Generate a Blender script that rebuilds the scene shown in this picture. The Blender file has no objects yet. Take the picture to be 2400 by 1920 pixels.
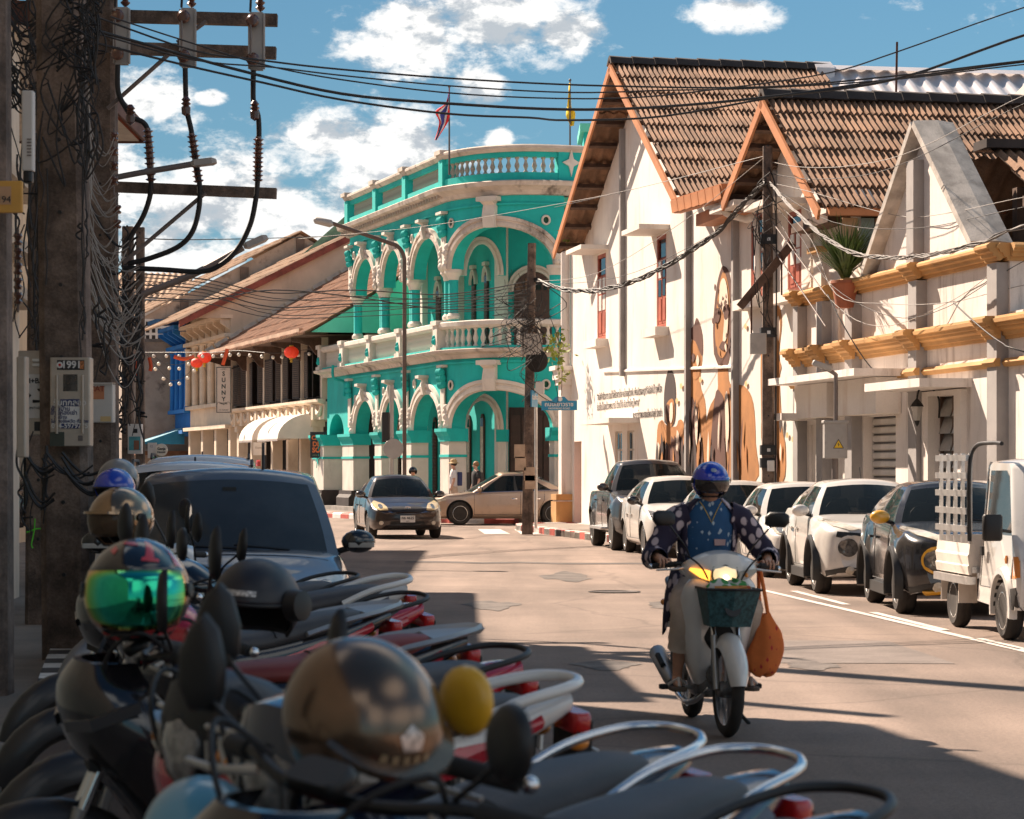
import bpy,bmesh,math,random
from math import pi,sin,cos,radians,sqrt,atan2
from mathutils import Vector,Matrix,Euler
from mathutils.bvhtree import BVHTree
import numpy as np

R = random.Random(7)
S = bpy.context.scene
COL = S.collection

# ------------------------------------------------------------------ camera, sky, sun, exposure
CAM_H = 1.6
cam_d = bpy.data.cameras.new('camera')
cam_d.lens = 90.0
cam_d.sensor_width = 36.0
cam_d.shift_y = 140 / 2400.0
cam_d.clip_start = 0.3
cam_d.clip_end = 3000.0
cam_d.dof.use_dof = True
cam_d.dof.focus_distance = 48.0
cam_d.dof.aperture_fstop = 8.0
cam = bpy.data.objects.new('camera',cam_d)
COL.objects.link(cam)
cam.location = (0,0,CAM_H)
cam.rotation_euler = (pi/2,0,0)
S.camera = cam

SUN_L = Vector((0.5,-0.545,-0.674)).normalized()      # the way the light travels
world = bpy.data.worlds.new('World')
S.world = world
world.use_nodes = True
wn,wl = world.node_tree.nodes,world.node_tree.links
wn.clear()
w_out = wn.new('ShaderNodeOutputWorld')
w_bg = wn.new('ShaderNodeBackground')
w_sky = wn.new('ShaderNodeTexSky')
w_sky.sky_type = 'NISHITA'
w_sky.sun_disc = False
w_sky.sun_elevation = math.asin(-SUN_L.z)
w_sky.sun_rotation = -atan2(-SUN_L.x,-SUN_L.y) % (2*pi)
w_sky.dust_density = 0.6
w_sky.ozone_density = 1.5
w_bg.inputs['Strength'].default_value = 0.1

def wmath(op,a,b=None,c=None,clamp=False):
 n = wn.new('ShaderNodeMath')
 n.operation = op
 n.use_clamp = clamp
 for i,v in enumerate((a,b,c)):
  if v is None:
   continue
  if isinstance(v,(int,float)):
   n.inputs[i].default_value = v
  else:
   wl.new(v,n.inputs[i])
 return n.outputs[0]

def wmix(fac,a,b,mode='MIX'):
 n = wn.new('ShaderNodeMix')
 n.data_type = 'RGBA'
 n.blend_type = mode
 for k,v in ((0,fac),(6,a),(7,b)):
  if isinstance(v,(int,float,tuple)):
   n.inputs[k].default_value = v
  else:
   wl.new(v,n.inputs[k])
 return n.outputs[2]

w_co = wn.new('ShaderNodeTexCoord')
w_sep = wn.new('ShaderNodeSeparateXYZ')
wl.new(w_co.outputs['Generated'],w_sep.inputs[0])
dx,dy,dz = w_sep.outputs
# azimuth-like and elevation-like coordinates of the sky dome
w_az = wmath('ARCTAN2',dx,dy)
w_el = wmath('ARCSINE',dz)
w_cmb = wn.new('ShaderNodeCombineXYZ')
wl.new(w_az,w_cmb.inputs[0])
wl.new(wmath('MULTIPLY',w_el,1.7),w_cmb.inputs[1])

def wnoise(scale,detail,rough,off=0.0,dist=0.0,sh=(0,0)):
 m = wn.new('ShaderNodeMapping')
 m.inputs['Location'].default_value = (off + sh[0],off*1.7 + sh[1]*1.7,off*.3)
 wl.new(w_cmb.outputs[0],m.inputs[0])
 n = wn.new('ShaderNodeTexNoise')
 n.inputs['Scale'].default_value = scale
 n.inputs['Detail'].default_value = detail
 n.inputs['Roughness'].default_value = rough
 n.inputs['Distortion'].default_value = dist
 wl.new(m.outputs[0],n.inputs['Vector'])
 return n.outputs['Fac']

# cumulus banks: where they stand on the dome (azimuth, elevation, half sizes)
banks = [(-.040,.168,.030,.020),(-.008,.174,.030,.022),(.022,.168,.018,.012),(.086,.176,.022,.007),(-.143,.141,.020,.014),
         (-.075,.128,.028,.012),(-.045,.122,.038,.018),(-.105,.102,.055,.024),(-.012,.148,.012,.012),
         (-.055,.095,.05,.026),(-.135,.085,.030,.018),(-.16,.115,.03,.03),(-.118,.143,.006,.003),(-.006,.128,.006,.006),
         (.38,.25,.22,.09),(-.42,.2,.16,.1),(-.6,.5,.3,.12),(.9,.4,.35,.16),(1.6,.3,.3,.14),(2.2,.35,.5,.2),(-1.2,.45,.4,.2),  # out-of-view banks, made larger and more numerous to whiten the ambient light
         (3.0,.4,.4,.25),(-2.2,.4,.5,.22),(-2.9,.7,.5,.2),(.2,.8,.5,.16),(2.0,.9,.6,.2),(-1.0,1.0,.7,.15)]
big = wnoise(30,9,.62,3.1)
big2 = wnoise(30,9,.62,3.1,sh=(-.006,.009))
puff = wnoise(85,10,.65,8.3,.3)
puff2 = wnoise(85,10,.65,8.3,.3,sh=(-.003,.0045))
dens = None
for (a0,e0,sa,se) in banks:
 u = wmath('MULTIPLY',wmath('SUBTRACT',w_az,a0),1/sa)
 v = wmath('MULTIPLY',wmath('SUBTRACT',w_el,e0),1/se)
 r2 = wmath('ADD',wmath('MULTIPLY',u,u),wmath('MULTIPLY',v,v))
 g = wmath('SUBTRACT',1.0,wmath('SQRT',r2))
 dens = g if dens is None else wmath('SMOOTH_MAX',dens,g,.2)
dens = wmath('MAXIMUM',dens,-1.2)
shape = wmath('ADD',dens,wmath('ADD',wmath('MULTIPLY',wmath('SUBTRACT',big,.5),2.4),wmath('MULTIPLY',wmath('SUBTRACT',puff,.5),1.15)))
w_ramp = wn.new('ShaderNodeMapRange')
w_ramp.interpolation_type = 'SMOOTHSTEP'
wl.new(shape,w_ramp.inputs['Value'])
w_ramp.inputs['From Min'].default_value = -.08
w_ramp.inputs['From Max'].default_value = .52
cover = w_ramp.outputs['Result']
# sunlit shoulders and grey hollows: the same noise read a little way towards the sun
rel = wmath('ADD',wmath('MULTIPLY',wmath('SUBTRACT',big2,big),3.4),wmath('MULTIPLY',wmath('SUBTRACT',puff2,puff),1.6))
belly = wn.new('ShaderNodeMapRange')
belly.interpolation_type = 'SMOOTHSTEP'
wl.new(wmath('ADD',rel,wmath('MULTIPLY',wnoise(16,3,.5,1.0),.9)),belly.inputs['Value'])
belly.inputs['From Min'].default_value = .28
belly.inputs['From Max'].default_value = .92
cl_col = wmix(belly.outputs['Result'],(4.5,4.45,4.35,1),(2.2,2.4,2.6,1))
sky_col = wmix(1.0,w_sky.outputs['Color'],(0.122,0.235,0.29,1),'MULTIPLY')
hz = wn.new('ShaderNodeMapRange')
wl.new(dz,hz.inputs['Value'])
hz.inputs['From Min'].default_value,hz.inputs['From Max'].default_value = -.02,.30
hz.inputs['To Min'].default_value,hz.inputs['To Max'].default_value = .62,0.0
sky_col = wmix(hz.outputs['Result'],sky_col,(1.2,2.05,2.6,1))
w_final = wmix(cover,sky_col,cl_col)
wl.new(w_final,w_bg.inputs['Color'])
wl.new(w_bg.outputs[0],w_out.inputs['Surface'])

sun_d = bpy.data.lights.new('sun','SUN')
sun_d.energy = 5.0
sun_d.angle = radians(0.5)
sun_d.color = (1.0,0.82,0.66)
sun = bpy.data.objects.new('sun',sun_d)
COL.objects.link(sun)
sun.rotation_euler = SUN_L.to_track_quat('-Z','Y').to_euler()
sun.location = (-20,20,40)

S.view_settings.view_transform = 'Standard'
S.view_settings.look = 'None'
S.view_settings.gamma = 1.0
S.view_settings.use_curve_mapping = False
S.view_settings.exposure = 1.3
S.render.engine = 'CYCLES'
S.cycles.max_bounces = 6
S.cycles.transparent_max_bounces = 12
S.cycles.use_denoising = True

# ------------------------------------------------------------------ helpers
def at(px,py,Y):
 """the point at depth Y that the photograph shows at pixel (px, py) of 2400 x 1920"""
 return Vector(((px - 1200)/6000*Y,Y,CAM_H - (py - 1100)/6000*Y))

def gnd(px,py):
 Y = CAM_H * 6000 / (py - 1100)
 return Vector(((px - 1200)/6000*Y,Y,0))

class Frame:
 """a wall's own frame: u along it, v into the building, z up"""
 def __init__(s,ox,oy,dxy):
  d = Vector((dxy[0],dxy[1],0)).normalized()
  s.o,s.d,s.n = Vector((ox,oy,0)),d,Vector((-d.y,d.x,0))
  s.rz = atan2(d.y,d.x)
 def uz(s,px,py,v=0.0):
  k = (px - 1200) / 6000
  o = s.o + s.n * v
  # o.x + u d.x = k (o.y + u d.y)
  u = (k*o.y - o.x) / (s.d.x - k*s.d.y)
  Y = o.y + u * s.d.y
  return u,CAM_H - (py - 1100) / 6000 * Y
 def u(s,px,v=0.0):
  return s.uz(px,1100,v)[0]
 def P(s,u,v,z):
  return s.o + s.d * u + s.n * v + Vector((0,0,z))

_mats = {}
def mat(name,col,rough=.6,metal=0.0,var=.18,vs=2.0,bump=.0,bs=30.0,coat=0.0,stain=0.0,stain_col=(.09,.075,.065),
  stain_scale=(1.6,1.6,.22),grain=0.0,spec=.5,emit=None,estr=0.0,dirt=0.0,trans=0.0):
 if name in _mats:
  return _mats[name]
 m = bpy.data.materials.new(name)
 m.use_nodes = True
 nt = m.node_tree
 N,L = nt.nodes,nt.links
 b = N['Principled BSDF']
 b.inputs['Roughness'].default_value = rough
 b.inputs['Metallic'].default_value = metal
 b.inputs['Coat Weight'].default_value = coat
 b.inputs['Coat Roughness'].default_value = .06
 b.inputs['Specular IOR Level'].default_value = spec
 if emit:
  b.inputs['Emission Color'].default_value = (*emit,1)
  b.inputs['Emission Strength'].default_value = estr
 tc = N.new('ShaderNodeTexCoord')
 out = None
 def noise(scale,detail=5,rough_=.6,mp=None):
  n = N.new('ShaderNodeTexNoise')
  n.inputs['Scale'].default_value = scale
  n.inputs['Detail'].default_value = detail
  n.inputs['Roughness'].default_value = rough_
  if mp:
   k = N.new('ShaderNodeMapping')
   k.inputs['Scale'].default_value = mp
   L.new(tc.outputs['Object'],k.inputs[0])
   L.new(k.outputs[0],n.inputs['Vector'])
  else:
   L.new(tc.outputs['Object'],n.inputs['Vector'])
  return n.outputs['Fac']
 def mix(f,a,c,mode='MIX'):
  n = N.new('ShaderNodeMix')
  n.data_type = 'RGBA'
  n.blend_type = mode
  for k,v in ((0,f),(6,a),(7,c)):
   if isinstance(v,(int,float,tuple)):
    n.inputs[k].default_value = v
   else:
    L.new(v,n.inputs[k])
  return n.outputs[2]
 def rng(v,a,c,d=0.,e=1.):
  n = N.new('ShaderNodeMapRange')
  n.interpolation_type = 'SMOOTHSTEP'
  L.new(v,n.inputs['Value'])
  for k,q in (('From Min',a),('From Max',c),('To Min',d),('To Max',e)):
   n.inputs[k].default_value = q
  return n.outputs['Result']
 c = (*col,1)
 if var:
  lo = tuple(max(0,x*(1 - var)) for x in col) + (1,)
  hi = tuple(min(1,x*(1 + var*.6)) for x in col) + (1,)
  c = mix(rng(noise(vs),.3,.72),lo,hi)
 if grain:
  c = mix(rng(noise(bs*2.2,3),.3,.7),c,mix(1.0,c,(1 - grain,)*3 + (1,),'MULTIPLY'))
 if stain:
  f = rng(noise(1.0,7,.68,stain_scale),.50,.74,0,stain)
  c = mix(f,c,(*stain_col,1))
 if dirt:
  f = rng(noise(7.0,8,.7),.52,.72,0,dirt)
  c = mix(f,c,tuple(x*.45 for x in col) + (1,))
 if isinstance(c,tuple):
  b.inputs['Base Color'].default_value = c
 else:
  L.new(c,b.inputs['Base Color'])
 if bump:
  bn = N.new('ShaderNodeBump')
  bn.inputs['Strength'].default_value = bump
  bn.inputs['Distance'].default_value = .02
  L.new(noise(bs,6,.65),bn.inputs['Height'])
  L.new(bn.outputs[0],b.inputs['Normal'])
 if trans:
  tr = N.new('ShaderNodeBsdfTransparent')
  tr.inputs[0].default_value = tuple(min(1,.3 + .7*x) for x in col) + (1,)
  mx = N.new('ShaderNodeMixShader')
  fr = N.new('ShaderNodeFresnel')
  fr.inputs[0].default_value = 1.5
  ad = N.new('ShaderNodeMath')
  ad.use_clamp = True
  L.new(fr.outputs[0],ad.inputs[0])
  ad.inputs[1].default_value = 1 - trans
  L.new(ad.outputs[0],mx.inputs[0])
  L.new(tr.outputs[0],mx.inputs[1])
  L.new(b.outputs[0],mx.inputs[2])
  L.new(mx.outputs[0],N['Material Output'].inputs['Surface'])
 _mats[name] = m
 return m

class MB:
 """collects shapes and links them as one mesh object"""
 def __init__(s,T=None):
  s.v,s.f,s.T = [],[],T
  s.mi,s.m = [],0
 def _p(s,pts):
  n = len(s.v)
  for p in pts:
   p = Vector(p)
   s.v.append(tuple(s.T @ p) if s.T is not None else tuple(p))
  return n
 def face(s,*idx):
  s.f.append(idx)
  s.mi.append(s.m)
 def poly(s,pts):
  n = s._p(pts)
  s.face(*range(n,n + len(pts)))
  return s
 def box(s,c,d,rot=None):
  M = Matrix.Translation(c) @ (rot.to_4x4() if rot is not None else Matrix.Identity(4))
  h = [x/2 for x in d]
  n = s._p([M @ Vector((sx*h[0],sy*h[1],sz*h[2])) for sz in (-1,1) for sy in (-1,1) for sx in (-1,1)])
  for q in ((0,2,3,1),(4,5,7,6),(0,1,5,4),(2,6,7,3),(0,4,6,2),(1,3,7,5)):
   s.face(*[n + i for i in q])
  return s
 def bx(s,a,b):
  return s.box([(a[i] + b[i])/2 for i in range(3)],[abs(b[i] - a[i]) for i in range(3)])
 def rbox(s,c,d,r=.02,rot=None,n=2):
  """box with rounded vertical (local z) corners and a small chamfer top and bottom"""
  M = Matrix.Translation(c) @ (rot.to_4x4() if rot is not None else Matrix.Identity(4))
  hx,hy,hz = [x/2 for x in d]
  r = min(r,hx*.95,hy*.95)
  ring = []
  for (cx,cy,a0) in ((hx - r,hy - r,0),(-hx + r,hy - r,pi/2),(-hx + r,-hy + r,pi),(hx - r,-hy + r,1.5*pi)):
   for k in range(n + 1):
    a = a0 + pi / 2 * k / n
    ring.append((cx + r*cos(a),cy + r*sin(a)))
  e = min(r*.5,hz*.5)
  secs = []
  for (z,k) in ((-hz,1 - e/max(hx,hy)*.8),(-hz + e,1),(hz - e,1),(hz,1 - e/max(hx,hy)*.8)):
   secs.append([M @ Vector((x*k,y*k,z)) for x,y in ring])
  return s.loft(secs)
 def prism(s,poly,O,ex,ey,ez,h):
  """poly in (ex, ey) from O, pushed h along ez"""
  O,ex,ey,ez = Vector(O),Vector(ex),Vector(ey),Vector(ez)
  k = len(poly)
  n = s._p([O + ex*a + ey*b for a,b in poly] + [O + ex*a + ey*b + ez*h for a,b in poly])
  s.face(*[n + i for i in reversed(range(k))])
  s.face(*[n + k + i for i in range(k)])
  for i in range(k):
   j = (i + 1) % k
   s.face(n + i,n + j,n + k + j,n + k + i)
  return s
 def loft(s,secs,closed=True,caps=True,wrap=False):
  k = len(secs[0])
  n = s._p([p for q in secs for p in q])
  m = len(secs)
  for i in range(m if wrap else m - 1):
   a,b = n + i * k,n + ((i + 1) % m) * k
   for j in range(k if closed else k - 1):
    j2 = (j + 1) % k
    s.face(a + j,a + j2,b + j2,b + j)
  if caps and closed and not wrap:
   s.face(*[n + j for j in reversed(range(k))])
   s.face(*[n + (m - 1)*k + j for j in range(k)])
  return s
 def tube(s,pts,r,n=6,cap=True,closed=False):
  pts = [Vector(p) for p in pts]
  rr = r if isinstance(r,(list,tuple)) else [r] * len(pts)
  secs,up = [],None
  m = len(pts)
  for i,p in enumerate(pts):
   if closed:
    t = pts[(i + 1) % m] - pts[i - 1]
   else:
    t = pts[min(i + 1,m - 1)] - pts[max(i - 1,0)]
   if t.length < 1e-9:
    t = Vector((0,0,1))
   t.normalize()
   if up is None:
    up = Vector((0,0,1)) if abs(t.z) < .9 else Vector((1,0,0))
   a = t.cross(up)
   if a.length < 1e-6:
    a = t.cross(Vector((.3,.8,.1)))
   a.normalize()
   b = a.cross(t).normalized()
   up = b
   secs.append([p + (a*cos(2*pi*k/n) + b*sin(2*pi*k/n))*rr[i] for k in range(n)])
  return s.loft(secs,caps=cap,wrap=closed)
 def rod(s,a,b,r,n=6):
  return s.tube([a,b],r,n)
 def lathe(s,prof,O=(0,0,0),axis=(0,0,1),n=16,a0=0,a1=2*pi):
  """prof: (radius, height along axis)"""
  ax = Vector(axis).normalized()
  e1 = ax.orthogonal().normalized()
  e2 = ax.cross(e1)
  O = Vector(O)
  full = abs(a1 - a0 - 2*pi) < 1e-6
  secs = []
  for r,h in prof:
   secs.append([O + ax*h + (e1*cos(a0 + (a1 - a0)*k/(n if full else n - 1)) + e2*sin(a0 + (a1 - a0)*k/(n if full else n - 1)))*r for k in range(n)])
  return s.loft(secs,closed=full,caps=full and (prof[0][0] > 1e-4 or prof[-1][0] > 1e-4) and True)
 def sph(s,c,r,n=10,m=7,sc=(1,1,1),rot=None):
  c = Vector(c)
  secs = []
  for i in range(m + 1):
   a = pi * i / m
   ring = []
   for k in range(n):
    p = Vector((sin(a)*cos(2*pi*k/n)*sc[0],sin(a)*sin(2*pi*k/n)*sc[1],-cos(a)*sc[2])) * r
    if rot is not None:
     p = rot @ p
    ring.append(c + p)
   secs.append(ring)
  return s.loft(secs,caps=False)
 def mesh(s,name,mats,smooth=None):
  me = bpy.data.meshes.new(name)
  me.from_pydata(s.v,[],s.f)
  if not isinstance(mats,(list,tuple)):
   mats = [mats]
  for m in mats:
   me.materials.append(m)
  if len(mats) > 1:
   me.polygons.foreach_set('material_index',s.mi)
  bm = bmesh.new()
  bm.from_mesh(me)
  bmesh.ops.remove_doubles(bm,verts=bm.verts,dist=1e-5)
  bmesh.ops.recalc_face_normals(bm,faces=bm.faces)
  bm.to_mesh(me)
  bm.free()
  if smooth:
   me.polygons.foreach_set('use_smooth',[True]*len(me.polygons))
   me.set_sharp_from_angle(angle=radians(smooth))
  me.update()
  return me
 def build(s,name,mats,parent=None,smooth=None,label=None,kind=None):
  o = bpy.data.objects.new(name,s.mesh(name,mats,smooth))
  COL.objects.link(o)
  if parent is not None:
   o.parent = parent
  if label:
   o['label'] = label
  if kind:
   o['kind'] = kind
  return o

def thing(name,label,cat,loc=(0,0,0),rz=0.0,group=None):
 o = bpy.data.objects.new(name,None)
 o.empty_display_size = .2
 COL.objects.link(o)
 o.location = loc
 o.rotation_euler = (0,0,rz)
 o['label'],o['category'] = label,cat
 if group:
  o['group'] = group
 return o

def tag(o,label,cat,group=None):
 o['label'],o['category'] = label,cat
 if group:
  o['group'] = group
 return o

def struct(o):
 o['kind'] = 'structure'
 return o

def dup_part(src,parent,M=None):
 c = src.copy()
 COL.objects.link(c)
 c.parent = parent
 if M is not None:
  c.matrix_local = M
 return c

def kids(o):
 return [x for x in COL.objects if x.parent == o]

def dup_tree(o,parent=None):
 c = o.copy()
 COL.objects.link(c)
 if parent is not None:
  c.parent = parent
 for ch in kids(o):
  dup_tree(ch,c)
 return c

def pieces(name,me,spots,parent):
 """many alike pieces, each an object, sharing one mesh; spots are local matrices or points"""
 for sp in spots:
  o = bpy.data.objects.new(name,me)
  COL.objects.link(o)
  o.parent = parent
  if isinstance(sp,Matrix):
   o.matrix_local = sp
  else:
   o.location = sp

def text_mesh(body,size,mtl,align='CENTER',bold=.0,ext=.002,space=1.0):
 cu = bpy.data.curves.new('lettering','FONT')
 cu.body = body
 cu.size = size
 cu.align_x = align
 cu.align_y = 'CENTER'
 cu.extrude = ext
 cu.offset = bold * size
 cu.space_character = space
 cu.resolution_u = 3
 ob = bpy.data.objects.new('lettering',cu)
 COL.objects.link(ob)
 dg = bpy.context.evaluated_depsgraph_get()
 me = bpy.data.meshes.new_from_object(ob.evaluated_get(dg))
 bpy.data.objects.remove(ob)
 bpy.data.curves.remove(cu)
 me.materials.clear()
 me.materials.append(mtl)
 return me

def text(body,size,mtl,parent,M,name='lettering',**k):
 o = bpy.data.objects.new(name,text_mesh(body,size,mtl,**k))
 COL.objects.link(o)
 o.parent = parent
 o.matrix_local = M
 return o

def face_m(O,ex,ez):
 """matrix that lays text (x right, y up) on a plane at O"""
 ex,ez = Vector(ex).normalized(),Vector(ez).normalized()
 n = ex.cross(ez)
 M = Matrix((ex,ez,n)).transposed().to_4x4()
 M.translation = Vector(O)
 return M

def cat_rom(pts,n=6):
 pts = [Vector(p) for p in pts]
 out = []
 for i in range(len(pts) - 1):
  p0,p1,p2,p3 = pts[max(i - 1,0)],pts[i],pts[i + 1],pts[min(i + 2,len(pts) - 1)]
  for k in range(n):
   t = k / n
   out.append(.5*((2*p1) + (p2 - p0)*t + (2*p0 - 5*p1 + 4*p2 - p3)*t*t + (3*p1 - p0 - 3*p2 + p3)*t**3))
 out.append(pts[-1])
 return out

def interp(x,xs,ys):
 """smooth monotone-ish interpolation through keys"""
 return float(np.interp(x,xs,ys))

def sag(a,b,d,n=14):
 a,b = Vector(a),Vector(b)
 return [a.lerp(b,k/n) - Vector((0,0,d*4*(k/n)*(1 - k/n))) for k in range(n + 1)]

# ------------------------------------------------------------------ shared materials
m_black = mat('black plastic',(.012,.012,.013),.45,var=.1)
m_blackm = mat('matt black',(.02,.019,.018),.8,var=.2)
m_rubber = mat('rubber',(.022,.02,.019),.85,var=.25,vs=9)
m_cable = mat('cable sheath',(.012,.011,.012),.6,var=.1)
m_cable_g = mat('grey cable sheath',(.30,.28,.26),.6,var=.2)
m_chrome = mat('chrome',(.75,.75,.76),.12,1.0,var=.05)
m_steel = mat('brushed steel',(.46,.44,.42),.35,1.0,var=.15)
m_alu = mat('bare aluminium',(.62,.60,.58),.42,.9,var=.12,vs=8)
m_conc = mat('pole concrete',(.20,.145,.115),.9,var=.6,vs=3.5,bump=.8,bs=22,stain=.85,stain_scale=(5,5,.5),grain=.3,stain_col=(.05,.036,.03))
m_conc_g = mat('grey concrete',(.30,.27,.245),.9,var=.25,vs=3,bump=.3,bs=40,stain=.4,grain=.2)
m_rust = mat('rusty iron',(.10,.045,.03),.8,.3,var=.4,vs=14)
m_glassy = mat('dark glass',(.012,.015,.017),.03,var=0,spec=.9)
m_white = mat('white paint',(.78,.76,.73),.5,var=.08)
m_redpl = mat('red lamp plastic',(.5,.015,.015),.25,coat=.6,var=.1)
m_amber = mat('amber lamp plastic',(.75,.25,.03),.25,coat=.6,var=.1)
m_clear = mat('clear lamp plastic',(.75,.72,.66),.08,var=.1,trans=.55,coat=.5)
# ------------------------------------------------------------------ ground, road, pavements
FW = Frame(1.6,70.0,(.1724,-.985))           # street front of the white houses on the right
FT = Frame(-6.43,93.0,(.292,-.956))          # street front of the turquoise corner house
LANE = Vector((-.0893,1,0)).normalized()

def road_mat():
 m = mat('road asphalt',(.35,.262,.212),.88,var=.26,vs=.35,bump=.6,bs=95,grain=.45,dirt=.0,stain=.35,stain_col=(.13,.105,.09),stain_scale=(.9,.35,1))
 N,L = m.node_tree.nodes,m.node_tree.links
 b = N['Principled BSDF']
 src = b.inputs['Base Color'].links[0].from_socket
 tc = N.new('ShaderNodeTexCoord')
 mp = N.new('ShaderNodeMapping')
 mp.inputs['Rotation'].default_value = (0,0,radians(5))
 mp.inputs['Scale'].default_value = (1.1,.07,1)
 L.new(tc.outputs['Object'],mp.inputs[0])
 n = N.new('ShaderNodeTexNoise')                 # worn wheel tracks, long along the street
 n.inputs['Scale'].default_value = 1.0
 n.inputs['Detail'].default_value = 6
 L.new(mp.outputs[0],n.inputs['Vector'])
 r = N.new('ShaderNodeMapRange')
 L.new(n.outputs['Fac'],r.inputs['Value'])
 r.inputs['From Min'].default_value,r.inputs['From Max'].default_value = .35,.7
 r.inputs['To Min'].default_value,r.inputs['To Max'].default_value = .70,1.14
 mx = N.new('ShaderNodeMix'); mx.data_type = 'RGBA'; mx.blend_type = 'MULTIPLY'; mx.inputs[0].default_value = 1
 L.new(src,mx.inputs[6]); L.new(r.outputs[0],mx.inputs[7])
 # cracks and tar seams
 mp2 = N.new('ShaderNodeMapping')
 L.new(tc.outputs['Object'],mp2.inputs[0])
 nz = N.new('ShaderNodeTexNoise'); nz.inputs['Scale'].default_value = .9; nz.inputs['Detail'].default_value = 5
 L.new(tc.outputs['Object'],nz.inputs['Vector'])
 ad = N.new('ShaderNodeMix'); ad.data_type = 'VECTOR'; ad.inputs[0].default_value = .35
 L.new(mp2.outputs[0],ad.inputs[4]); L.new(nz.outputs['Color'],ad.inputs[5])
 vo = N.new('ShaderNodeTexVoronoi'); vo.feature = 'DISTANCE_TO_EDGE'; vo.inputs['Scale'].default_value = .3
 L.new(ad.outputs[1],vo.inputs['Vector'])
 r2 = N.new('ShaderNodeMapRange')
 L.new(vo.outputs['Distance'],r2.inputs['Value'])
 r2.inputs['From Min'].default_value,r2.inputs['From Max'].default_value = .002,.009
 r2.inputs['To Min'].default_value,r2.inputs['To Max'].default_value = .8,1.0
 mx2 = N.new('ShaderNodeMix'); mx2.data_type = 'RGBA'; mx2.blend_type = 'MULTIPLY'; mx2.inputs[0].default_value = 1
 L.new(mx.outputs[2],mx2.inputs[6]); L.new(r2.outputs[0],mx2.inputs[7])
 sp = N.new('ShaderNodeTexNoise'); sp.inputs['Scale'].default_value = 34; sp.inputs['Detail'].default_value = 4; sp.inputs['Roughness'].default_value = .75
 L.new(tc.outputs['Object'],sp.inputs['Vector'])
 r3 = N.new('ShaderNodeMapRange'); L.new(sp.outputs['Fac'],r3.inputs['Value'])
 r3.inputs['From Min'].default_value,r3.inputs['From Max'].default_value = .32,.68
 r3.inputs['To Min'].default_value,r3.inputs['To Max'].default_value = .72,1.22
 mx3 = N.new('ShaderNodeMix'); mx3.data_type = 'RGBA'; mx3.blend_type = 'MULTIPLY'; mx3.inputs[0].default_value = 1
 L.new(mx2.outputs[2],mx3.inputs[6]); L.new(r3.outputs[0],mx3.inputs[7])
 L.new(mx3.outputs[2],b.inputs['Base Color'])
 return m

m_road = road_mat()
m_walk = mat('pavement concrete',(.27,.225,.19),.9,var=.3,vs=.8,bump=.3,bs=40,grain=.25,stain=.3,stain_scale=(.8,.8,.8))
m_dirtg = mat('dusty ground',(.24,.19,.16),.95,var=.3,vs=.3)

def sheet(name,pts,z,mt):
 return struct(MB().poly([(x,y,z) for x,y in pts]).build(name,mt))

sheet('ground',[(-700,-60),(700,-60),(700,1500),(-700,1500)],-.012,m_dirtg)
sheet('road',[(-30,-20),(60,-20),(40,72),(60,76),(60,84),(3,80),(-5,92),(-26,170),(-42,166),(-20,90),(-30,60)],0,m_road)

# right pavement with its bulging corner and painted kerb
kerb_r = [(8.8,0),(6.72,23),(4.15,52.5),(3.3,54.2),(2.25,55.6),(1.75,57.6),(1.15,61),(.55,64.3),(.12,66.6),(.10,68.2),(.7,69.3),(2.0,70.0),(9,71.2)]
def slab(name,pts,h,mt):
 return struct(MB().prism(pts,(0,0,-.02),(1,0,0),(0,1,0),(0,0,1),h + .02).build(name,mt))
slab('pavement',kerb_r + [(40,76),(60,0)],.14,m_walk)
m_kerb_r = mat('red kerb paint',(.50,.10,.075),.75,var=.3,vs=3,dirt=.6)
m_kerb_w = mat('white kerb paint',(.72,.69,.65),.75,var=.15,vs=3,dirt=.6)
m_kerb_k = mat('black kerb paint',(.05,.045,.045),.75,var=.3,vs=3,dirt=.4)

def kerb_run(path,step,mats_,w=.16,h=.17,name='kerbstone',parent=None,z=0.0,start=0):
 """painted kerbstones, each one a piece, along a polyline (the stone lies on its outer side)"""
 pts = [Vector((x,y,0)) for x,y in path]
 seg = []
 for a,b in zip(pts,pts[1:]):
  n = max(1,round((b - a).length/step))
  for k in range(n):
   seg.append((a.lerp(b,k/n),a.lerp(b,(k + 1)/n)))
 base = bpy.data.objects.new('kerb',None)
 COL.objects.link(base)
 base['kind'] = 'structure'
 for i,(a,b) in enumerate(seg):
  d = (b - a).normalized()
  n = Vector((-d.y,d.x,0))
  c = (a + b) / 2 + n * w / 2
  M = Matrix.Translation((c.x,c.y,z)) @ Matrix.Rotation(atan2(d.y,d.x),4,'Z')
  l = (b - a).length - .008
  mb = MB(M)
  s_ = l / 2
  prof = [(-w/2,0),(w/2,0),(w/2,h*.72),(w/2 - .05,h),(-w/2,h)]
  mb.prism(prof,(-s_,0,0),(0,1,0),(0,0,1),(1,0,0),l)
  mb.build(name,mats_[(i + start) % len(mats_)],base)
 return base
kerb_run(list(reversed(kerb_r[2:12])),.62,[m_kerb_r,m_kerb_w],w=.3,h=.16)
kerb_run(list(reversed(kerb_r[0:3])),1.4,[m_conc_g],w=.22,h=.155)

# far corner pavement before the turquoise house and along the shops beyond it
dT,nT = FT.d,FT.n
def PT(u,v):
 p = FT.P(u,v,0)
 return (p.x,p.y)
far_edge = [PT(-75,-2.2),PT(0,-2.2),PT(6,-2.0),(-3.1,78.4),(-1.6,76.0),(.2,75.2),(9,76.4),(50,83)]
slab('pavement',far_edge + [(50,120),(-10,180)],.16,m_walk)
kerb_run(far_edge[0:6][::-1],.8,[m_kerb_r,m_kerb_w],w=.3,h=.18)

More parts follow.
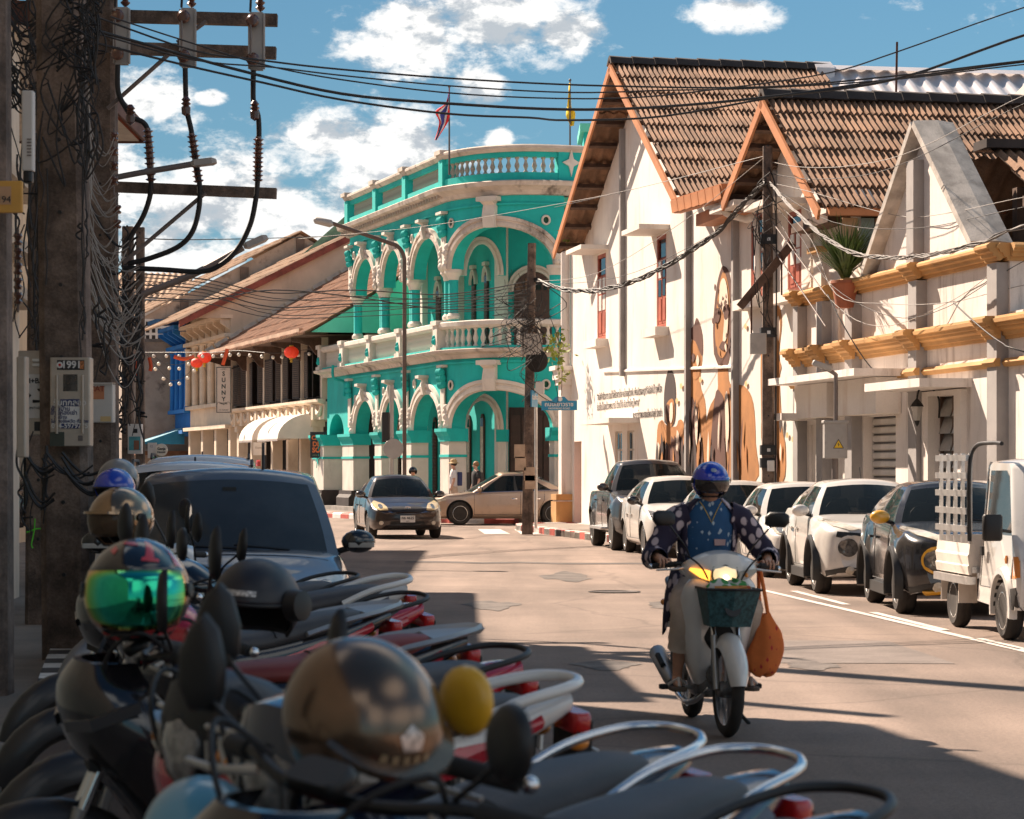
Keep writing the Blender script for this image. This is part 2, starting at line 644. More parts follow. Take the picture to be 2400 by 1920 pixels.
# left pavement, under and behind the poles
kerb_l = [(-.55,0),(-1.5,6),(-2.35,11.5),(-3.25,18.2),(-5.4,33),(-8.5,55),(-12,78),(-22,120)]
slab('pavement',kerb_l[::-1] + [(-60,0),(-60,120)],.15,m_walk)
kerb_run([(-2.75,14.5),(-3.35,18.4),(-4.25,24.4),(-5.9,35)],.42,[m_kerb_k,m_kerb_w],w=-.3,h=.24)
slab('gutter',[(-2.3,13.5),(-3.0,18.2),(-3.9,24.4),(-4.2,24.4),(-3.3,18.2),(-2.6,13.5)],.012,mat('wet gutter',(.07,.06,.055),.35,var=.4,vs=2))

# road paint
m_line = mat('worn white road paint',(.62,.57,.52),.8,var=.2,vs=3,dirt=.7)
m_lane_y = m_line
def stripe(a,b,w,z=.006,name='lane_line'):
 a,b = Vector((*a,0)),Vector((*b,0))
 d = (b - a).normalized()
 n = Vector((-d.y,d.x,0)) * w / 2
 mb = MB()
 k = max(1,int((b - a).length/4))
 for i in range(k):
  p,q = a.lerp(b,i/k),a.lerp(b,(i + 1)/k)
  mb.poly([(v.x,v.y,z) for v in (p - n,q - n,q + n,p + n)])
 return struct(mb.build(name,m_line))
lA,lB = gnd(1560,1331),gnd(2400,1527)
stripe(lA.xy,(lB.xy - lA.xy)*1.6 + lA.xy,.10)
for p,q in (((1860,1386),(1985,1418)),((2045,1436),(2215,1478)),((1655,1341),(1745,1362)),((2290,1497),(2400,1523))):
 stripe(gnd(*p).xy,gnd(*q).xy,.10)
for px in (1120,1205,1290):
 a = gnd(px - 10,1243)
 mb = MB()
 pts = [gnd(px,1241),gnd(px + 52,1241),gnd(px + 76,1252),gnd(px + 16,1252)]
 mb.poly([(p.x,p.y,.006) for p in pts])
 struct(mb.build('crossing_mark',m_line))
# tarred trench across the junction
mb = MB()
pts = [(gnd(950 + 90*i,1318 + R.uniform(-2,2) + i*.8)) for i in range(12)]
for a,b in zip(pts,pts[1:]):
 mb.poly([(a.x,a.y - .35,.005),(b.x,b.y - .35,.005),(b.x,b.y + .3,.005),(a.x,a.y + .3,.005)])
struct(mb.build('tar_patch',mat('tar seam',(.12,.10,.09),.8,var=.5,vs=1.2,bump=.6,bs=30,grain=.4)))

# oil drips, a mended patch and a manhole in the carriageway
m_oil = mat('oil stained asphalt',(.17,.14,.12),.75,var=.5,vs=3,grain=.5,bump=.5,bs=60)
def blot(px,py,rx,ry,m_,z,name):
 c = gnd(px,py)
 struct(MB().poly([(c.x + rx*cos(a)*(1 + .22*sin(3*a + px) + .12*sin(7*a)),c.y + ry*sin(a)*(1 + .2*sin(4*a + py) + .1*sin(9*a)),z) for a in np.linspace(0,2*pi,37)[:-1]]).build(name,m_))
for px,py,rx,ry in ((1330,1352,.35,1.6),(1560,1420,.22,.8),(1150,1420,.3,1.0),(1900,1560,.2,.5),(1420,1560,.25,.5)):
 blot(px,py,rx,ry,m_oil,.0045,'oil_stain')
c = gnd(1990,1530)
sheet('asphalt_patch',[(c.x - .9,c.y - 1.2),(c.x + .7,c.y - 1.3),(c.x + .55,c.y + 1.5),(c.x - 1.0,c.y + 1.6)],.0042,mat('mended asphalt',(.25,.205,.18),.85,var=.25,vs=1.5,grain=.5,bump=.5,bs=70))
c = gnd(1440,1388)
mh = MB().lathe([(.34,0),(.34,.012),(.30,.012),(.295,.006),(0,.006)],(c.x,c.y,0),n=32).build('manhole_cover',mat('cast iron cover',(.09,.075,.065),.6,.5,var=.4,vs=12))
struct(mh)
# ------------------------------------------------------------------ turquoise corner house
m_teal = mat('turquoise limewash',(.010,.45,.415),.82,var=.16,vs=.8,bump=.12,bs=25,stain=.22,stain_col=(.03,.17,.15),stain_scale=(1.6,1.6,.3))
m_teal_l = mat('pale green limewash',(.14,.62,.48),.85,var=.12,vs=.8)
m_cream = mat('cream stucco',(.66,.60,.53),.8,var=.12,vs=1.2,bump=.12,bs=30,stain=.35,stain_col=(.20,.15,.12),stain_scale=(2.2,2.2,.5))
m_stucco_d = mat('weathered cream stucco',(.58,.50,.43),.85,var=.2,vs=1.5,bump=.2,bs=30,stain=.95,stain_col=(.045,.036,.03),stain_scale=(1.5,1.5,.9))
m_bal = mat('grey weathered baluster',(.42,.37,.32),.85,var=.3,vs=6,stain=.5,stain_scale=(6,6,3))
m_brown = mat('dark brown joinery',(.075,.036,.026),.55,var=.25,vs=3)
m_base_bk = mat('black plinth paint',(.035,.024,.022),.7,var=.3,vs=2,dirt=.5)

T_UA = FT.u(1050)
_pts = [FT.P(u,0,0) for u in np.linspace(-6,T_UA,30)]
_arc = cat_rom([_pts[-2],_pts[-1],Vector((-1.02,77.08,0)),Vector((.15,76.45,0)),Vector((1.35,76.6,0)),Vector((2.6,77.1,0)),Vector((3.6,77.6,0))],10)
_pts = _pts[:-1] + _arc[10:]
_cum = [0.0]
for a,b in zip(_pts,_pts[1:]):
 _cum.append(_cum[-1] + (b - a).length)
_cum = [c - 6.0 for c in _cum]
_nrm = []
for i in range(len(_pts)):
 t = (_pts[min(i + 2,len(_pts) - 1)] - _pts[max(i - 2,0)]).normalized()
 _nrm.append(Vector((t.y,-t.x,0)))
def TP(u,z,d=0.0):
 """on the curved front: u along it, z up, d out towards the street"""
 x = np.interp(u,_cum,[p.x for p in _pts]); y = np.interp(u,_cum,[p.y for p in _pts])
 n = Vector((np.interp(u,_cum,[p.x for p in _nrm]),np.interp(u,_cum,[p.y for p in _nrm]),0)).normalized()
 return Vector((x,y,z)) + n * d
def TM(u,z,d=0.0):
 """matrix at a point of the front: x along it, y inwards, z up"""
 p,q = TP(u - .05,z,d),TP(u + .05,z,d)
 t = (q - p).normalized()
 M = Matrix((t,Vector((-t.y,t.x,0)),Vector((0,0,1)))).transposed().to_4x4()
 M.translation = TP(u,z,d)
 return M
def Tu(px,d=0.0):
 lo,hi = -6.0,_cum[-1]
 for _ in range(40):
  mid = (lo + hi) / 2
  p = TP(mid,0,d)
  if 1200 + p.x / p.y * 6000 < px:
   lo = mid
  else:
   hi = mid
 return lo
def Tz(px,py,d=0.0):
 return CAM_H - (py - 1100) / 6000 * TP(Tu(px,d),0,d).y

def arch_h(u,op):
 ua,ub,zs,zc = op
 t = (u - (ua + ub)/2) / ((ub - ua)/2)
 return zs + (zc - zs) * sqrt(max(0,1 - t*t))
def arch_wall(mb,P,u0,u1,z0,z1,ops,d0,d1,step=.16):
 """wall with arched openings that start at z0; P maps (u, z, d)"""
 us = set(np.linspace(u0,u1,max(2,int((u1 - u0)/.4))).tolist())
 for (ua,ub,zs,zc) in ops:
  k = max(10,int((ub - ua)/step))
  us |= {(ua + ub)/2 - (ub - ua)/2*cos(pi*i/k) for i in range(k + 1)}
 us = sorted(us)
 for a,b in zip(us,us[1:]):
  if b - a < 1e-5:
   continue
  op = next((o for o in ops if o[0] - 1e-4 <= a and b <= o[1] + 1e-4),None)
  la,lb = (arch_h(a,op),arch_h(b,op)) if op else (z0,z0)
  for d in (d0,d1):
   mb.poly([P(a,la,d),P(b,lb,d),P(b,z1,d),P(a,z1,d)])
  mb.poly([P(a,la,d0),P(b,lb,d0),P(b,lb,d1),P(a,la,d1)])
  mb.poly([P(a,z1,d0),P(b,z1,d0),P(b,z1,d1),P(a,z1,d1)])
 for u in (u0,u1):
  mb.poly([P(u,z0,d0),P(u,z1,d0),P(u,z1,d1),P(u,z0,d1)])
 return mb
def arch_band(mb,P,op,w,d0,d1,steps=((0,1),)):
 """archivolt: rounded band of width w around an opening"""
 ua,ub,zs,zc = op
 uc,hw,hh = (ua + ub) / 2,(ub - ua) / 2,zc - zs
 secs = []
 for i in range(25):
  a = pi * i / 24
  nu,nz = cos(a) / hw,sin(a) / hh
  l = sqrt(nu*nu + nz*nz)
  u,z = uc + hw * cos(a),zs + hh * sin(a)
  ring = []
  for (f,dd) in ((-.03,d0),(0,d1),(w*.35,d1),(w*.4,d1*.6),(w*.6,d1*.6),(w*.65,d1*1.15),(w,d1*1.15),(w,d0)):
   ring.append(P(u + nu/l*f,z + nz/l*f,dd))
  secs.append(ring)
 return mb.loft(secs)
def sweep(mb,P,prof,u0,u1,step=.35):
 n = max(1,int((u1 - u0)/step))
 return mb.loft([[P(u0 + (u1 - u0)*i/n,z,d) for d,z in prof] for i in range(n + 1)])
def ubox(mb,P,u0,u1,z0,z1,d0,d1,n=1):
 return sweep(mb,P,[(d0,z0),(d1,z0),(d1,z1),(d0,z1)],u0,u1,(u1 - u0)/n + 1e-6)

teal = thing('corner_house','two storey turquoise corner house with white arches and rooftop balustrade','building')
Z_F,Z_S1,Z_C1,Z_B0,Z_B1,Z_R0,Z_R1,Z_S2,Z_C2,Z_K0,Z_K1,Z_Q0,Z_Q1,Z_T0,Z_T1 = .3,2.83,4.0,4.97,5.23,5.86,6.08,7.72,8.9,9.81,10.2,10.46,10.93,11.08,11.29
U_L = Tu(820)
U_R = Tu(1322)
pil = [Tu(824),Tu(888),Tu(958),Tu(1043)]
ops_px = [(831,882),(897,945),(967,1036),(1055,1300)]
ops1 = [(Tu(a),Tu(b),Z_S1,Z_C1) for a,b in ops_px]
ops2 = [(a,b,Z_S2,Z_C2) for a,b,_,_ in ops1]
Z_EX = 11.35

# street walls above the springing, ground floor and upper floor
arch_wall(MB(),TP,Tu(767),U_R,Z_S1,Z_B0,[(Tu(772),Tu(806),Z_S1,3.6)] + ops1,0,-.5).build('ground_floor_wall',m_teal,teal)
arch_wall(MB(),TP,U_L,U_R,Z_S2,Z_K0,ops2,0,-.45).build('upper_wall',m_teal,teal)
# archivolts and keystones
for op in ops1 + ops2:
 wide = op[1] - op[0] > 2.7
 arch_band(MB(),TP,(op[0] + .02,op[1] - .02,op[2],op[3]),.30 if wide else .26,-.02,.09).build('archivolt',m_stucco_d if op[2] > 5 and wide else m_cream,teal,smooth=35)
 uc = (op[0] + op[1]) / 2
 k = 1.25 if op is ops1[3] or op is ops2[3] else .8
 mb = MB()
 sweep(mb,TP,[(0,op[3] - .05),(.16,op[3] - .05),(.22,op[3] + .25*k),(.15,op[3] + .5*k),(.30,op[3] + .56*k),(.30,op[3] + .70*k),(0,op[3] + .70*k)],uc - .16*k,uc + .16*k)
 ubox(mb,TP,uc - .26*k,uc + .26*k,op[3] + .58*k,op[3] + .69*k,0,.34)
 mb.build('keystone',m_cream,teal)
 # carved ends of the band
 for u in (op[0] - .12,op[1] + .12):
  if u > U_R - .1:
   continue
  mb = MB()
  for q in range(5):
   mb.sph(TP(u + R.uniform(-.09,.09),op[2] + .1 + q*.14,.05),R.uniform(.10,.15),7,5)
  mb.build('carved_spray',m_cream,teal,smooth=60)
# piers below the ground floor arches, with their turquoise mouldings
def pier(u0,u1,dfront=.05,z0=Z_F):
 mb = MB()
 ubox(mb,TP,u0,u1,z0 + .55,Z_S1,dfront,-.52)
 o = mb.build('pier',m_cream,teal)
 mb = MB()
 sweep(mb,TP,[(-.56,Z_S1 - .38),(dfront + .03,Z_S1 - .38),(dfront + .06,Z_S1 - .22),(dfront + .16,Z_S1 - .08),(dfront + .16,Z_S1 + .02),(-.56,Z_S1 + .02)],u0 - .12,u1 + .12)
 ubox(mb,TP,u0 - .03,u1 + .03,Z_S1 - .86,Z_S1 - .78,dfront + .03,-.55)
 mb.build('pier_moulding',m_teal,o)
 mb = MB()
 sweep(mb,TP,[(-.6,z0 - .25),(dfront + .2,z0 - .25),(dfront + .2,z0 + .3),(dfront + .1,z0 + .42),(dfront + .1,z0 + .55),(-.6,z0 + .55)],u0 - .12,u1 + .12)
 mb.build('plinth',m_base_bk,o)
gaps = [(ops1[i][1],ops1[i + 1][0]) for i in range(3)]
for a,b in [(Tu(806),ops1[0][0])] + gaps + [(ops1[3][1],U_R + .1)]:
 pier(a - .02,b + .02)
pier(Tu(762),Tu(772) + 1.0,.45)
# tall flat strips with leafy capitals on both floors
def leaf_cap(u,z0,z1,w,d):
 mb = MB()
 for r in range(3):
  for q in (-1,0,1):
   c = TP(u + q*w*.42,z0 + (z1 - z0)*(.16 + .28*r),d + .02 + .03*r)
   mb.sph(c,w*.3,7,5,(1,.7,1.2))
 return mb.build('leaf_capital',m_teal,teal,smooth=60)
for i,u in enumerate(pil):
 w = .32 if i < 3 else .40
 ubox(MB(),TP,u - w/2,u + w/2,Z_S1 + .25,4.25,.05,.10).build('flat_strip',m_cream,teal)
 leaf_cap(u,4.1,4.75,w,.09)
 ubox(MB(),TP,u - w*.75,u + w*.75,4.72,4.80,.0,.2).build('cap_slab',m_cream,teal)
 ubox(MB(),TP,u - w/2,u + w/2,Z_S2 + .2,8.85,.02,.08).build('flat_strip',m_cream,teal)
 leaf_cap(u,8.75,9.4,w,.07)
 ubox(MB(),TP,u - w*.8,u + w*.8,9.42,9.5,.0,.22).build('cap_slab',m_cream,teal)
 # twin turquoise columns of the upper floor
 for du in ((.14,) if i == 0 else (-.25,.25) if i == 3 else (-.1,.1)):
  M = TM(u + du,0,-.2)
  mb = MB(M)
  mb.lathe([(.17,Z_R1 - .1),(.17,Z_R1 + .25),(.15,Z_R1 + .3),(.15,Z_S2 - .35),(.145,Z_S2 - .3)],n=14)
  col_ = mb.build('column',m_teal,teal,smooth=40)
  mb = MB(M)
  mb.lathe([(.16,Z_S2 - .32),(.19,Z_S2 - .2),(.25,Z_S2 - .12),(.27,Z_S2 - .1),(.27,Z_S2)],n=14)
  MB(M).lathe([(.16,Z_R1 + .1),(.21,Z_R1 + .14),(.21,Z_R1 + .22),(.155,Z_R1 + .3)],n=14).build('column_base',m_cream,col_,smooth=30)
  mb.build('column_cap',m_cream,col_,smooth=30)
uR = U_R - .2
mb = MB(TM(uR,0,-.2))
mb.lathe([(.19,Z_R1 - .1),(.19,Z_S2 - .3)],n=14)
mb.build('column',m_teal,teal,smooth=40)
MB(TM(uR,0,-.2)).lathe([(.2,Z_S2 - .3),(.26,Z_S2 - .12),(.28,Z_S2 - .1),(.28,Z_S2)],n=14).build('column_cap',m_cream,teal,smooth=30)
# cornices
corn = [(0,Z_K0 - .02),(.10,Z_K0),(.16,Z_K0 + .12),(.30,Z_K0 + .2),(.42,Z_K0 + .24),(.46,Z_K1 - .03),(.42,Z_K1),(-.5,Z_K1)]
sweep(MB(),TP,corn,U_L - .15,U_R + .9,.3).build('roof_cornice',m_stucco_d,teal)
corn2 = [(0,Z_B0 - .02),(.12,Z_B0 - .02),(.2,Z_B0 + .1),(.42,Z_B0 + .16),(.46,Z_B1 - .02),(.4,Z_B1),(-.4,Z_B1)]
sweep(MB(),TP,corn2,Tu(762),U_R + .1,.3).build('balcony_cornice',m_stucco_d,teal)
sweep(MB(),TP,[(0,9.5),(.07,9.5),(.07,9.56),(0,9.56)],U_L,U_R + 1,.3).build('frieze_moulding',m_teal,teal)
sweep(MB(),TP,[(0,4.80),(.07,4.80),(.07,4.86),(0,4.86)],U_L,U_R,.3).build('frieze_moulding',m_teal,teal)
# mutules under the roof cornice of the long side
mut = MB().box((0,0,0),(.09,.3,.1)).mesh('bracket_block',m_stucco_d)
pieces('bracket_block',mut,[TM(u,Z_K0 + .13,.17) for u in np.arange(U_L,T_UA,.32)],teal)
# balcony balustrade
bal_me = MB().lathe([(.075,0),(.075,.04),(.05,.06),(.04,.1),(.075,.2),(.085,.26),(.05,.38),(.035,.46),(.05,.5),(.07,.53),(.07,.56)],n=9).mesh('baluster',m_cream,50)
bal_gr = MB().lathe([(.075,0),(.075,.04),(.05,.06),(.04,.1),(.075,.18),(.08,.22),(.045,.32),(.035,.38),(.07,.43),(.07,.47)],n=9).mesh('baluster',m_bal,50)
bal_sm = MB().lathe([(.05,0),(.03,.08),(.055,.16),(.05,.24),(.03,.34),(.05,.40),(.03,.46),(.05,.56)],n=6).mesh('baluster',m_cream,50)
bal_sg = MB().lathe([(.05,0),(.03,.08),(.055,.14),(.05,.2),(.03,.28),(.05,.34),(.03,.4),(.05,.47)],n=6).mesh('baluster',m_bal,50)
sweep(MB(),TP,[(-.1,Z_R0),(.26,Z_R0),(.34,Z_R0 + .07),(.34,Z_R1 - .03),(.28,Z_R1),(-.1,Z_R1)],Tu(767),U_R,.3).build('balcony_rail',m_cream,teal)
sweep(MB(),TP,[(-.06,Z_B1),(.3,Z_B1),(.3,Z_B1 + .07),(-.06,Z_B1 + .07)],Tu(767),U_R,.3).build('balcony_curb',m_teal,teal)
posts = [Tu(770),Tu(822),Tu(886),Tu(958),Tu(1045)]
for u in posts:
 mb = MB()
 ubox(mb,TP,u - .24,u + .24,Z_B1,Z_R1 + .02,-.14,.36)
 ubox(mb,TP,u - .3,u + .3,Z_B1,Z_B1 + .12,-.16,.42)
 ubox(mb,TP,u - .3,u + .3,Z_R1 - .08,Z_R1 + .06,-.16,.42)
 mb.build('balcony_post',m_cream,teal)
 mb = MB()
 for q in range(3):
  mb.sph(TP(u + (q - 1)*.07,Z_B1 + .38 - abs(q - 1)*.1,.37),.08,6,4,(1,.5,1.3))
 mb.build('leaf_ornament',m_teal,teal,smooth=60)
sp = []
for a,b in zip(posts,posts[1:]):
 sp += [TM(u,Z_B1 + .07,.12) for u in np.arange(a + .36,b - .3,.15)]
pieces('baluster',bal_sm,sp,teal)
pieces('baluster',bal_me,[TM(u,Z_B1 + .07,.12) for u in np.linspace(posts[-1] + .45,U_R - .25,15)],teal)
# rooftop balustrade
def parapet(u0,u1,rails=True):
 mb = MB()
 sweep(mb,TP,[(-.25,Z_K1),(.12,Z_K1),(.12,Z_Q0),(-.25,Z_Q0)],u0,u1,.3)
 sweep(mb,TP,[(-.22,Z_Q1),(.08,Z_Q1),(.08,Z_T0),(-.22,Z_T0)],u0,u1,.3)
 mb.build('parapet',m_teal,teal)
parapet(U_L,U_R + .9)
sweep(MB(),TP,[(-.3,Z_T0),(.14,Z_T0),(.24,Z_T0 + .1),(.24,Z_T1 - .04),(.18,Z_T1),(-.3,Z_T1)],U_L - .1,U_R + .9,.3).build('parapet_coping',m_stucco_d,teal)
pp = [Tu(822),Tu(888),Tu(958),Tu(1045)]
for u in pp:
 ubox(MB(),TP,u - .22,u + .22,Z_K1,Z_T0,-.27,.18).build('parapet_post',m_teal,teal)
 ubox(MB(),TP,u - .3,u + .3,Z_T1 - .06,Z_T1 + .07,-.3,.3).build('post_cap',m_stucco_d,teal)
uS = Tu(1306)
ubox(MB(),TP,uS,U_R + .85,Z_K1,Z_T0,-.25,.14,5).build('parapet_post',m_teal,teal)
sp = []
for a,b in zip(pp,pp[1:]):
 sp += [TM(u,Z_Q0,-.07) for u in np.arange(a + .42,b - .36,.15)]
pieces('baluster',bal_sg,sp,teal)
pieces('baluster',bal_gr,[TM(u,Z_Q0,-.07) for u in np.linspace(pp[-1] + .42,uS - .14,15)],teal)
u = Tu(1334)
mb = MB()
star = [(.0,.42),(.07,.11),(.28,0),(.07,-.11),(0,-.42),(-.07,-.11),(-.28,0),(-.07,.11)]
mb.prism([(a,b) for a,b in star],TP(u,Tz(1334,383),.14),TM(u,0).to_3x3().col[0],(0,0,1),TM(u,0).to_3x3().col[1],-.06)
mb.build('star_relief',m_cream,teal)
# ring vents
for px,py in ((1279,516),(1060,523),(1279,901),(1059,903),(968,560),(900,580),(832,600),(974,900),(902,918),(836,936)):
 u = Tu(px)
 M = TM(u,Tz(px,py),0.02)
 mb = MB(M)
 r = .115
 mb.tube([(r*cos(a),-.02,r*sin(a)*1.1) for a in np.linspace(0,2*pi,17)[:-1]],.035,6,closed=True)
 o = mb.build('ring_vent',m_cream,teal,smooth=60)
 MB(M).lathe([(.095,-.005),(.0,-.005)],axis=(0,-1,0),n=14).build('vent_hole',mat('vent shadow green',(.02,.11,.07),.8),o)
# plant relief on the wide end pier
M = TM(Tu(767) + .55,0,.5)
mb = MB(M)
for a,l,h in ((.3,.5,3.15),(1.0,.5,3.2),(-.7,.5,3.2),(1.9,.36,3.2),(-1.7,.36,3.22),(2.6,.4,3.05),(-2.4,.35,3.1)):
 d = Vector((sin(a),0,cos(a)))
 n = Vector((cos(a),0,-sin(a)))
 c = Vector((0,-.0,h - 1.0))
 mb.prism([(0,0),(.06,l*.5),(0,l),(-.06,l*.5)],c,n,d,(0,-1,0),.015)
mb.tube([(0,0,2.2),(-.03,0,1.85),(-.1,0,1.65)],.015,5)
mb.build('plant_relief',m_teal,teal)
# veranda: floors, back walls, joinery
class Path:
 def __init__(s,pts):
  s.p = [Vector(q) for q in pts]
  s.c = [0.0]
  for a,b in zip(s.p,s.p[1:]):
   s.c.append(s.c[-1] + (b - a).length)
 def P(s,u,z,d=0.0):
  i = max(0,min(len(s.p) - 2,int(np.searchsorted(s.c,u)) - 1))
  t = (s.p[i + 1] - s.p[i]).normalized()
  q = s.p[i] + t * (u - s.c[i]) + Vector((t.y,-t.x,0)) * d
  return Vector((q.x,q.y,z))
 def M(s,u,z,d=0.0):
  t = (s.P(u + .01,0) - s.P(u - .01,0)).normalized()
  M = Matrix((t,Vector((-t.y,t.x,0)),Vector((0,0,1)))).transposed().to_4x4()
  M.translation = s.P(u,z,d)
  return M
 def u(s,px):
  lo,hi = 0.0,s.c[-1]
  for _ in range(40):
   m = (lo + hi) / 2
   p = s.P(m,0)
   lo,hi = (m,hi) if 1200 + p.x / p.y * 6000 < px else (lo,m)
  return lo
BW = Path([FT.P(-1,2.3,0),FT.P(13.55,2.3,0),FT.P(13.55,2.3,0) + Vector((5,.25,0))])
TPo = TP
D = 0.0
_TM = TM
TP,TM,Tu_front = BW.P,BW.M,Tu
_Tu = Tu
def Tu(px,d=0.0):
 return BW.u(px)
def inner(z0,z1):
 return arch_wall(MB(),TP,U_L + 1.15 if z0 > 3 else 1.6,BW.c[-1],z0,z1,[],D,D - .2)
inner(.2,4.98).build('inner_wall',m_teal,teal)
inner(5.2,9.8).build('inner_wall',m_teal,teal)
for z0,z1 in ((4.99,5.21),(9.55,9.78)):
 sweep(MB(),TPo,[(-.3,z0),(-.3,z1),(-1.2,z1),(-1.2,z0)],_Tu(767) if z0 < 9 else U_L + .1,U_R + .5,.4).build('floor_slab',m_teal_l,teal)
 sweep(MB(),TP,[(-.1,z0 + .006),(-.1,z1 - .006),(1.9,z1 - .006),(1.9,z0 + .006)],U_L + 1.1,BW.c[-1],40).build('floor_slab',m_teal_l,teal)
sweep(MB(),TPo,[(.55,0.1),(.55,.3),(-1.2,.3),(-1.2,.1)],_Tu(762),U_R + .9,.4).build('veranda_step',m_conc_g,teal)
sweep(MB(),TP,[(-.1,.1),(-.1,.294),(1.8,.294),(1.8,.1)],.5,BW.c[-1],20).build('veranda_step',m_conc_g,teal)
def shutter_window(u,z0,z1,w,hood=True,curtain=False):
 M = TM(u,0,D + .02)
 mb = MB(M)
 hw = w / 2
 n = 10
 out = [(-hw,z0),(hw,z0)] + [(hw*cos(a),z1 - hw*1.6 + hw*1.6*sin(a)) for a in np.linspace(0,pi,n)]
 mb.prism(out,(0,0,0),(1,0,0),(0,0,1),(0,-1,0),.05)
 o = mb.build('window',m_brown,teal)
 sl = MB().box((0,0,0),(hw*1.5,.02,.05),Matrix.Rotation(.5,3,'X')).mesh('slat',m_brown)
 if not curtain:
  pieces('slat',sl,[M @ Matrix.Translation((0,-.06,z)) for z in np.arange(z0 + .15,z1 - hw*2.6,.11)],o)
 else:
  MB(M).bx((-hw*.7,-.055,z0 + .9),(hw*.7,-.052,z1 - hw*2)).build('curtain',mat('cream curtain',(.62,.55,.46),.9,var=.3,vs=14),o)
 MB(M).bx((-hw*.6,-.06,z1 - hw*2),(-.02,-.053,z1 - hw*.7)).bx((.02,-.06,z1 - hw*2),(hw*.6,-.053,z1 - hw*.7)).build('pane',m_glassy,o)
 if hood:
  mb = MB()
  arch_band(mb,lambda a,z,d: TP(a,z,D + d),(u - hw - .02,u + hw + .02,z1 - hw*1.7,z1 + .04),.15,.0,.1)
  ubox(mb,lambda a,z,d: TP(a,z,D + d),u - .17,u + .17,z1 + .2,z1 + .32,0,.15)
  mb.build('window_hood',m_cream,o,smooth=35)
for px in (1113,1143):
 shutter_window(Tu(px,D),Z_B1 + .4,7.95,.36)
for px in (986,1030,922,870):
 shutter_window(Tu(px,D),Z_B1 + .1,7.9,.5)
for px in (1102,1134):
 shutter_window(Tu(px,D),.6,3.4,.42,False,True)
for px in (1022,938,866):
 shutter_window(Tu(px,D),.7,3.4,.45,False)
# arched doors
u0,u1 = Tu(1205,D),Tu(1293,D)
mb = MB()
M = TM((u0 + u1)/2,0,D + .03)
hw = (u1 - u0) / 2
mb = MB(M)
mb.prism([(-hw,Z_B1),(hw,Z_B1)] + [(hw*cos(a),7.2 + hw*1.05*sin(a)) for a in np.linspace(0,pi,16)],(0,0,0),(1,0,0),(0,0,1),(0,-1,0),.05)
o = mb.build('arched_door',m_brown,teal)
mb = MB(M)
for q in range(4):
 x = -hw * .75 + q * hw * .5
 mb.bx((x - hw*.18,-.07,7.25),(x + hw*.18,-.055,7.25 + hw*(.62 if q in (1,2) else .35)))
mb.build('pane',m_glassy,o)
arch_band(MB(),lambda a,z,d: TP(a,z,D + d),(u0 - .03,u1 + .03,7.2,7.2 + hw*1.08),.2,0,.12).build('door_hood',m_cream,o,smooth=35)
u0,u1 = Tu(1193,D),Tu(1300,D)
mb = MB(TM((u0 + u1)/2,0,D + .02))
hw = (u1 - u0) / 2
mb.bx((-hw,-.04,.3),(hw,0,3.55))
o = mb.build('doorway',mat('dark brown door',(.045,.022,.017),.6,var=.3),teal)
pn = MB().box((0,0,0),(hw*.44,.04,2.9)).mesh('panel',m_brown)
pieces('panel',pn,[TM((u0 + u1)/2,0,D + .02) @ Matrix.Translation((x,-.06,1.85)) for x in (-hw*.72,-hw*.24,hw*.24,hw*.72)],o)
# white wall strips in the veranda
for px,w in ((1178,.45),(1085,.3),(1000,.3),(905,.3)):
 u = Tu(px,D)
 ubox(MB(),lambda a,z,d: TP(a,z,D + d),u - w/2,u + w/2,5.25,9.5,0,.2).build('wall_strip',m_cream,teal)
 ubox(MB(),lambda a,z,d: TP(a,z,D + d),u - w/2,u + w/2,.3,4.9,0,.2).build('wall_strip',m_cream,teal)
TP,Tu = TPo,_Tu
TM = _TM
uA_,uB_ = Tu(1086),Tu(1172)
for (zs,zc,zt) in ((2.83,3.75,4.95),(7.6,8.6,9.5)):
 Pi = Path([(-1.62,79.4,0),(1.2,79.0,0)])
 op = (Pi.u(1092),Pi.u(1166),zs,zc)
 arch_wall(MB(),Pi.P,Pi.u(1070),Pi.u(1184),zs,zt,[op],0,-.2).build('inner_arch',m_teal,teal)
 arch_band(MB(),Pi.P,op,.2,0,.08).build('archivolt',m_cream,teal,smooth=35)
 if zs < 5:
  for a,b in ((1070,1091),(1167,1186)):
   ubox(MB(),Pi.P,Pi.u(a),Pi.u(b),.3,2.45,.03,-.25).build('inner_pier',m_cream,teal)
   ubox(MB(),Pi.P,Pi.u(a) - .05,Pi.u(b) + .05,2.45,2.83,.07,-.28).build('pier_moulding',m_teal,teal)
# body, roof deck and the taller rear bay
pl = [TP(u,0,-.5) for u in np.linspace(U_L,U_R,14)]
back = [FT.P(14,12,0),FT.P(U_L,12,0)]
MB().prism([(p.x,p.y) for p in pl] + [(p.x,p.y) for p in back],(0,0,9.79),(1,0,0),(0,1,0),(0,0,1),.35).build('roof_deck',m_conc_g,teal)
pl = [BW.P(u,0,-.22) for u in (U_L + 1.3,14.4,19)]
MB().prism([(p.x,p.y) for p in pl] + [(p.x,p.y) for p in (Vector((9,83,0)),Vector((5,96,0)),FT.P(U_L + .3,12,0))],(0,0,.1),(1,0,0),(0,1,0),(0,0,1),9.66).build('rear_block',m_teal_l,teal)
a = at(1366,345,80)
mb = MB().bx((a.x,79,9.8),(a.x + 4,82,12.0))
mb.build('rear_parapet',m_teal,teal)
MB().bx((a.x - .12,78.8,12.0),(a.x + 4,82.1,12.25)).build('rear_coping',m_teal_l,teal)
# drain pipe down the far end
mb = MB()
p = [TPo(_Tu(814),4.2,.12),TPo(_Tu(814),4.7,.12),TPo(_Tu(814),4.85,.5),TPo(_Tu(814),5.3,.52)]
mb.tube(cat_rom(p,5),.05,7)
mb.build('drain_pipe',m_teal,teal,smooth=60)

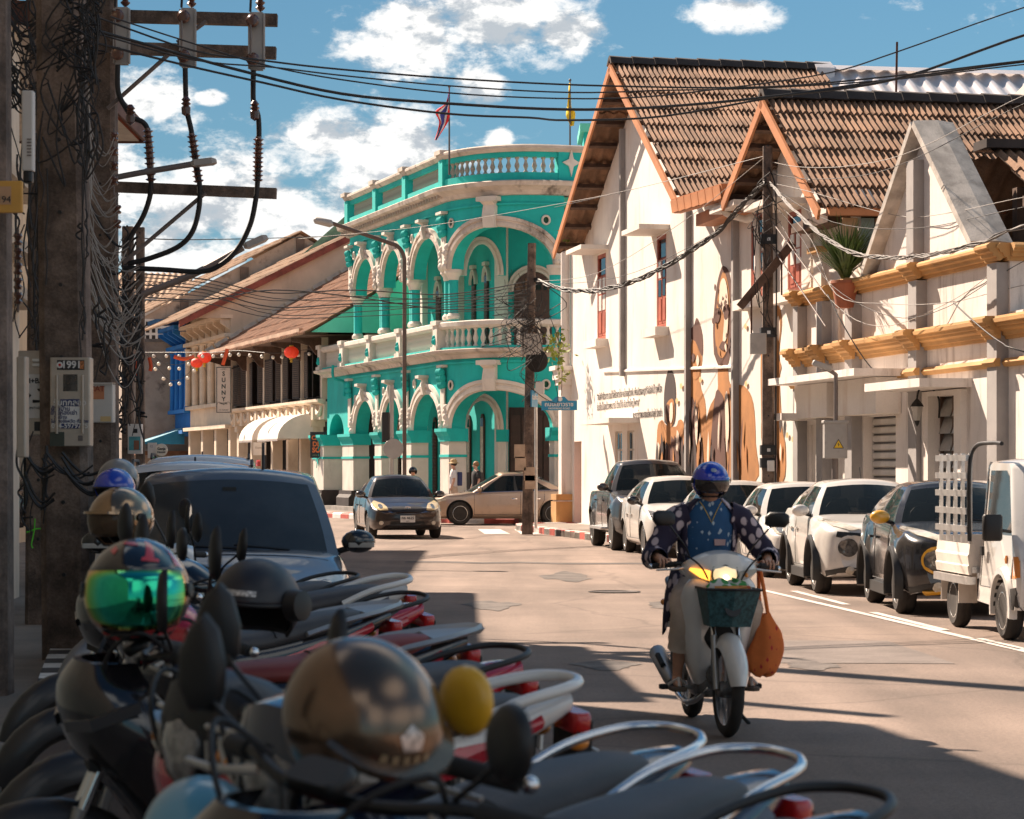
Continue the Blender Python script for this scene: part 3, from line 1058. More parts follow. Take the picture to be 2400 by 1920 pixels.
# flags on the roof
def flag_pole(px,ptop,pbase,Y,label):
 t = thing('flagpole',label,'flagpole',at(px,pbase,Y))
 h = (pbase - ptop) / 6000 * Y
 MB().lathe([(.03,-.8),(.022,h)],n=8).sph((0,0,h),.045,8,6).build('pole',mat('flagpole grey',(.10,.09,.09),.5),t,smooth=40)
 return t,h
fp,fh = flag_pole(1053,203,348,77.5,'grey flagpole with the striped national flag on the corner house roof')
def hanging_flag(name,pts_l,pts_r,bands,par,label):
 """limp cloth between two edges; bands: (fraction from, to, material)"""
 n = 22
 L_,R_ = cat_rom(pts_l,8),cat_rom(pts_r,8)
 f = bpy.data.objects.new(name,None); COL.objects.link(f); f.parent = par
 for (b0,b1,m_) in bands:
  mb = MB()
  rows = []
  for s_ in np.linspace(b0,b1,4):
   row = []
   for a,b in zip(L_,R_):
    p = a.lerp(b,s_)
    row.append(p + Vector((0,.05*sin(9*s_ + p.z*8),0)))
   rows.append(row)
  for r0,r1 in zip(rows,rows[1:]):
   for i in range(len(r0) - 1):
    mb.poly([r0[i],r0[i + 1],r1[i + 1],r1[i]])
  o = mb.build('stripe',m_,f,smooth=80)
  o.modifiers.new('cloth','SOLIDIFY').thickness = .008
 return f
mr = mat('flag red',(.85,.03,.03),.8,var=.1)
mw = mat('flag white',(.75,.72,.72),.8,var=.1)
mbl = mat('flag navy',(.05,.06,.28),.8,var=.1)
k = 1 / 6000 * 77.5
hanging_flag('flag',[(-.0,0,fh - .05),(-.10,0,fh - .5),(-.42,.03,fh - .75),(-.30,0,fh - 1.1),(-.45,.02,fh - 1.62)],
             [(0,0,fh - .06),(0,0,fh - .55),(0,.0,fh - .95),(-.12,0,fh - 1.2),(-.38,.02,fh - 1.62)],
             [(0,.2,mr),(.2,.36,mw),(.36,.66,mbl),(.66,.82,mw),(.82,1,mr)],fp,'')
fp2,fh2 = flag_pole(1336,188,338,77.5,'thin flagpole with a furled yellow flag beside the brown roof')
my = mat('flag yellow',(.80,.55,.03),.8,var=.15)
hanging_flag('flag',[(-.02,0,fh2 - .08),(-.09,0,fh2 - .8),(-.11,.05,fh2 - 1.1),(.02,0,fh2 - 1.4)],
             [(.02,0,fh2 - .08),(.04,.02,fh2 - .8),(.16,0,fh2 - 1.0),(.11,0,fh2 - 1.38)],[(0,1,my)],fp2,'')
# ------------------------------------------------------------------ white warehouse with two gables, and the ochre corniced house next to it
m_wallw = mat('old whitewash',(.76,.70,.64),.88,var=.10,vs=.6,bump=.15,bs=18,stain=.5,stain_col=(.46,.31,.21),stain_scale=(1.6,1.6,.35),grain=.06)
m_wallw2 = mat('stained whitewash',(.76,.70,.65),.88,var=.12,vs=.6,bump=.15,bs=18,stain=.75,stain_col=(.26,.20,.165),stain_scale=(3.0,3.0,.4),grain=.06)
m_pier = mat('shade deepened grey pier',(.33,.31,.30),.85,var=.12,stain=.3,stain_scale=(3,3,.5))  # greyer than the wall, so the colour deepens the piers' shaded sides
m_ochre = mat('ochre limewash',(.50,.275,.10),.82,var=.22,vs=1.0,bump=.1,stain=.35,stain_col=(.22,.11,.05),stain_scale=(2,2,1))
m_fascia = mat('orange fascia paint',(.50,.20,.08),.65,var=.2,vs=1.2,dirt=.35)
m_tile = mat('old clay roof',(.31,.175,.105),.9,var=.45,vs=1.2,bump=.4,bs=30,dirt=.85,grain=.35)
m_tile_d = mat('black mossy ridge',(.045,.035,.032),.95,var=.4,vs=2)
m_redw = mat('red brown shutter paint',(.36,.085,.045),.6,var=.3,vs=2.5,dirt=.3)
m_timber = mat('old roof timber',(.11,.065,.045),.85,var=.4,vs=4)
m_pale_j = mat('pale joinery',(.55,.47,.38),.7,var=.2)
m_zinc = mat('silver roof sheet',(.62,.60,.62),.45,.4,var=.15,vs=.8)

def frame_M(F,u,v,z):
 M = Matrix.Rotation(F.rz,4,'Z')
 M.translation = F.P(u,v,z)
 return M
def holed_wall(mb,top,holes,z0,th):
 """wall in local (u, v, z): top = [(u, z)...] outline, holes = (u0, u1, z0, z1); reveals are th deep"""
 us = sorted(set([p[0] for p in top] + [h[0] for h in holes] + [h[1] for h in holes]))
 tu,tz = [p[0] for p in top],[p[1] for p in top]
 for a,b in zip(us,us[1:]):
  ta,tb = np.interp(a,tu,tz),np.interp(b,tu,tz)
  hs = sorted([(h[2],h[3]) for h in holes if h[0] <= a + 1e-6 and h[1] >= b - 1e-6])
  z = z0
  for h0,h1 in hs + [(None,None)]:
   if h0 is None:
    mb.poly([(a,0,z),(b,0,z),(b,0,tb),(a,0,ta)])
   else:
    if h0 > z:
     mb.poly([(a,0,z),(b,0,z),(b,0,h0),(a,0,h0)])
    z = h1
 for (a,b,c,d) in holes:
  for q in (((a,0,c),(a,th,c),(a,th,d),(a,0,d)),((b,0,c),(b,0,d),(b,th,d),(b,th,c)),
                  ((a,0,d),(a,th,d),(b,th,d),(b,0,d)),((a,0,c),(b,0,c),(b,th,c),(a,th,c))):
   mb.poly(q)
 # top edge thickness
 for (a,za),(b,zb) in zip(top,top[1:]):
  mb.poly([(a,0,za),(b,0,zb),(b,.35,zb),(a,.35,za)])
 return mb

def corrugated(parent,O,along,down,rows,pitch,amp,mtl,name='roof_course',lap=.06,ragged=0.0):
 """a roof slope in overlapping courses of ribbed sheet; O = ridge start, along = ridge vector, down = slope vector"""
 O,along,down = Vector(O),Vector(along),Vector(down)
 n_ = along.cross(down).normalized()
 if n_.z < 0:
  n_ = -n_
 L_ = along.length
 k = int(L_/pitch*6)
 ea = along.normalized()
 for r in range(rows):
  mb = MB()
  f0,f1 = r / rows,(r + 1) / rows + lap / rows
  rowsv = []
  for f,lift in ((f0,0.0),((f0 + f1)/2,.022),(f1,.045),(f1,.012)):
   row = []
   for i in range(k + 1):
    w = amp * cos(2*pi*i/6)
    rg = ragged * sin(i*1.7 + r) * sin(i*.31 + 2*r) if f == f1 else 0
    row.append(O + ea*(L_*i/k) + down*(f + rg) + n_*(w + lift + .008*sin(i*.13 + r*2)))
   rowsv.append(row)
  n0 = mb._p([p for row in rowsv for p in row])
  for q in range(3):
   for i in range(k):
    a = n0 + q * (k + 1) + i
    mb.face(a,a + 1,a + k + 2,a + k + 1)
  mb.build(name,mtl,parent,smooth=50)

wh = thing('white_warehouse','tall white warehouse with two steep brown gables and a mural','building',FW.P(0,0,0),FW.rz)
def fu(px,py,v=0.0):
 return FW.uz(px,py,v)
WB = 22.75       # where the ochre corniced house begins
win_u = [(3.57,4.64,4.95,7.14),(10.33,11.30,4.89,7.03),(18.66,19.68,5.02,6.72),(21.32,22.25,4.97,6.5)]
low_u = [(5.75,6.55,.9,2.55),(7.15,7.95,.9,2.55)]
arch_u = (.5,1.5)
holes = win_u + low_u + [(arch_u[0],arch_u[1],.15,2.35)]
top = [(0,7.85),(1.6,7.65),(2.4,7.85),(8.75,11.05),(15.2,7.45),(15.4,7.3),(19.3,7.1),(19.5,7.0),(22.29,8.5),(25.9,6.2)]
holed_wall(MB(),top,holes,-.02,.28).build('front_wall',m_wallw,wh)
MB().poly([(0,0,-.02),(0,0,7.6),(0,14,7.6),(0,14,-.02)]).poly([(0,.35,7.6),(0,14,7.6),(15,14,7.6),(15,.35,7.6)]).build('side_wall',m_wallw,wh)
MB().poly([(25.9,0.36,4),(25.9,0.36,6.15),(25.9,14,6.15),(25.9,14,4)]).build('side_wall',m_wallw2,wh)
# thicker lower wall ends in a ledge
MB().prism([(0,0),(0,-.05),(.04,-.05),(.07,0)],(4.4,0,4.08),(0,0,1),(0,1,0),(1,0,-.03),13.2).build('wall_ledge',m_wallw,wh)
# flat piers on the wall (their grey colour deepens the shade on the camera side)
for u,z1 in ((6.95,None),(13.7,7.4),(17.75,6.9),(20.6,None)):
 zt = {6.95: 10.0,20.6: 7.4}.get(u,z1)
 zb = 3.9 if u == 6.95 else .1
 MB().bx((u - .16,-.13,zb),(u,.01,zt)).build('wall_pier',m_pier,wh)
# arched passage end
mb = MB()
P_ = lambda u,z,d: (u,-d,z)
arch_wall(mb,P_,arch_u[0],arch_u[1],2.35,3.0,[(arch_u[0] + .001,arch_u[1] - .001,2.35,2.85)],-.001,-.26)
mb.build('arch_head',m_wallw,wh)
MB().bx((.4,.29,.1),(1.6,.5,3.0)).build('passage_wall',mat('salmon plaster',(.52,.27,.16),.85,var=.2),wh)
MB().bx((1.28,.1,.15),(1.5,.28,2.1)).build('red_gate',mat('red gate paint',(.32,.03,.035),.6,var=.2),wh)
# windows
def sash(par,u0,u1,z0,z1,v,col,upper):
 w = u1 - u0
 mb = MB()
 mb.bx((u0,v,z0),(u1,v + .04,z1))
 o = mb.build('window',col,par)
 fr = MB()
 fr.bx((u0 - .005,v - .06,z0),(u0 + .09,v + .03,z1)).bx((u1 - .09,v - .06,z0),(u1 + .005,v + .03,z1)).bx((u0 + .09,v - .06,z1 - .09),(u1 - .09,v + .03,z1)).bx((u0 + .09,v - .06,z0),(u1 - .09,v + .03,z0 + .08))
 fr.build('frame',col,o)
 h = z1 - z0
 sh_h = h * (.74 if upper else 1)
 for s_ in (0,1):
  a = u0 + .1 + s_ * (w/2 - .07)
  b = a + w / 2 - .13
  mb = MB()
  mb.bx((a,v - .05,z0 + .09),(b,v - .005,z0 + sh_h))
  leaf = mb.build('shutter',col,o)
  pm = MB().bx((a + .05,v - .065,z0 + .16),(b - .05,v - .049,z0 + sh_h*.42))
  pm.build('panel',col,leaf)
  for q in (0,1):
   za,zb_ = z0 + sh_h * (.46 + .27*q),z0 + sh_h * (.70 + .27*q)
   MB().bx((a + .05,v - .062,za),(b - .05,v - .049,zb_)).build('pane',m_glassy if R.random() < .4 else mat('white curtain behind glass',(.7,.66,.6),.4,var=.1),leaf)
 MB().bx((u0 + .1,v - .02,z0 + sh_h + .05),(u1 - .1,v - .01,z1 - .1)).build('fanlight',m_glassy,o)
 return o
for (a,b,c,d) in win_u:
 sash(wh,a,b,c,d,.07,m_redw,True)
 MB().bx((a - .25,-.32,c - .22),(b + .25,.05,c - .02)).build('sill',m_wallw,wh)
 MB().bx((a - .55,-.72,d + .06),(b + .35,.06,d + .17)).build('canopy',m_wallw,wh)
for (a,b,c,d) in low_u:
 sash(wh,a,b,c,d,.1,m_pale_j,False)
MB().bx((4.9,-.75,2.72),(8.5,.05,2.84)).build('canopy',m_wallw,wh)
# corner pier and drain pipe
mb = MB()
for (z0,z1,r) in ((.14,.75,.36),(.75,.9,.30),(.9,3.9,.22),(3.9,4.05,.3),(4.05,4.3,.36),(4.3,4.42,.44)):
 mb.bx((-.12 - r,-.05 - r,z0),(-.12 + r,-.05 + r,z1))
o = mb.build('corner_pier',m_wallw2,wh)
for z0,z1 in ((.14,.72),(.76,.92)):
 MB().bx((-.5,-.45,z0),(.26,.33,z1)).build('pier_base',m_ochre,o)
MB().tube([(-.1,-.12,4.4),(-.1,-.12,7.7)],.13,10).build('drain_pipe',m_wallw2,wh,smooth=50)
# gable 1
def slope_vec(a,b):
 return Vector((b[0] - a[0],0,b[1] - a[1]))
A1,L1,R1 = (8.75,11.35),(1.55,7.45),(15.45,7.45)
A2,L2,R2 = (22.29,8.60),(19.35,6.95),(25.98,6.15)
corrugated(wh,(A1[0],-.75,A1[1]),(0,5.2,0),slope_vec(A1,R1),8,.122,.036,m_tile,ragged=.004)
corrugated(wh,(A1[0],-.75,A1[1]),(0,5.2,0),slope_vec(A1,L1),4,.3,.042,m_tile)
corrugated(wh,(A1[0],4.4,A1[1] - .05),(0,6.0,0),slope_vec(A1,R1),1,.42,.045,m_zinc,'metal_roof')
mb = MB().prism([(-.3,-.05),(0,.09),(.3,-.05),(0,.06)],(8.75,4.3,11.33),(1,0,0),(0,0,1),(0,1,0),6.4)
mb.build('metal_ridge',m_zinc,wh)
mb = MB()
mb.prism([(0,0),(.0,-.35),(.35,-.62),(.35,-.2)],(8.75,4.25,11.5),(1,0,0),(0,0,1),(0,1,0),.45)
mb.build('metal_flashing',m_zinc,wh)
corrugated(wh,(A2[0],-.75,A2[1]),(0,5.3,0),slope_vec(A2,R2),6,.122,.036,m_tile,ragged=.005)
corrugated(wh,(A2[0],-.75,A2[1]),(0,5.3,0),slope_vec(A2,L2),4,.3,.042,m_tile)
rt = MB().prism([(-.28,-.09),(-.12,.08),(0,.12),(.12,.08),(.28,-.09),(.2,-.12),(0,.04),(-.2,-.12)],(0,0,0),(1,0,0),(0,0,1),(0,1,0),.58).mesh('ridge_tile',m_tile_d)
pieces('ridge_tile',rt,[Matrix.Translation((A1[0],-.8 + .54*i,A1[1] + .03)) @ Matrix.Rotation(-.05,4,'X') for i in range(10)],wh)
pieces('ridge_tile',rt,[Matrix.Translation((A2[0],-.8 + .54*i,A2[1] + .03)) @ Matrix.Rotation(-.04,4,'X') for i in range(10)],wh)
def barge(A,B,v,w=.20,th=.05):
 a,b = Vector((A[0],v,A[1])),Vector((B[0],v,B[1]))
 d = (b - a).normalized()
 n = Vector((-d.z,0,d.x))
 if n.z > 0:
  n = -n
 mb = MB()
 mb.loft([[p + n*.04,p + n*(w + .04),p + n*(w + .04) + Vector((0,th,0)),p + n*.04 + Vector((0,th,0))] for p in (a,b + d*.05)])
 return mb.build('bargeboard',m_fascia,wh)
for A,B in ((A1,L1),(A1,R1),(A2,L2),(A2,R2)):
 barge(A,B,-.80)
# purlin ends and rafters under the overhanging verge
for A,B,n in ((A1,L1,9),(A1,R1,8),(A2,L2,6),(A2,R2,6)):
 for i in range(n):
  f = (i + .5) / n
  p = Vector((A[0] + (B[0] - A[0])*f,0,A[1] + (B[1] - A[1])*f - .13))
  MB().box((p.x,-.35,p.z),(.11,.72,.11),Matrix.Rotation(atan2(-(B[1] - A[1]),B[0] - A[0]),3,'Y')).build('purlin',m_timber,wh)
# valley between the gables with its boxed gutter
mb = MB().prism([(0,0),(0,-.3),(-.16,-.3),(-.22,0)],(15.25,-.62,7.38),(0,1,0),(0,0,1),(1,0,-.03),4.25)
mb.build('gutter',m_fascia,wh)
gp = MB().box((0,0,0),(.55,.02,.26)).mesh('gutter_panel',mat('worn orange gutter',(.58,.24,.10),.6,var=.25,dirt=.4))
pieces('gutter_panel',gp,[Matrix.Translation((15.55 + .6*i,-.83,7.21 - .018*i)) @ Matrix.Rotation(.15,4,'X') for i in range(7)],wh)
MB().bx((15.9,-.45,6.75),(18.9,-.03,7.0)).build('gutter_beam',m_fascia,wh)
corrugated(wh,(15.3,2.2,8.15),(4.1,0,-.1),(0,-2.75,-.78),1,.2,.03,m_tile,'valley_roof')
mb = MB().tube(cat_rom([(18.7,-.6,7.0),(18.75,-.55,6.75),(19.0,-.2,6.6),(19.5,-.12,6.45),(19.55,-.1,5.0)],5),.07,8)
mb.build('down_pipe',m_wallw,wh,smooth=60)
# firewall behind the second roof and the rounded gable beyond it
mb = MB().prism([(21.2,4),(21.2,8.9),(22.29,9.15),(26.4,6.4),(26.4,4)],(0,4.6,0),(1,0,0),(0,0,1),(0,1,0),.5)
mb.build('fire_wall',m_wallw2,wh)
mb = MB()
o_ = [(20.6,4)] + [(22.3 + 1.7*cos(a),8.6 + 1.5*sin(a)) for a in np.linspace(pi,0,16)] + [(24.2,4)]
mb.prism(o_,(0,6.0,0),(1,0,0),(0,0,1),(0,1,0),.6)
mb.build('rounded_gable',m_wallw2,wh)

# mural: flat paint on the wall
m_mo = mat('mural ochre',(.40,.17,.05),.9,var=.22,vs=1.2,dirt=.3)
m_mb = mat('mural brown',(.10,.038,.024),.9,var=.25,vs=1.2)
m_md = mat('mural dark',(.04,.024,.022),.9,var=.25,vs=1.2)
m_mc = mat('mural cream',(.72,.58,.46),.9,var=.12,vs=1.2)
mural = bpy.data.objects.new('mural',None); COL.objects.link(mural); mural.parent = wh
mural['label'] = 'tall ochre and brown mural of standing people'
_lay = [0]
def paint(pts,m_,smooth=True):
 q = [fu(px,py) for px,py in pts]
 _lay[0] += 1
 v = -.006 - .0007 * _lay[0]
 if smooth:
  q = [(p.x,p.y) for p in cat_rom([Vector((a,b,0)) for a,b in q + [q[0]]],4)][:-1]
 mb = MB()
 mb.prism(q,(0,v,0),(1,0,0),(0,0,1),(0,1,0),.0012)
 mb.build('painted_shape',m_,mural)
def layer(k):
 pass
layer(0)
paint([(1655,1130),(1650,1040),(1662,960),(1682,918),(1684,862),(1705,856),(1712,900),(1745,905),(1766,945),(1772,1040),(1770,1130)],m_mo)
paint([(1674,830),(1672,765),(1679,680),(1690,632),(1698,624),(1710,640),(1717,700),(1715,780),(1708,850),(1690,866)],m_mb)
paint([(1602,1130),(1606,980),(1617,935),(1618,860),(1622,800),(1640,780),(1647,830),(1642,900),(1655,960),(1650,1130)],m_mo)
paint([(1613,795),(1612,775),(1626,765),(1634,745),(1644,770),(1648,800),(1646,835),(1630,800)],m_mb)
paint([(1558,990),(1557,930),(1562,885),(1570,864),(1580,880),(1585,920),(1583,985),(1572,1000)],m_md)
paint([(1540,1130),(1541,1010),(1552,985),(1562,996),(1585,1000),(1592,985),(1604,1000),(1612,1130)],m_mo)
paint([(1788,1130),(1785,960),(1784,840),(1792,720),(1808,712),(1828,720),(1833,760),(1826,830),(1832,860),(1828,890),(1834,1000),(1842,1050),(1836,1130)],m_mo)
layer(1)
paint([(1680,822),(1677,770),(1684,690),(1694,640),(1704,650),(1711,700),(1709,770),(1704,822),(1692,840)],m_mo)
paint([(1660,1130),(1676,935),(1690,920),(1700,965),(1696,1130)],m_mb)
paint([(1718,1130),(1716,960),(1710,910),(1722,925),(1726,1000),(1724,1130)],m_mb)
paint([(1618,870),(1620,815),(1632,806),(1643,840),(1640,880),(1628,890)],m_mo)
paint([(1608,1120),(1616,950),(1628,940),(1632,1010),(1624,1120)],m_mb)
paint([(1562,985),(1562,955),(1568,940),(1578,935),(1582,955),(1581,985),(1572,1002)],m_mo)
paint([(1790,860),(1790,740),(1802,722),(1820,730),(1822,800),(1812,870)],m_md)
paint([(1820,760),(1826,740),(1830,765),(1826,800)],m_mc)
for k in range(10):
 x = 1543 + 6.5 * k
 y = 1012 + R.uniform(-8,30)
 paint([(x,y),(x + 6,y + 14),(x + 5,y + 50),(x + 7,y + 95),(x - 1,y + 70),(x - 2,y + 30)],R.choice([m_md,m_mb,m_mb,m_mc]))
for k in range(5):
 x = 1600 + 14 * k + (40 if k > 3 else 0)
 y = 1000 + R.uniform(-10,40)
 paint([(x,y),(x + 5,y + 10),(x + 8,y + 70),(x + 3,y + 110),(x,y + 60)],R.choice([m_md,m_mb]))
layer(2)
paint([(1688,720),(1690,670),(1698,652),(1706,670),(1710,730),(1706,790),(1697,800),(1700,740)],m_mc)
paint([(1678,730),(1686,722),(1691,730),(1688,752),(1680,758)],m_mb)
paint([(1698,720),(1706,712),(1711,722),(1709,745),(1701,748)],m_mb)
paint([(1688,815),(1696,800),(1706,806),(1700,822)],m_mb)
paint([(1622,838),(1628,828),(1632,838),(1627,850)],m_mb)
paint([(1634,845),(1638,832),(1642,845),(1638,860)],m_mc)
paint([(1572,985),(1573,950),(1579,945),(1580,975),(1576,992)],m_mc)
paint([(1563,966),(1564,950),(1571,952),(1570,990),(1566,985)],m_mb)
paint([(1702,930),(1708,920),(1712,1000),(1706,1060)],m_mc)
layer(1)
for k,(x,y) in enumerate(((1751,765),(1752,900),(1849,1020),(1862,1030),(1645,890),(1600,905),(1590,940))):
 paint([(x + 3*cos(a),y + 7*sin(a)) for a in np.linspace(0,2*pi,8)[:-1]],mat('mural pale orange',(.74,.46,.22),.9))
for k in range(46):
 x0,x1,y0 = R.choice(((1664,1766,960),(1610,1648,930),(1790,1838,860),(1545,1610,1010)))
 x,y,l = R.uniform(x0,x1),R.uniform(y0,1060),R.uniform(25,110)
 w = R.uniform(1.2,4.5)
 q = R.uniform(-5,5)
 paint([(x,y),(x + w + q*.4,y + l*.35),(x + w*.4 + q,y + l),(x - w*.6 + q*.6,y + l*.5)],R.choice([m_mb,m_mb,m_md,m_mc,m_mo]))
for k in range(16):
 x,y = R.uniform(1676,1712),R.uniform(650,840)
 paint([(x,y),(x + R.uniform(1,4),y + 6),(x + R.uniform(0,3),y + R.uniform(10,22)),(x - 1.5,y + 9)],R.choice([m_mb,m_mb,m_mc]))
# painted lines of writing
def wall_text(s_,px0,px1,py0,size_k,m_):
 (u0,z0),(u1,z1) = fu(px0,py0),fu(px1,py0 - (px1 - px0)*.085)
 z = (z0 + z1) / 2
 me = text_mesh(s_,.24,m_,align='LEFT',bold=.012,ext=.001)
 xs = [v.co.x for v in me.vertices] or [0,1]
 k = (u1 - u0) / (max(xs) - min(xs))
 o = bpy.data.objects.new('wall_writing',me); COL.objects.link(o); o.parent = wh
 o.matrix_local = face_m((u0,-.012,z),(1,0,0),(0,0,1)) @ Matrix.Diagonal((k,size_k,1,1))
m_ink = mat('wall lettering black',(.04,.032,.03),.8)
wall_text('“สามัคคี ศรีตระการ รวมน้ำใจให้เราชาวไทย คนไทยอยู่ด้วยกัน เพื่อนมิตรและญาติ จับมือกันไว้ ดุจพี่น้อง',1400,1552,928,1.0,m_ink)
wall_text('ร่มเย็นเป็นสุขด้วยพระบารมี ด้วยน้ำใจ อันกว้างใหญ่ไพศาล”',1400,1500,954,1.0,m_ink)
wall_text('พระบรมราโชวาทพระบาทสมเด็จพระเจ้าอยู่หัว รัชกาลที่ ๙',1484,1553,974,1.0,m_ink)

# -------- ochre corniced house
oh = thing('ochre_trimmed_house','white stained house with ochre cornices, roller shutters and a terrace','building',FW.P(0,0,0),FW.rz)
UE = 41.0
shut = [(23.75,25.2,.15,2.5),(26.2,27.95,.15,2.5)]
louv = [(29.85,31.05,.8,2.75)]
door_u = [(22.95,23.6,.15,2.42)]
rec = [(24.75,25.72,3.75,4.62)]
win2 = [(23.55,24.0,3.85,4.55)]
holed_wall(MB(),[(22.4,4.84),(24.6,4.84),(24.62,4.84),(33.15,4.84),(33.16,3.9),(UE,3.9)],shut + louv + door_u + rec + win2,-.02,.3).build('front_wall',m_wallw2,oh).location = (0,-.055,0)
prof_c = [(0,3.50),(-.05,3.50),(-.06,3.55),(-.10,3.555),(-.11,3.61),(-.17,3.64),(-.175,3.68),(-.22,3.685),(-.23,3.73),(-.28,3.735),(-.285,3.79),(-.25,3.80),(-.24,3.83),(0,3.83)]
def cornice(name,prof,u0,u1,v=-.055,mtl=m_ochre):
 mb = MB()
 mb.loft([[(u,v + a,z) for a,z in prof] for u in (u0,u1)])
 return mb.build(name,mtl,oh)
piers = [(22.5,22.8),(24.0,24.35),(25.72,26.12),(29.12,29.52),(32.7,33.1),(36.5,36.9)]
low_only = (36.5,)
cornice('cornice',prof_c,22.35,UE)
cornice('string_moulding',[(0,3.1),(-.07,3.1),(-.11,3.16),(-.07,3.22),(0,3.22)],22.4,UE)
up = [(0,4.64),(-.05,4.64),(-.06,4.69),(-.11,4.70),(-.12,4.75),(-.17,4.77),(-.18,4.81),(-.22,4.82),(-.22,4.86),(-.16,4.9),(.3,4.9)]
cornice('parapet_cornice',up,22.4,24.5)
cornice('parapet_cornice',up,25.75,33.2)
mb = MB()
mb.loft([[(33.15 - x,v,z) for x,z in up] for v in (-.06,6)])
mb.build('parapet_cornice',m_ochre,oh)
MB().bx((32.9,.25,3.7),(33.15,6,4.7)).build('return_wall',m_wallw2,oh)
MB().bx((33.15,-.05,3.6),(UE,6,3.86)).build('side_roof',m_conc_g,oh)
for a,b in piers:
 MB().bx((a,-.24,.1),(b,-.05,3.5 if a == 36.5 else 4.62)).build('wall_pier',m_pier,oh)
 for nm,pr in (('cornice_break',prof_c),('cornice_break',[(x,z) for x,z in up])):
  if a in (24.0,36.5) and pr is not prof_c:
   continue
  mb = MB()
  mb.loft([[(u,-.20 + x,z + .004) for x,z in pr] for u in (a - .07,b + .07)])
  mb.build(nm,m_ochre,oh)
 mb = MB()
 mb.loft([[(u,-.2 + x,z) for x,z in [(0,3.1),(-.07,3.1),(-.11,3.16),(-.07,3.22),(0,3.22)]] for u in (a - .05,b + .05)])
 mb.build('moulding_break',m_ochre,oh)
# shop shutters: each slat a piece
m_roll = mat('white roller slat',(.62,.58,.54),.55,var=.15,vs=2,dirt=.3)
slat_m = {}
for a,b,c,d in shut:
 o = MB().bx((a,.14,c),(b,.18,d)).build('roller_shutter',mat('roller gap',(.10,.09,.085),.7),oh)
 me = MB().prism([(0,0),(-.035,.02),(-.035,.10),(0,.115)],(a + .02,.138,0),(0,1,0),(0,0,1),(1,0,0),b - a - .04).mesh('slat',m_roll)
 pieces('slat',me,[(0,0,z) for z in np.arange(c + .03,d - .1,.145)],o)
 MB().bx((a - .25,-.5,d + .02),(b + .3,-.06,d + .62)).build('shutter_box',m_wallw,oh)
 MB().bx((a - .45,-.95,d + .63),(b + .55,-.03,d + .75)).build('canopy',m_wallw2,oh)
MB().bx((22.6,-.8,2.5),(23.7,-.03,2.62)).build('canopy',m_wallw2,oh)
MB().bx((28.9,-.9,2.85),(31.6,-.03,2.98)).build('canopy',m_wallw2,oh)
a,b,c,d = louv[0]
MB().bx((a - .3,-.16,c - .2),(a,-.05,d + .08)).bx((b,-.16,c - .2),(b + .3,-.05,d + .08)).bx((a,-.16,d),(b,-.05,d + .08)).build('window_surround',m_wallw,oh)
o = MB().bx((a,.12,c),(b,.16,d)).build('louvre_window',mat('louvre dark',(.06,.055,.05),.7),oh)
MB().bx(((a + b)/2 - .03,.04,c),((a + b)/2 + .03,.11,d)).bx((a,.04,c),(a + .05,.11,d)).bx((b - .05,.04,c),(b,.11,d)).build('frame',m_timber,o)
gl = MB().box((0,0,0),((b - a)/2 - .09,.012,.30),Matrix.Rotation(-.35,3,'X')).mesh('louvre_blade',mat('dusty grey glass',(.30,.29,.27),.25,var=.3,vs=2))
pieces('louvre_blade',gl,[((a + b)/2 + s_*((b - a)/4),.06,z) for s_ in (-1,1) for z in np.arange(c + .15,d,.27)],o)
a,b,c,d = door_u[0]
o = MB().bx((a,.12,c),(b,.16,d)).build('red_door',mat('dark red door',(.26,.03,.03),.6,var=.25),oh)
pn = MB().box((0,0,0),(.12,.02,1.9)).mesh('plank',mat('dark red door',(.26,.03,.03)))
pieces('plank',pn,[(a + .1 + .15*i,.11,1.25) for i in range(4)],o)
# lattice panel and little shuttered window of the first floor
a,b,c,d = rec[0]
o = MB().bx((a,.24,c),(b,.26,d)).build('lattice_back',mat('lattice shade',(.28,.25,.23),.8),oh)
mb = MB()
for i in range(7):
 x = a + (b - a) * (i + .5) / 7
 mb.bx((x - .02,.10,c + .02),(x + .02,.14,d - .02))
for i in range(6):
 z = c + (d - c) * (i + .5) / 6
 mb.bx((a + .01,.141,z - .02),(b - .01,.17,z + .02))
mb.build('lattice',m_white,o)
MB().bx((a - .1,-.12,d + .01),(b + .1,.2,d + .14)).build('lattice_rail',m_ochre,o)
a,b,c,d = win2[0]
o = MB().bx((a,.16,c),(b,.2,d)).build('small_window',mat('grey shutter paint',(.42,.39,.36),.7),oh)
mb = MB()
for q in range(9):
 z = c + .05 + q * .075
 mb.bx((a + .04,.13,z),(b - .04,.159,z + .04))
mb.build('shutter_slats',mat('grey shutter paint',(.42,.39,.36)),o)
MB().bx((a - .3,-.2,c - .14),(b + .3,-.05,c - .06)).build('sill',m_wallw,o)
# terrace: back wall, door, column, awning cloth
MB().bx((22.4,2.1,3.7),(28.0,2.3,6.3)).build('terrace_wall',mat('beige plaster',(.50,.37,.26),.85,var=.15),oh)
MB().bx((22.4,-.1,4.80),(33.1,8,4.88)).build('terrace_deck',m_conc_g,oh)
o = MB().bx((24.3,2.02,4.9),(25.6,2.1,6.0)).build('terrace_door',m_timber,oh)
MB().bx((24.42,1.99,4.9),(25.48,2.02,5.9)).build('door_leaf',mat('dark door leaf',(.05,.045,.04),.6),o)
MB().bx((23.35,-.1,4.9),(23.85,.4,6.1)).build('terrace_column',m_wallw,oh)
for z in (5.95,5.55):
 MB().bx((23.28,-.2,z),(23.92,.47,z + .1)).build('column_band',m_ochre,oh)
mb = MB()
for q in range(8):
 mb.prism([(0,0),(.16,.0),(0,.12)],(23.2,-.1,4.95 + q*.13),(-1,0,0),(0,0,1),(0,1,0),.4)
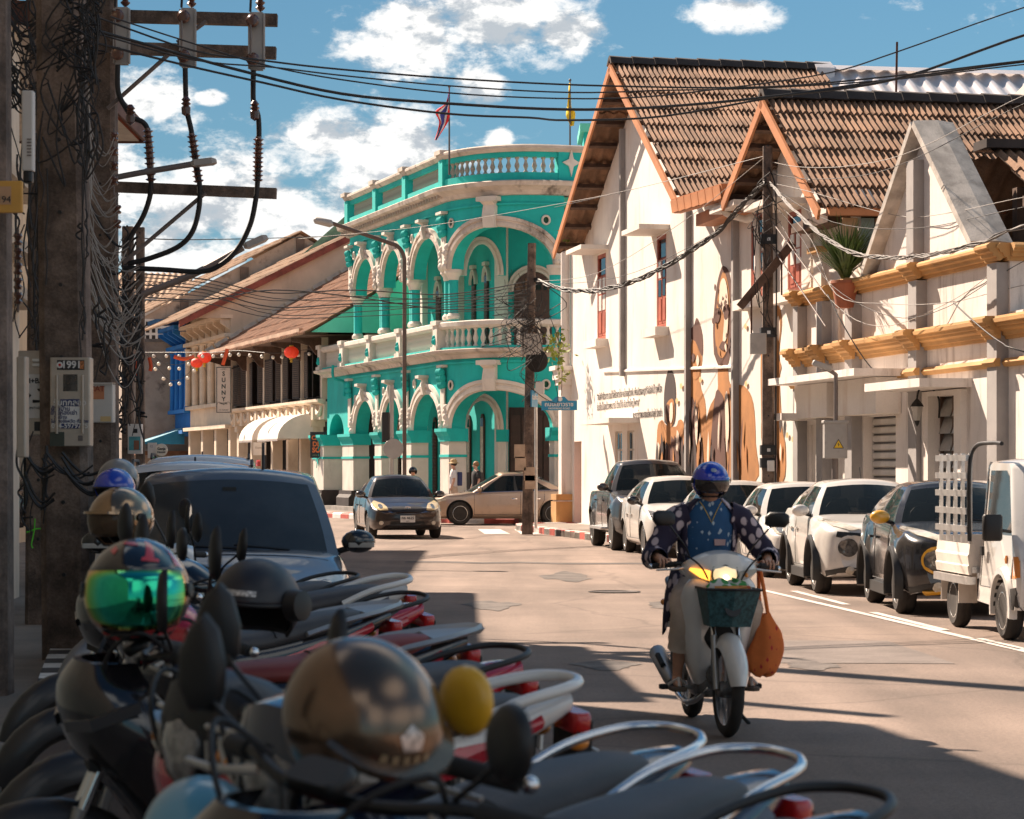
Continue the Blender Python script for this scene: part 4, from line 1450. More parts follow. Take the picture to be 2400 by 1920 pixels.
mb.build('vent_louvres',m_wallw,oh)
MB().bx((23.0,-.42,5.95),(25.3,1.2,6.12)).build('terrace_beam',m_timber,oh)
for i in range(11):
 MB().bx((25.75 + .002,-.3 + i*.3,5.55 - .1*(i % 2)),(25.78,-.02 + i*.3,5.98)).build('awning_strip',mat('striped awning ' + 'ab'[i % 2],((.55,.36,.22),(.22,.30,.30))[i % 2],.9),oh)
MB().bx((25.8,-.6,6.0),(26.0,4.4,6.14)).build('eaves_gutter',m_fascia,oh)
# free standing gable on the parapet with thick coping
ga = [(27.05,4.9),(29.62,7.05),(32.25,4.9)]
mb = MB().prism(ga,(0,-.1,0),(1,0,0),(0,0,1),(0,1,0),.3)
mb.build('gable_wall',m_wallw2,oh)
MB().bx((29.15,-.28,4.9),(29.5,-.1,6.55)).build('gable_pier',m_pier,oh)
m_cop = mat('bare concrete coping',(.45,.41,.37),.9,var=.3,vs=3,bump=.3,stain=.4,stain_scale=(2,2,2))
for (p,q) in ((ga[1],ga[2]),(ga[1],ga[0])):
 a,b = Vector((p[0],0,p[1])),Vector((q[0],0,q[1]))
 d = (b - a).normalized()
 n = Vector((-d.z,0,d.x)); n = n if n.z > 0 else -n
 mb = MB()
 mb.loft([[c_ + Vector((0,-.35,0)),c_ + Vector((0,.32,0)),c_ + Vector((0,.32,0)) + n*.1,c_ + Vector((0,.05,0)) + n*.14,c_ + Vector((0,-.35,0)) + n*.12] for c_ in (a,b)])
 mb.build('gable_coping',m_cop,oh)
corrugated(oh,(29.6,.9,6.75),(0,7,0),(2.0,0,-.95),2,.16,.04,m_tile)
corrugated(oh,(29.5,.6,6.6),(0,3,0),(-2.2,0,-1.5),2,.3,.04,m_tile)
MB().bx((29.3,.8,6.72),(29.9,7.6,6.86)).build('ridge_cap',m_tile_d,oh)
MB().bx((31.45,.8,5.62),(31.6,7.6,5.78)).build('eaves_beam',m_timber,oh)
corrugated(oh,(31.7,1.2,5.5),(0,6,0),(1.6,0,-.6),1,.16,.04,mat('dark rusty sheet',(.10,.065,.05),.8,.2,var=.4),'lean_to_roof')
MB().bx((30.5,1.0,4.9),(30.7,7,6.0)).build('rear_wall',m_timber,oh)
# rounded dormer in shade at the right edge
MB().prism([(a*.5,b) for a,b in [(cos(t),.45*sin(t)) for t in np.linspace(0,pi,10)]],(33.16,.9,3.87),(0,1,0),(0,0,1),(1,0,0),.02).build('red_arch',mat('salmon red paint',(.45,.13,.08),.8),oh)
# ------------------------------------------------------------------ the shop row that carries on beyond the corner house
m_grim = mat('weathered grey plaster',(.44,.36,.30),.92,var=.3,vs=.9,bump=.3,bs=14,stain=.95,stain_col=(.07,.055,.05),stain_scale=(.9,.9,.9))
m_beige = mat('beige plaster gable',(.62,.50,.38),.88,var=.14,vs=.6,stain=.2,stain_scale=(1,1,.4))
m_blue = mat('bright blue limewash',(.015,.17,.50),.8,var=.2,vs=1.2,dirt=.2)
m_stuc2 = mat('warm white stucco',(.70,.58,.45),.85,var=.12,vs=1,stain=.35,stain_col=(.30,.18,.10),stain_scale=(2,2,.8))
m_tile2 = mat('brown roof tile',(.34,.17,.10),.9,var=.4,vs=1.5,bump=.3,dirt=.6,grain=.3)
m_tile3 = mat('pale weathered roof',(.48,.31,.20),.9,var=.3,vs=1.0,bump=.3,dirt=.5,grain=.3)
m_shut = mat('dark louvred shutter',(.045,.034,.03),.65,var=.3,vs=3)
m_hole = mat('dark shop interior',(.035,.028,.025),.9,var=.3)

def tw(px,py,v=0.0):
 return FT.uz(px,py,v)
def row_house(name,label,cat='building'):
 return thing(name,label,cat,FT.P(0,0,0),FT.rz)
# --- brown shuttered hostel
hs = row_house('shuttered_shophouse','brown roofed shophouse with a long row of dark louvred shutters above white awnings')
ua,ub = tw(546,900)[0],tw(763,900)[0]
zl = 4.15
MB().bx((ua,1.2,4.1),(ub,1.5,6.9)).build('upper_wall',m_brown,hs)
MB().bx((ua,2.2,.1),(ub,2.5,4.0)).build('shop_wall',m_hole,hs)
MB().bx((ua,-.05,3.45),(ub,1.2,4.1)).build('ledge_wall',m_stuc2,hs)
mb = MB()
mb.loft([[(u,a,z) for a,z in [(0,4.0),(-.15,4.02),(-.3,4.1),(-.3,4.2),(0,4.2)]] for u in (ua,ub)])
mb.build('ledge_cornice',m_stuc2,hs)
n = 12
# plaster festoons and blocks on the ledge
fm = MB().tube([(x,-.10,-.32*(1 - (x/.45)**2)) for x in np.linspace(-.45,.45,9)],[.04,.06,.08,.1,.11,.1,.08,.06,.04],6).mesh('festoon',m_stuc2,60)
bm_ = MB().bx((-.16,-.16,-.5),(.16,0,.05)).mesh('block',m_stuc2)
us = np.linspace(ua + .6,ub - .6,n)
pieces('festoon',fm,[(u,-.03,3.95) for u in us],hs)
pieces('block',bm_,[(u + (us[1] - us[0])/2,-.05,3.95) for u in us[:-1]],hs)
# posts, shutters
for u in np.linspace(ua + .1,ub - .2,6):
 MB().bx((u - .12,-.12,4.2),(u + .12,.12,6.6)).build('post',m_stuc2,hs)
 MB().prism([(0,0),(-1.15,0),(-1.15,-.12),(-.8,-.2),(-.45,-.3),(-.2,-.62),(0,-.7)],(u - .05,-.12,6.45),(0,1,0),(0,0,1),(1,0,0),.1).build('eaves_bracket',m_timber,hs)
sm = MB().bx((-.34,-.02,0),(.34,.02,1.75)).mesh('shutter',m_shut)
sl = MB()
for q in range(20):
 sl.box((0,-.03,.12 + q*.08),(.54,.02,.045),Matrix.Rotation(.5,3,'X'))
slm = sl.mesh('louvres',mat('louvre edge',(.075,.055,.045),.6,var=.2))
k = 20
for i in range(k):
 u = ua + .7 + (ub - ua - 1.2) * i / (k - 1)
 M = Matrix.Translation((u,-.02,4.32)) @ Matrix.Rotation(R.choice([-.9,-.5,.25,.7,-.7,0]),4,'Z')
 o = bpy.data.objects.new('shutter',sm); COL.objects.link(o); o.parent = hs; o.matrix_local = M
 l = bpy.data.objects.new('louvres',slm); COL.objects.link(l); l.parent = o
# eave and roof
ze = 6.5
MB().bx((ua - .2,-1.35,ze - .02),(ub + 1.6,-1.2,ze + .2)).build('eaves_board',mat('pale worn eaves',(.50,.34,.24),.8,var=.25,dirt=.4),hs)
MB().bx((ua,-1.2,ze - .03),(ub + 1.6,1.2,ze)).build('eaves_soffit',m_timber,hs)
corrugated(hs,(ua - .2,6.2,11.0),(ub - ua + 2.9,0,0),(0,-7.5,-4.5),9,.28,.05,m_tile2)
corrugated(hs,(ua - .2,6.2,11.0),(ub - ua + 2.9,0,0),(0,7.5,-4.5),2,.6,.05,m_tile2)
mb = MB().prism([(-1.1,6.52),(6.2,10.9),(13.5,6.5),(13.5,.1),(2.6,.1),(2.6,6.52)],(ub + 2.4,0,0),(0,1,0),(0,0,1),(1,0,0),.2)
mb.build('gable_wall',m_teal_l,hs)
tr = MB().prism([(-.3,-.06),(.3,-.06),(.3,.14),(-.3,.14)],(-.12,0,0),(0,1,0),(0,0,1),(1,0,0),.3).mesh('verge_tile',mat('pale verge tile',(.58,.50,.43),.85,var=.2,dirt=.4))
pieces('verge_tile',tr,[Matrix.Translation((ua - .1,-1.1 + .62*i,6.72 + .372*i)) @ Matrix.Rotation(.54,4,'X') for i in range(12)],hs)
# shopfronts
for px in (560,592,640,676,706,734):
 u = tw(px,1050)[0]
 o = MB().bx((u - .2,-.05,.1),(u + .2,.35,3.45)).build('shop_pillar',m_stuc2,hs)
 MB().bx((u - .28,-.14,3.2),(u + .28,.4,3.46)).build('pillar_cap',m_stuc2,o)
for px in (655,722):
 u = tw(px,1050)[0]
 o = MB().bx((u - .75,1.0,.1),(u + .65,1.06,3.0)).build('painted_panel',mat('black panel',(.03,.028,.026),.6),hs)
 mb = MB()
 for q in range(90):
  a,b,r = u - .68 + R.random() * 1.26,.2 + R.random() * 2.7,R.uniform(.05,.16)
  t0 = R.random() * 6
  mb.tube([(a + r*cos(t0 + t),.985,b + r*sin(t0 + t)) for t in np.linspace(0,R.uniform(2,5),6)],.012,3,cap=False)
 mb.build('white_doodles',mat('doodle white',(.6,.56,.5),.7),o,kind='stuff')
def shell_awning(u0,u1,label):
 t = thing('awning',label,'awning',FT.P((u0 + u1)/2,0,2.75),FT.rz,'rounded white shop awnings')
 hw = (u1 - u0) / 2
 secs = []
 for i in range(9):
  a = pi / 2 * i / 8
  secs.append([(-hw,-1.35*cos(a) - .05,.95*sin(a)),(hw,-1.35*cos(a) - .05,.95*sin(a)),(hw,-1.28*cos(a) - .04,.90*sin(a) - .02),(-hw,-1.28*cos(a) - .04,.90*sin(a) - .02)])
 MB().loft(secs).build('canvas',mat('white awning canvas',(.78,.70,.62),.85,var=.08),t,smooth=30)
 side = [(-1.35*cos(a) - .05,.95*sin(a)) for a in np.linspace(0,pi/2,9)] + [(-.05,0)]
 for s_ in (-1,1):
  MB().prism(side,(s_*hw + (.002 if s_ > 0 else -.022),0,0),(0,1,0),(0,0,1),(1,0,0),.02).build('side_panel',mat('white awning canvas',(.78,.70,.62)),t)
 sc = MB()
 sc.prism([(-.07,0),(.07,0),(.05,-.07),(0,-.1),(-.05,-.07)],(0,-1.41,0),(1,0,0),(0,0,1),(0,1,0),.012)
 pieces('scallop',sc.mesh('scallop',mat('awning fringe',(.5,.45,.42),.9)),[(x,0,0) for x in np.arange(-hw + .08,hw,.16)],t)
shell_awning(tw(640,1020)[0],tw(672,1020)[0],'rounded white awning over the shop farther from the turquoise house')
shell_awning(tw(686,1020)[0],tw(736,1020)[0],'rounded white awning right beside the turquoise house')
# hanging signs
def board(name,label,cat,px,py,w,h,F,v,cols,th=.08,face_v=True,rz=None):
 u,z = F.uz(px,py,v)
 t = thing(name,label,cat,F.P(u,v,z - h/2),rz if rz is not None else 0.0)
 MB().bx((-w/2,-th/2,0),(w/2,th/2,h)).build('panel',cols[0],t)
 return t
m_sg = mat('dark sign green',(.03,.05,.045),.6)
t = board('hostel_sign','tall cream vertical sign reading SUNNY hanging over the street','sign',525,914,.70,2.0,FT,-.9,[mat('sign cream',(.66,.57,.48),.6,var=.08)],rz=-.28)
for i,c in enumerate('SUNNY'):
 text(c,.26,m_sg,t,face_m((0,-.045,1.68 - .27*i),(1,0,0),(0,0,1)),bold=.03)
text('HOSTEL',.1,m_sg,t,face_m((0,-.045,.42),(1,0,0),(0,0,1)),bold=.02)
text('TEL. 076-353599',.06,m_sg,t,face_m((0,-.045,.14),(1,0,0),(0,0,1)))
text('~ สวัสดี ~',.08,m_sg,t,face_m((0,-.045,1.88),(1,0,0),(0,0,1)))
fr = MB()
for (a,b) in (((-.33,.03),(.33,.06)),((-.33,1.94),(.33,1.97)),((-.33,.06),(-.30,1.94)),((.30,.06),(.33,1.94))):
 fr.bx((a[0],-.05,a[1]),(b[0],-.041,b[1]))
fr.build('border',m_sg,t)
MB().tube([(s_*.3*cos(a),-.045,.42 + .12*abs(sin(a*2)) - .06) for s_ in (1,) for a in np.linspace(0,pi,15)],.008,4).build('flourish',m_sg,t)
MB().tube([(.35,0,1.9),(.9,.3,2.1),(1.2,.6,2.1)],.025,5).build('bracket',m_black,t)
t = board('cafe_sign','black cafe sign with orange lettering CAFE DEL SOL beside the turquoise pier','sign',746,1043,.60,.95,FT,-.5,[mat('black sign face',(.018,.016,.016),.35)],rz=-.28)
m_or = mat('orange lettering',(.78,.20,.05),.6)
for s_,z,k in (('CAFÉ',.73,.21),('DEL',.50,.24),('SOL',.28,.25)):
 text(s_,k,m_or,t,face_m((0,-.043,z),(1,0,0),(0,0,1)),bold=.035)
text('COFFEE • BRUNCH',.05,mat('sign green print',(.30,.42,.22),.6),t,face_m((0,-.043,.1),(1,0,0),(0,0,1)))
t = board('shop_sign','small white square shop sign with thin script near the red letterbox','sign',609,1052,.55,.52,FT,-.3,[mat('white sign',(.74,.66,.58),.5,var=.05)],rz=-.28)
text('Kismet',.13,mat('thin grey print',(.35,.28,.22),.6),t,face_m((0,-.043,.3),(1,0,0),(0,0,1)))
u,z = tw(607,1086,-.2)
t = thing('letterbox','red wall letterbox under the small white shop sign','letterbox',FT.P(u,-.2,z),FT.rz)
MB().prism([(-.15,-.12),(.15,-.12),(.15,.08),(.0,.14),(-.15,.08)],(0,-.1,0),(1,0,0),(0,0,1),(0,1,0),.14).build('box',mat('letterbox red',(.45,.02,.03),.45,coat=.4),t)
MB().bx((-.1,-.11,.0),(.1,-.101,.02)).build('slot',m_black,t)

# --- ornate white house, and the blue one next to it
ho = row_house('stucco_shophouse','ornate warm white shophouse with a red edged roof beyond the brown one')
u0,u1 = tw(446,900)[0],ua - .05
MB().bx((u0,0,3.4),(u1,.4,8.9)).build('front_wall',m_stuc2,ho)
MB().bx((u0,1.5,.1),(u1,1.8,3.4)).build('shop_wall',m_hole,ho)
for i,u in enumerate(np.linspace(u0 + .25,u1 - .25,6)):
 MB().lathe([(.16,4.6),(.14,4.7),(.12,7.2),(.18,7.3)],(u,-.15,0),n=10).build('half_column',m_stuc2,ho,smooth=40)
for u in np.linspace(u0 + .3,u1 - .3,4):
 MB().bx((u - .25,-.1,.1),(u + .25,.4,3.4)).build('shop_pillar',m_stuc2,ho)
for z,d in ((3.4,.35),(4.4,.25),(7.4,.35),(8.2,.55),(8.7,.75)):
 MB().bx((u0 - .03,-d,z),(u1 + .05,.0,z + .16)).build('cornice',m_stuc2,ho)
br = MB().prism([(0,0),(-.5,.35),(-.5,.5),(0,.5)],(-.1,0,0),(0,1,0),(0,0,1),(1,0,0),.2).mesh('bracket',m_stuc2)
pieces('bracket',br,[(u,-.02,7.65) for u in np.linspace(u0 + .3,u1 - .2,7)],ho)
corrugated(ho,(u0 - .2,8.0,13.45),(u1 - u0 + .5,0,0),(0,-10.4,-5.36),8,.3,.05,m_tile3)
g = [(-1.9,8.2),(8.0,13.3),(17,9.0),(17,4),(-.1,4),(-.1,8.2)]
MB().prism(g,(u1 - .12,0,0),(0,1,0),(0,0,1),(1,0,0),.16).build('gable_wall',m_beige,ho)
a,b = Vector((u1 + .16,-2.4,8.06)),Vector((u1 + .16,8.0,13.42))
mb = MB(); mb.loft([[p + Vector((0,0,-.3)),p + Vector((.12,0,-.3)),p + Vector((.12,0,.02)),p + Vector((0,0,.02))] for p in (a,b)])
mb.build('verge_board',mat('rust red verge',(.24,.07,.05),.8,var=.35,dirt=.5),ho)
hb = row_house('blue_shophouse','narrow bright blue shophouse front with a striped awning and a big tan roof')
b0,b1 = tw(408,900)[0],u0 - .05
MB().bx((b0,.05,3.2),(b1,.4,8.9)).build('front_wall',m_blue,hb)
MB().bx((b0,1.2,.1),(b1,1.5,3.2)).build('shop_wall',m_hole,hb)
for i,u in enumerate(np.linspace(b0 + .25,b1 - .3,4)):
 MB().lathe([(.18,4.5),(.15,4.6),(.13,7.2),(.2,7.3)],(u,-.1,0),n=10).build('half_column',m_blue,hb,smooth=40)
for z,d in ((3.3,.4),(4.3,.3),(7.4,.4),(8.3,.8),(8.7,1.3)):
 MB().bx((b0 - .1,-d,z),(b1 + .02,.05,z + .18)).build('cornice',m_blue,hb)
pieces('bracket',MB().prism([(0,0),(-.8,.5),(-.8,.65),(0,.65)],(-.12,0,0),(0,1,0),(0,0,1),(1,0,0),.24).mesh('bracket',m_blue),[(u,0,7.6) for u in np.linspace(b0 + .2,b1 - .2,4)],hb)
corrugated(hb,(b0 - 9,5.34,13.1),(b1 - b0 + 9.3,0,0),(0,-7.95,-4.3),9,.3,.05,m_tile3)
corrugated(hb,(b0 - 9,5.34,13.1),(b1 - b0 + 9.3,0,0),(0,7.95,-4.6),2,.6,.05,m_tile3)
MB().prism([(-2.4,8.75),(5.34,12.95),(13,8.6),(13,5),(-.2,5),(-.2,8.75)],(b1 - .1,0,0),(0,1,0),(0,0,1),(1,0,0),.2).build('gable_wall',m_grim,hb)
for v,z0,z1 in ((5.34,10.6,12.8),(2.6,9.6,11.3),(-.3,8.7,9.7)):
 MB().bx((b1 + .1,v - .2,z0),(b1 + .2,v + .2,z1)).build('wall_post',mat('dark concrete post',(.16,.12,.10),.9),hb)
MB().bx((b1 + .1,2.8,10.5),(b1 + .18,5.2,10.8)).build('wall_beam',mat('dark concrete post',(.16,.12,.10)),hb)
t = thing('shop_awning','blue and pale striped sloping awning on the blue house','awning',FT.P((b0 + b1)/2,-.1,2.6),FT.rz)
w = 2.6
st = [mat('awning blue',(.03,.22,.36),.85),mat('awning pale blue',(.30,.48,.52),.85)]
for i in range(9):
 a = -w / 2 + w * i / 9
 MB().poly([(a,0,1.0),(a + w/9,0,1.0),(a + w/9,-2.2,.2),(a,-2.2,.2)]).poly([(a,-2.2,.2),(a + w/9,-2.2,.2),(a + w/18,-2.2,-.05),]).build('strip',st[i % 2],t)
MB().poly([(w/2,0,1.0),(w/2,-2.2,.2),(w/2,0,.2)]).build('side_panel',st[0],t)
# weathered house standing forward beyond it
hw_ = row_house('weathered_house','grey weathered blank house wall left of the blue house')
x0 = b0 - .4
MB().bx((x0 - 9,-2.2,-.02),(x0,9,7.9)).build('walls',m_grim,hw_)
MB().bx((x0 - 9.2,-2.5,7.9),(x0 + .2,9,8.05)).build('roof_slab',m_conc_g,hw_)
MB().bx((x0,-2.0,2.3),(x0 + .9,1,2.5)).build('canopy',m_tile2,hw_)
# far white house with tiled roof
p = at(340,690,150)
hf = thing('far_house','distant white house with a tiled hip roof behind the poles','building',(p.x,150,0))
MB().bx((-4,0,-.02),(3.4,8,11.6)).build('walls',mat('far white wall',(.66,.60,.55),.8,var=.08),hf)
corrugated(hf,(-3.0,4,13.4),(5.4,0,0),(0,-4.6,-2.2),3,.35,.05,m_tile3)
mb = MB()
for i in range(9):
 for j in range(4):
  mb.bx((-1 + i*.35,-.02,8.8 + j*.4),(-.8 + i*.35,.01,9.05 + j*.4))
mb.build('vent_blocks',m_hole,hf,kind='stuff')
# green roofed house behind the corner house
p = at(770,600,116)
hg = thing('green_roofed_house','pale house with a green gable roof rising behind the shop row','building',(p.x,116,0),-.25)
MB().bx((-1.5,0,-.02),(6,8,11.0)).build('walls',m_stuc2,hg)
mb = MB().prism([(-2.0,10.6),(.9,13.0),(4.6,13.0),(6.4,10.6)],(0,-.4,0),(1,0,0),(0,0,1),(0,1,.25),5)
mb.build('roof',mat('faded green roof',(.13,.26,.19),.8,var=.3,dirt=.6),hg)
MB().bx((1.3,-.1,8.6),(2.6,-.01,10.6)).build('pilaster',m_stuc2,hg)
MB().bx((-.8,-.06,9.6),(.2,-.01,10.4)).build('window',m_glassy,hg)

# ------------------------------------------------------------------ houses on the near left: mostly beside the frame, they shade the road
m_yel = mat('pale yellow house wall',(.66,.52,.36),.85,var=.12,vs=.8,stain=.25)
m_brick_r = mat('orange red roof tile',(.42,.11,.06),.85,var=.3,vs=2,dirt=.4)
ha = thing('eaved_house','pale house with deep boarded eaves behind the left poles','building',(0,0,0))
MB().prism([(-6.6,29.5),(-7.6,38),(-14,38),(-14,29.5)],(0,0,-.02),(1,0,0),(0,1,0),(0,0,1),6.5).build('walls',m_yel,ha)
ring = lambda o_,z: [Vector((-6.3 + o_,29.2 - o_,z)),Vector((-6.5 + o_,38.2 + o_*.3,z)),Vector((-14,38.2 + o_*.3,z)),Vector((-14,29.2 - o_,z))]
mb = MB(); mb.loft([ring(.9,6.55),ring(.95,6.72),ring(-2.5,8.7)])
mb.build('hip_roof',m_brick_r,ha)
mb = MB(); mb.loft([ring(.98,6.5),ring(1.02,6.5),ring(1.02,6.76),ring(.98,6.76)],wrap=True)
mb.build('eaves_board',mat('brown eaves board',(.13,.06,.045),.8,var=.3),ha)
MB().poly([tuple(p) for p in ring(.9,6.53)]).build('soffit',mat('white soffit',(.6,.55,.5),.8),ha)
for i in range(4):
 MB().bx((-6.62 - .12*i*.9,30.4 + 1.9*i,.8),(-6.5 - .12*i*.9,31.4 + 1.9*i,2.6)).build('window',m_glassy,ha)
hn = thing('near_shophouse','tall yellow shophouse at the left edge, closest to the camera','building',(0,0,0))
MB().prism([(-4.5,-14),(-4.5,20.2),(-4.9,23.2),(-15,23.2),(-15,-14)],(0,0,-.02),(1,0,0),(0,1,0),(0,0,1),8.9).build('walls',m_yel,hn)
MB().prism([(-4.15,-14),(-4.15,20.4),(-4.6,23.5),(-15,23.5),(-15,-14)],(0,0,8.9),(1,0,0),(0,1,0),(0,0,1),.35).build('roof_slab',m_conc_g,hn)
hm = thing('balcony_house','cream house with balcony between the near shophouse and the eaved house','building',(0,0,0))
MB().prism([(-5.2,23.6),(-5.6,29.1),(-14,29.1),(-14,23.6)],(0,0,-.02),(1,0,0),(0,1,0),(0,0,1),7.3).build('walls',mat('cream house wall',(.70,.60,.48),.85,var=.1,stain=.2),hm)
MB().prism([(-4.6,23.65),(-4.9,29.1),(-14,29.1),(-14,23.65)],(0,0,7.3),(1,0,0),(0,1,0),(0,0,1),.22).build('roof_slab',m_conc_g,hm)
for z in (3.4,3.9,4.6):
 MB().prism([(-4.9,23.8),(-5.3,29.0),(-5.6,29.0),(-5.2,23.8)],(0,0,z),(1,0,0),(0,1,0),(0,0,1),.12).build('cornice',m_stuc2,hm)
hc = thing('red_roofed_house','white house with an orange red roof far behind the left poles','building',(0,0,0))
MB().prism([(-9.6,40),(-9.8,58),(-20,58),(-20,40)],(0,0,-.02),(1,0,0),(0,1,0),(0,0,1),9.9).build('walls',m_yel,hc)
mb = MB(); r2 = lambda o_,z: [Vector((-9.5 + o_,40 - o_,z)),Vector((-9.7 + o_,58 + o_,z)),Vector((-20,58 + o_,z)),Vector((-20,40 - o_,z))]
mb.loft([r2(.5,9.95),r2(.55,10.1),r2(-4,13.4)])
mb.build('hip_roof',m_brick_r,hc)
# ------------------------------------------------------------------ cars
def paint_mat(name,col,metal=.0,rough=.32,dirt=.25):
 return mat(name,col,rough,metal,var=.06,vs=1.0,coat=1.0,dirt=dirt)
m_glass = mat('car window glass',(.02,.026,.028),.04,var=0,trans=.62,spec=.6)
m_glass_d = mat('tinted car glass',(.05,.054,.056),.10,var=.3,vs=1.4,trans=.10,spec=.5)
m_seat = mat('dark car seat',(.035,.034,.036),.85,var=.2)
m_trim = mat('black trim',(.018,.017,.017),.5,var=.15,dirt=.2)
m_tyre = mat('tyre rubber',(.034,.029,.026),.88,var=.3,vs=7,dirt=.3)
m_rim = mat('alloy rim',(.62,.61,.60),.28,.85,var=.1,dirt=.3)
m_lens = mat('headlamp lens',(.72,.66,.55),.06,var=.25,vs=16,coat=1,trans=.25)
m_lens_in = mat('headlamp reflector',(.35,.34,.33),.2,.8,var=.5,vs=18)
m_plate = mat('number plate',(.72,.70,.66),.5,var=.05)
m_ink2 = mat('plate ink',(.03,.03,.03),.6)

def patch(bv,outline,mode,off,name,m_,parent,cuts=3,sgn=1):
 """a lamp, grille or panel laid on the car's skin: 2-D outline thrown onto the surface"""
 bm = bmesh.new()
 vs = [bm.verts.new((a,b,0)) for a,b in outline]
 f = bm.faces.new(vs)
 bmesh.ops.triangulate(bm,faces=[f])
 bmesh.ops.subdivide_edges(bm,edges=bm.edges[:],cuts=cuts,use_grid_fill=True)
 bm.verts.ensure_lookup_table()
 D_ = {'front': ((-1,0,0),lambda a,b: (9,a,b)),'rear': ((1,0,0),lambda a,b: (-9,a,b)),
          'left': ((0,-1,0),lambda a,b: (a,9,b)),'right': ((0,1,0),lambda a,b: (a,-9,b)),'top': ((0,0,-1),lambda a,b: (a,b,9))}[mode]
 d = Vector(D_[0])
 out,inn,ok = {},{},True
 last = None
 for v in bm.verts:
  o = Vector(D_[1](v.co.x,v.co.y))
  h,n,_,_ = bv.ray_cast(o,d)
  if h is None:
   h,n,_,_ = bv.find_nearest(o + d*7.2)
  if n.dot(d) > 0:
   n = -n
  out[v.index],inn[v.index] = h + n * off,h - n * .01
 mb = MB()
 n0 = mb._p([out[i] for i in range(len(bm.verts))])
 n1 = mb._p([inn[i] for i in range(len(bm.verts))])
 for f in bm.faces:
  mb.face(*[n0 + v.index for v in f.verts])
 for e in bm.edges:
  if e.is_boundary:
   a,b = e.verts[0].index,e.verts[1].index
   mb.face(n0 + a,n0 + b,n1 + b,n1 + a)
 bm.free()
 return mb.build(name,m_,parent,smooth=40)

def seam(bv,pts,mode,parent,r=.006,m_=None,name='door_seam'):
 d = {'left': Vector((0,-1,0)),'right': Vector((0,1,0)),'front': Vector((-1,0,0)),'top': Vector((0,0,-1))}[mode]
 out = []
 for a,b in pts:
  o = Vector((a,9,b)) if mode == 'left' else Vector((a,-9,b)) if mode == 'right' else Vector((9,a,b)) if mode == 'front' else Vector((a,b,9))
  h,n,_,_ = bv.ray_cast(o,d)
  if h is not None:
   out.append(h)
 if len(out) > 1:
  return MB().tube(out,r,4).build(name,m_ or m_trim,parent)

_wheels = {}
def wheel(parent,x,y,r,w,m_r,style=5,steer=0.0,wire=False):
 key = (round(r,3),round(w,3),style,m_r.name)
 if key not in _wheels:
  t = MB()
  ri = r * .66
  t.lathe([(ri,-w/2 + .01),(r*.86,-w/2),(r*.96,-w/2 + .02),(r,-w/2 + .045),(r,-.012),(r*.985,-.01),(r*.985,.01),(r,.012),(r,w/2 - .045),(r*.96,w/2 - .02),(r*.86,w/2),(ri,w/2 - .01)],axis=(0,1,0),n=36)
  tm = t.mesh('wheel',m_tyre,35)
  q = MB()
  q.lathe([(ri + .005,-w/2 + .02),(ri + .005,w/2 - .012),(ri - .012,w/2 - .008),(ri - .025,w/2 - .03),(ri - .03,w/2 - .09),(.05,w/2 - .10)],axis=(0,1,0),n=30)
  q.lathe([(.055,w/2 - .11),(.055,w/2 - .02),(.04,w/2 - .012),(0,w/2 - .01)],axis=(0,1,0),n=14)
  for k in range(style):
   a = 2 * pi * k / style
   for da,ww in (((-.13,.028),(.13,.028)) if style <= 6 else ((0,.022),)):
    d0,d1 = Vector((cos(a + da*.4),0,sin(a + da*.4))),Vector((cos(a + da),0,sin(a + da)))
    n = Vector((-sin(a),0,cos(a)))
    p0,p1 = d0 * .03 + Vector((0,w/2 - .02,0)),d1 * (ri - .015) + Vector((0,w/2 - .018,0))
    q.loft([[p - n*h,p + n*h,p + n*h + Vector((0,-.03,0)),p - n*h + Vector((0,-.03,0))] for p,h in ((p0,ww),(p1,ww*.7))])
  bk = MB().lathe([(0,w/2 - .115),(ri - .03,w/2 - .105)],axis=(0,1,0),n=20)  # black disc painted in for the shade behind the spokes
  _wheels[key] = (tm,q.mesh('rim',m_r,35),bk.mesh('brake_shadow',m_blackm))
 tm,rm,bk = _wheels[key]
 o = bpy.data.objects.new('wheel',tm); COL.objects.link(o); o.parent = parent
 o.location = (x,y,r)
 o.rotation_euler = (0,0,steer + (0 if y > 0 else pi))
 for nm,me in (('rim',rm),('wheel_shade_disc',bk)):
  c = bpy.data.objects.new(nm,me); COL.objects.link(c); c.parent = o
 return o

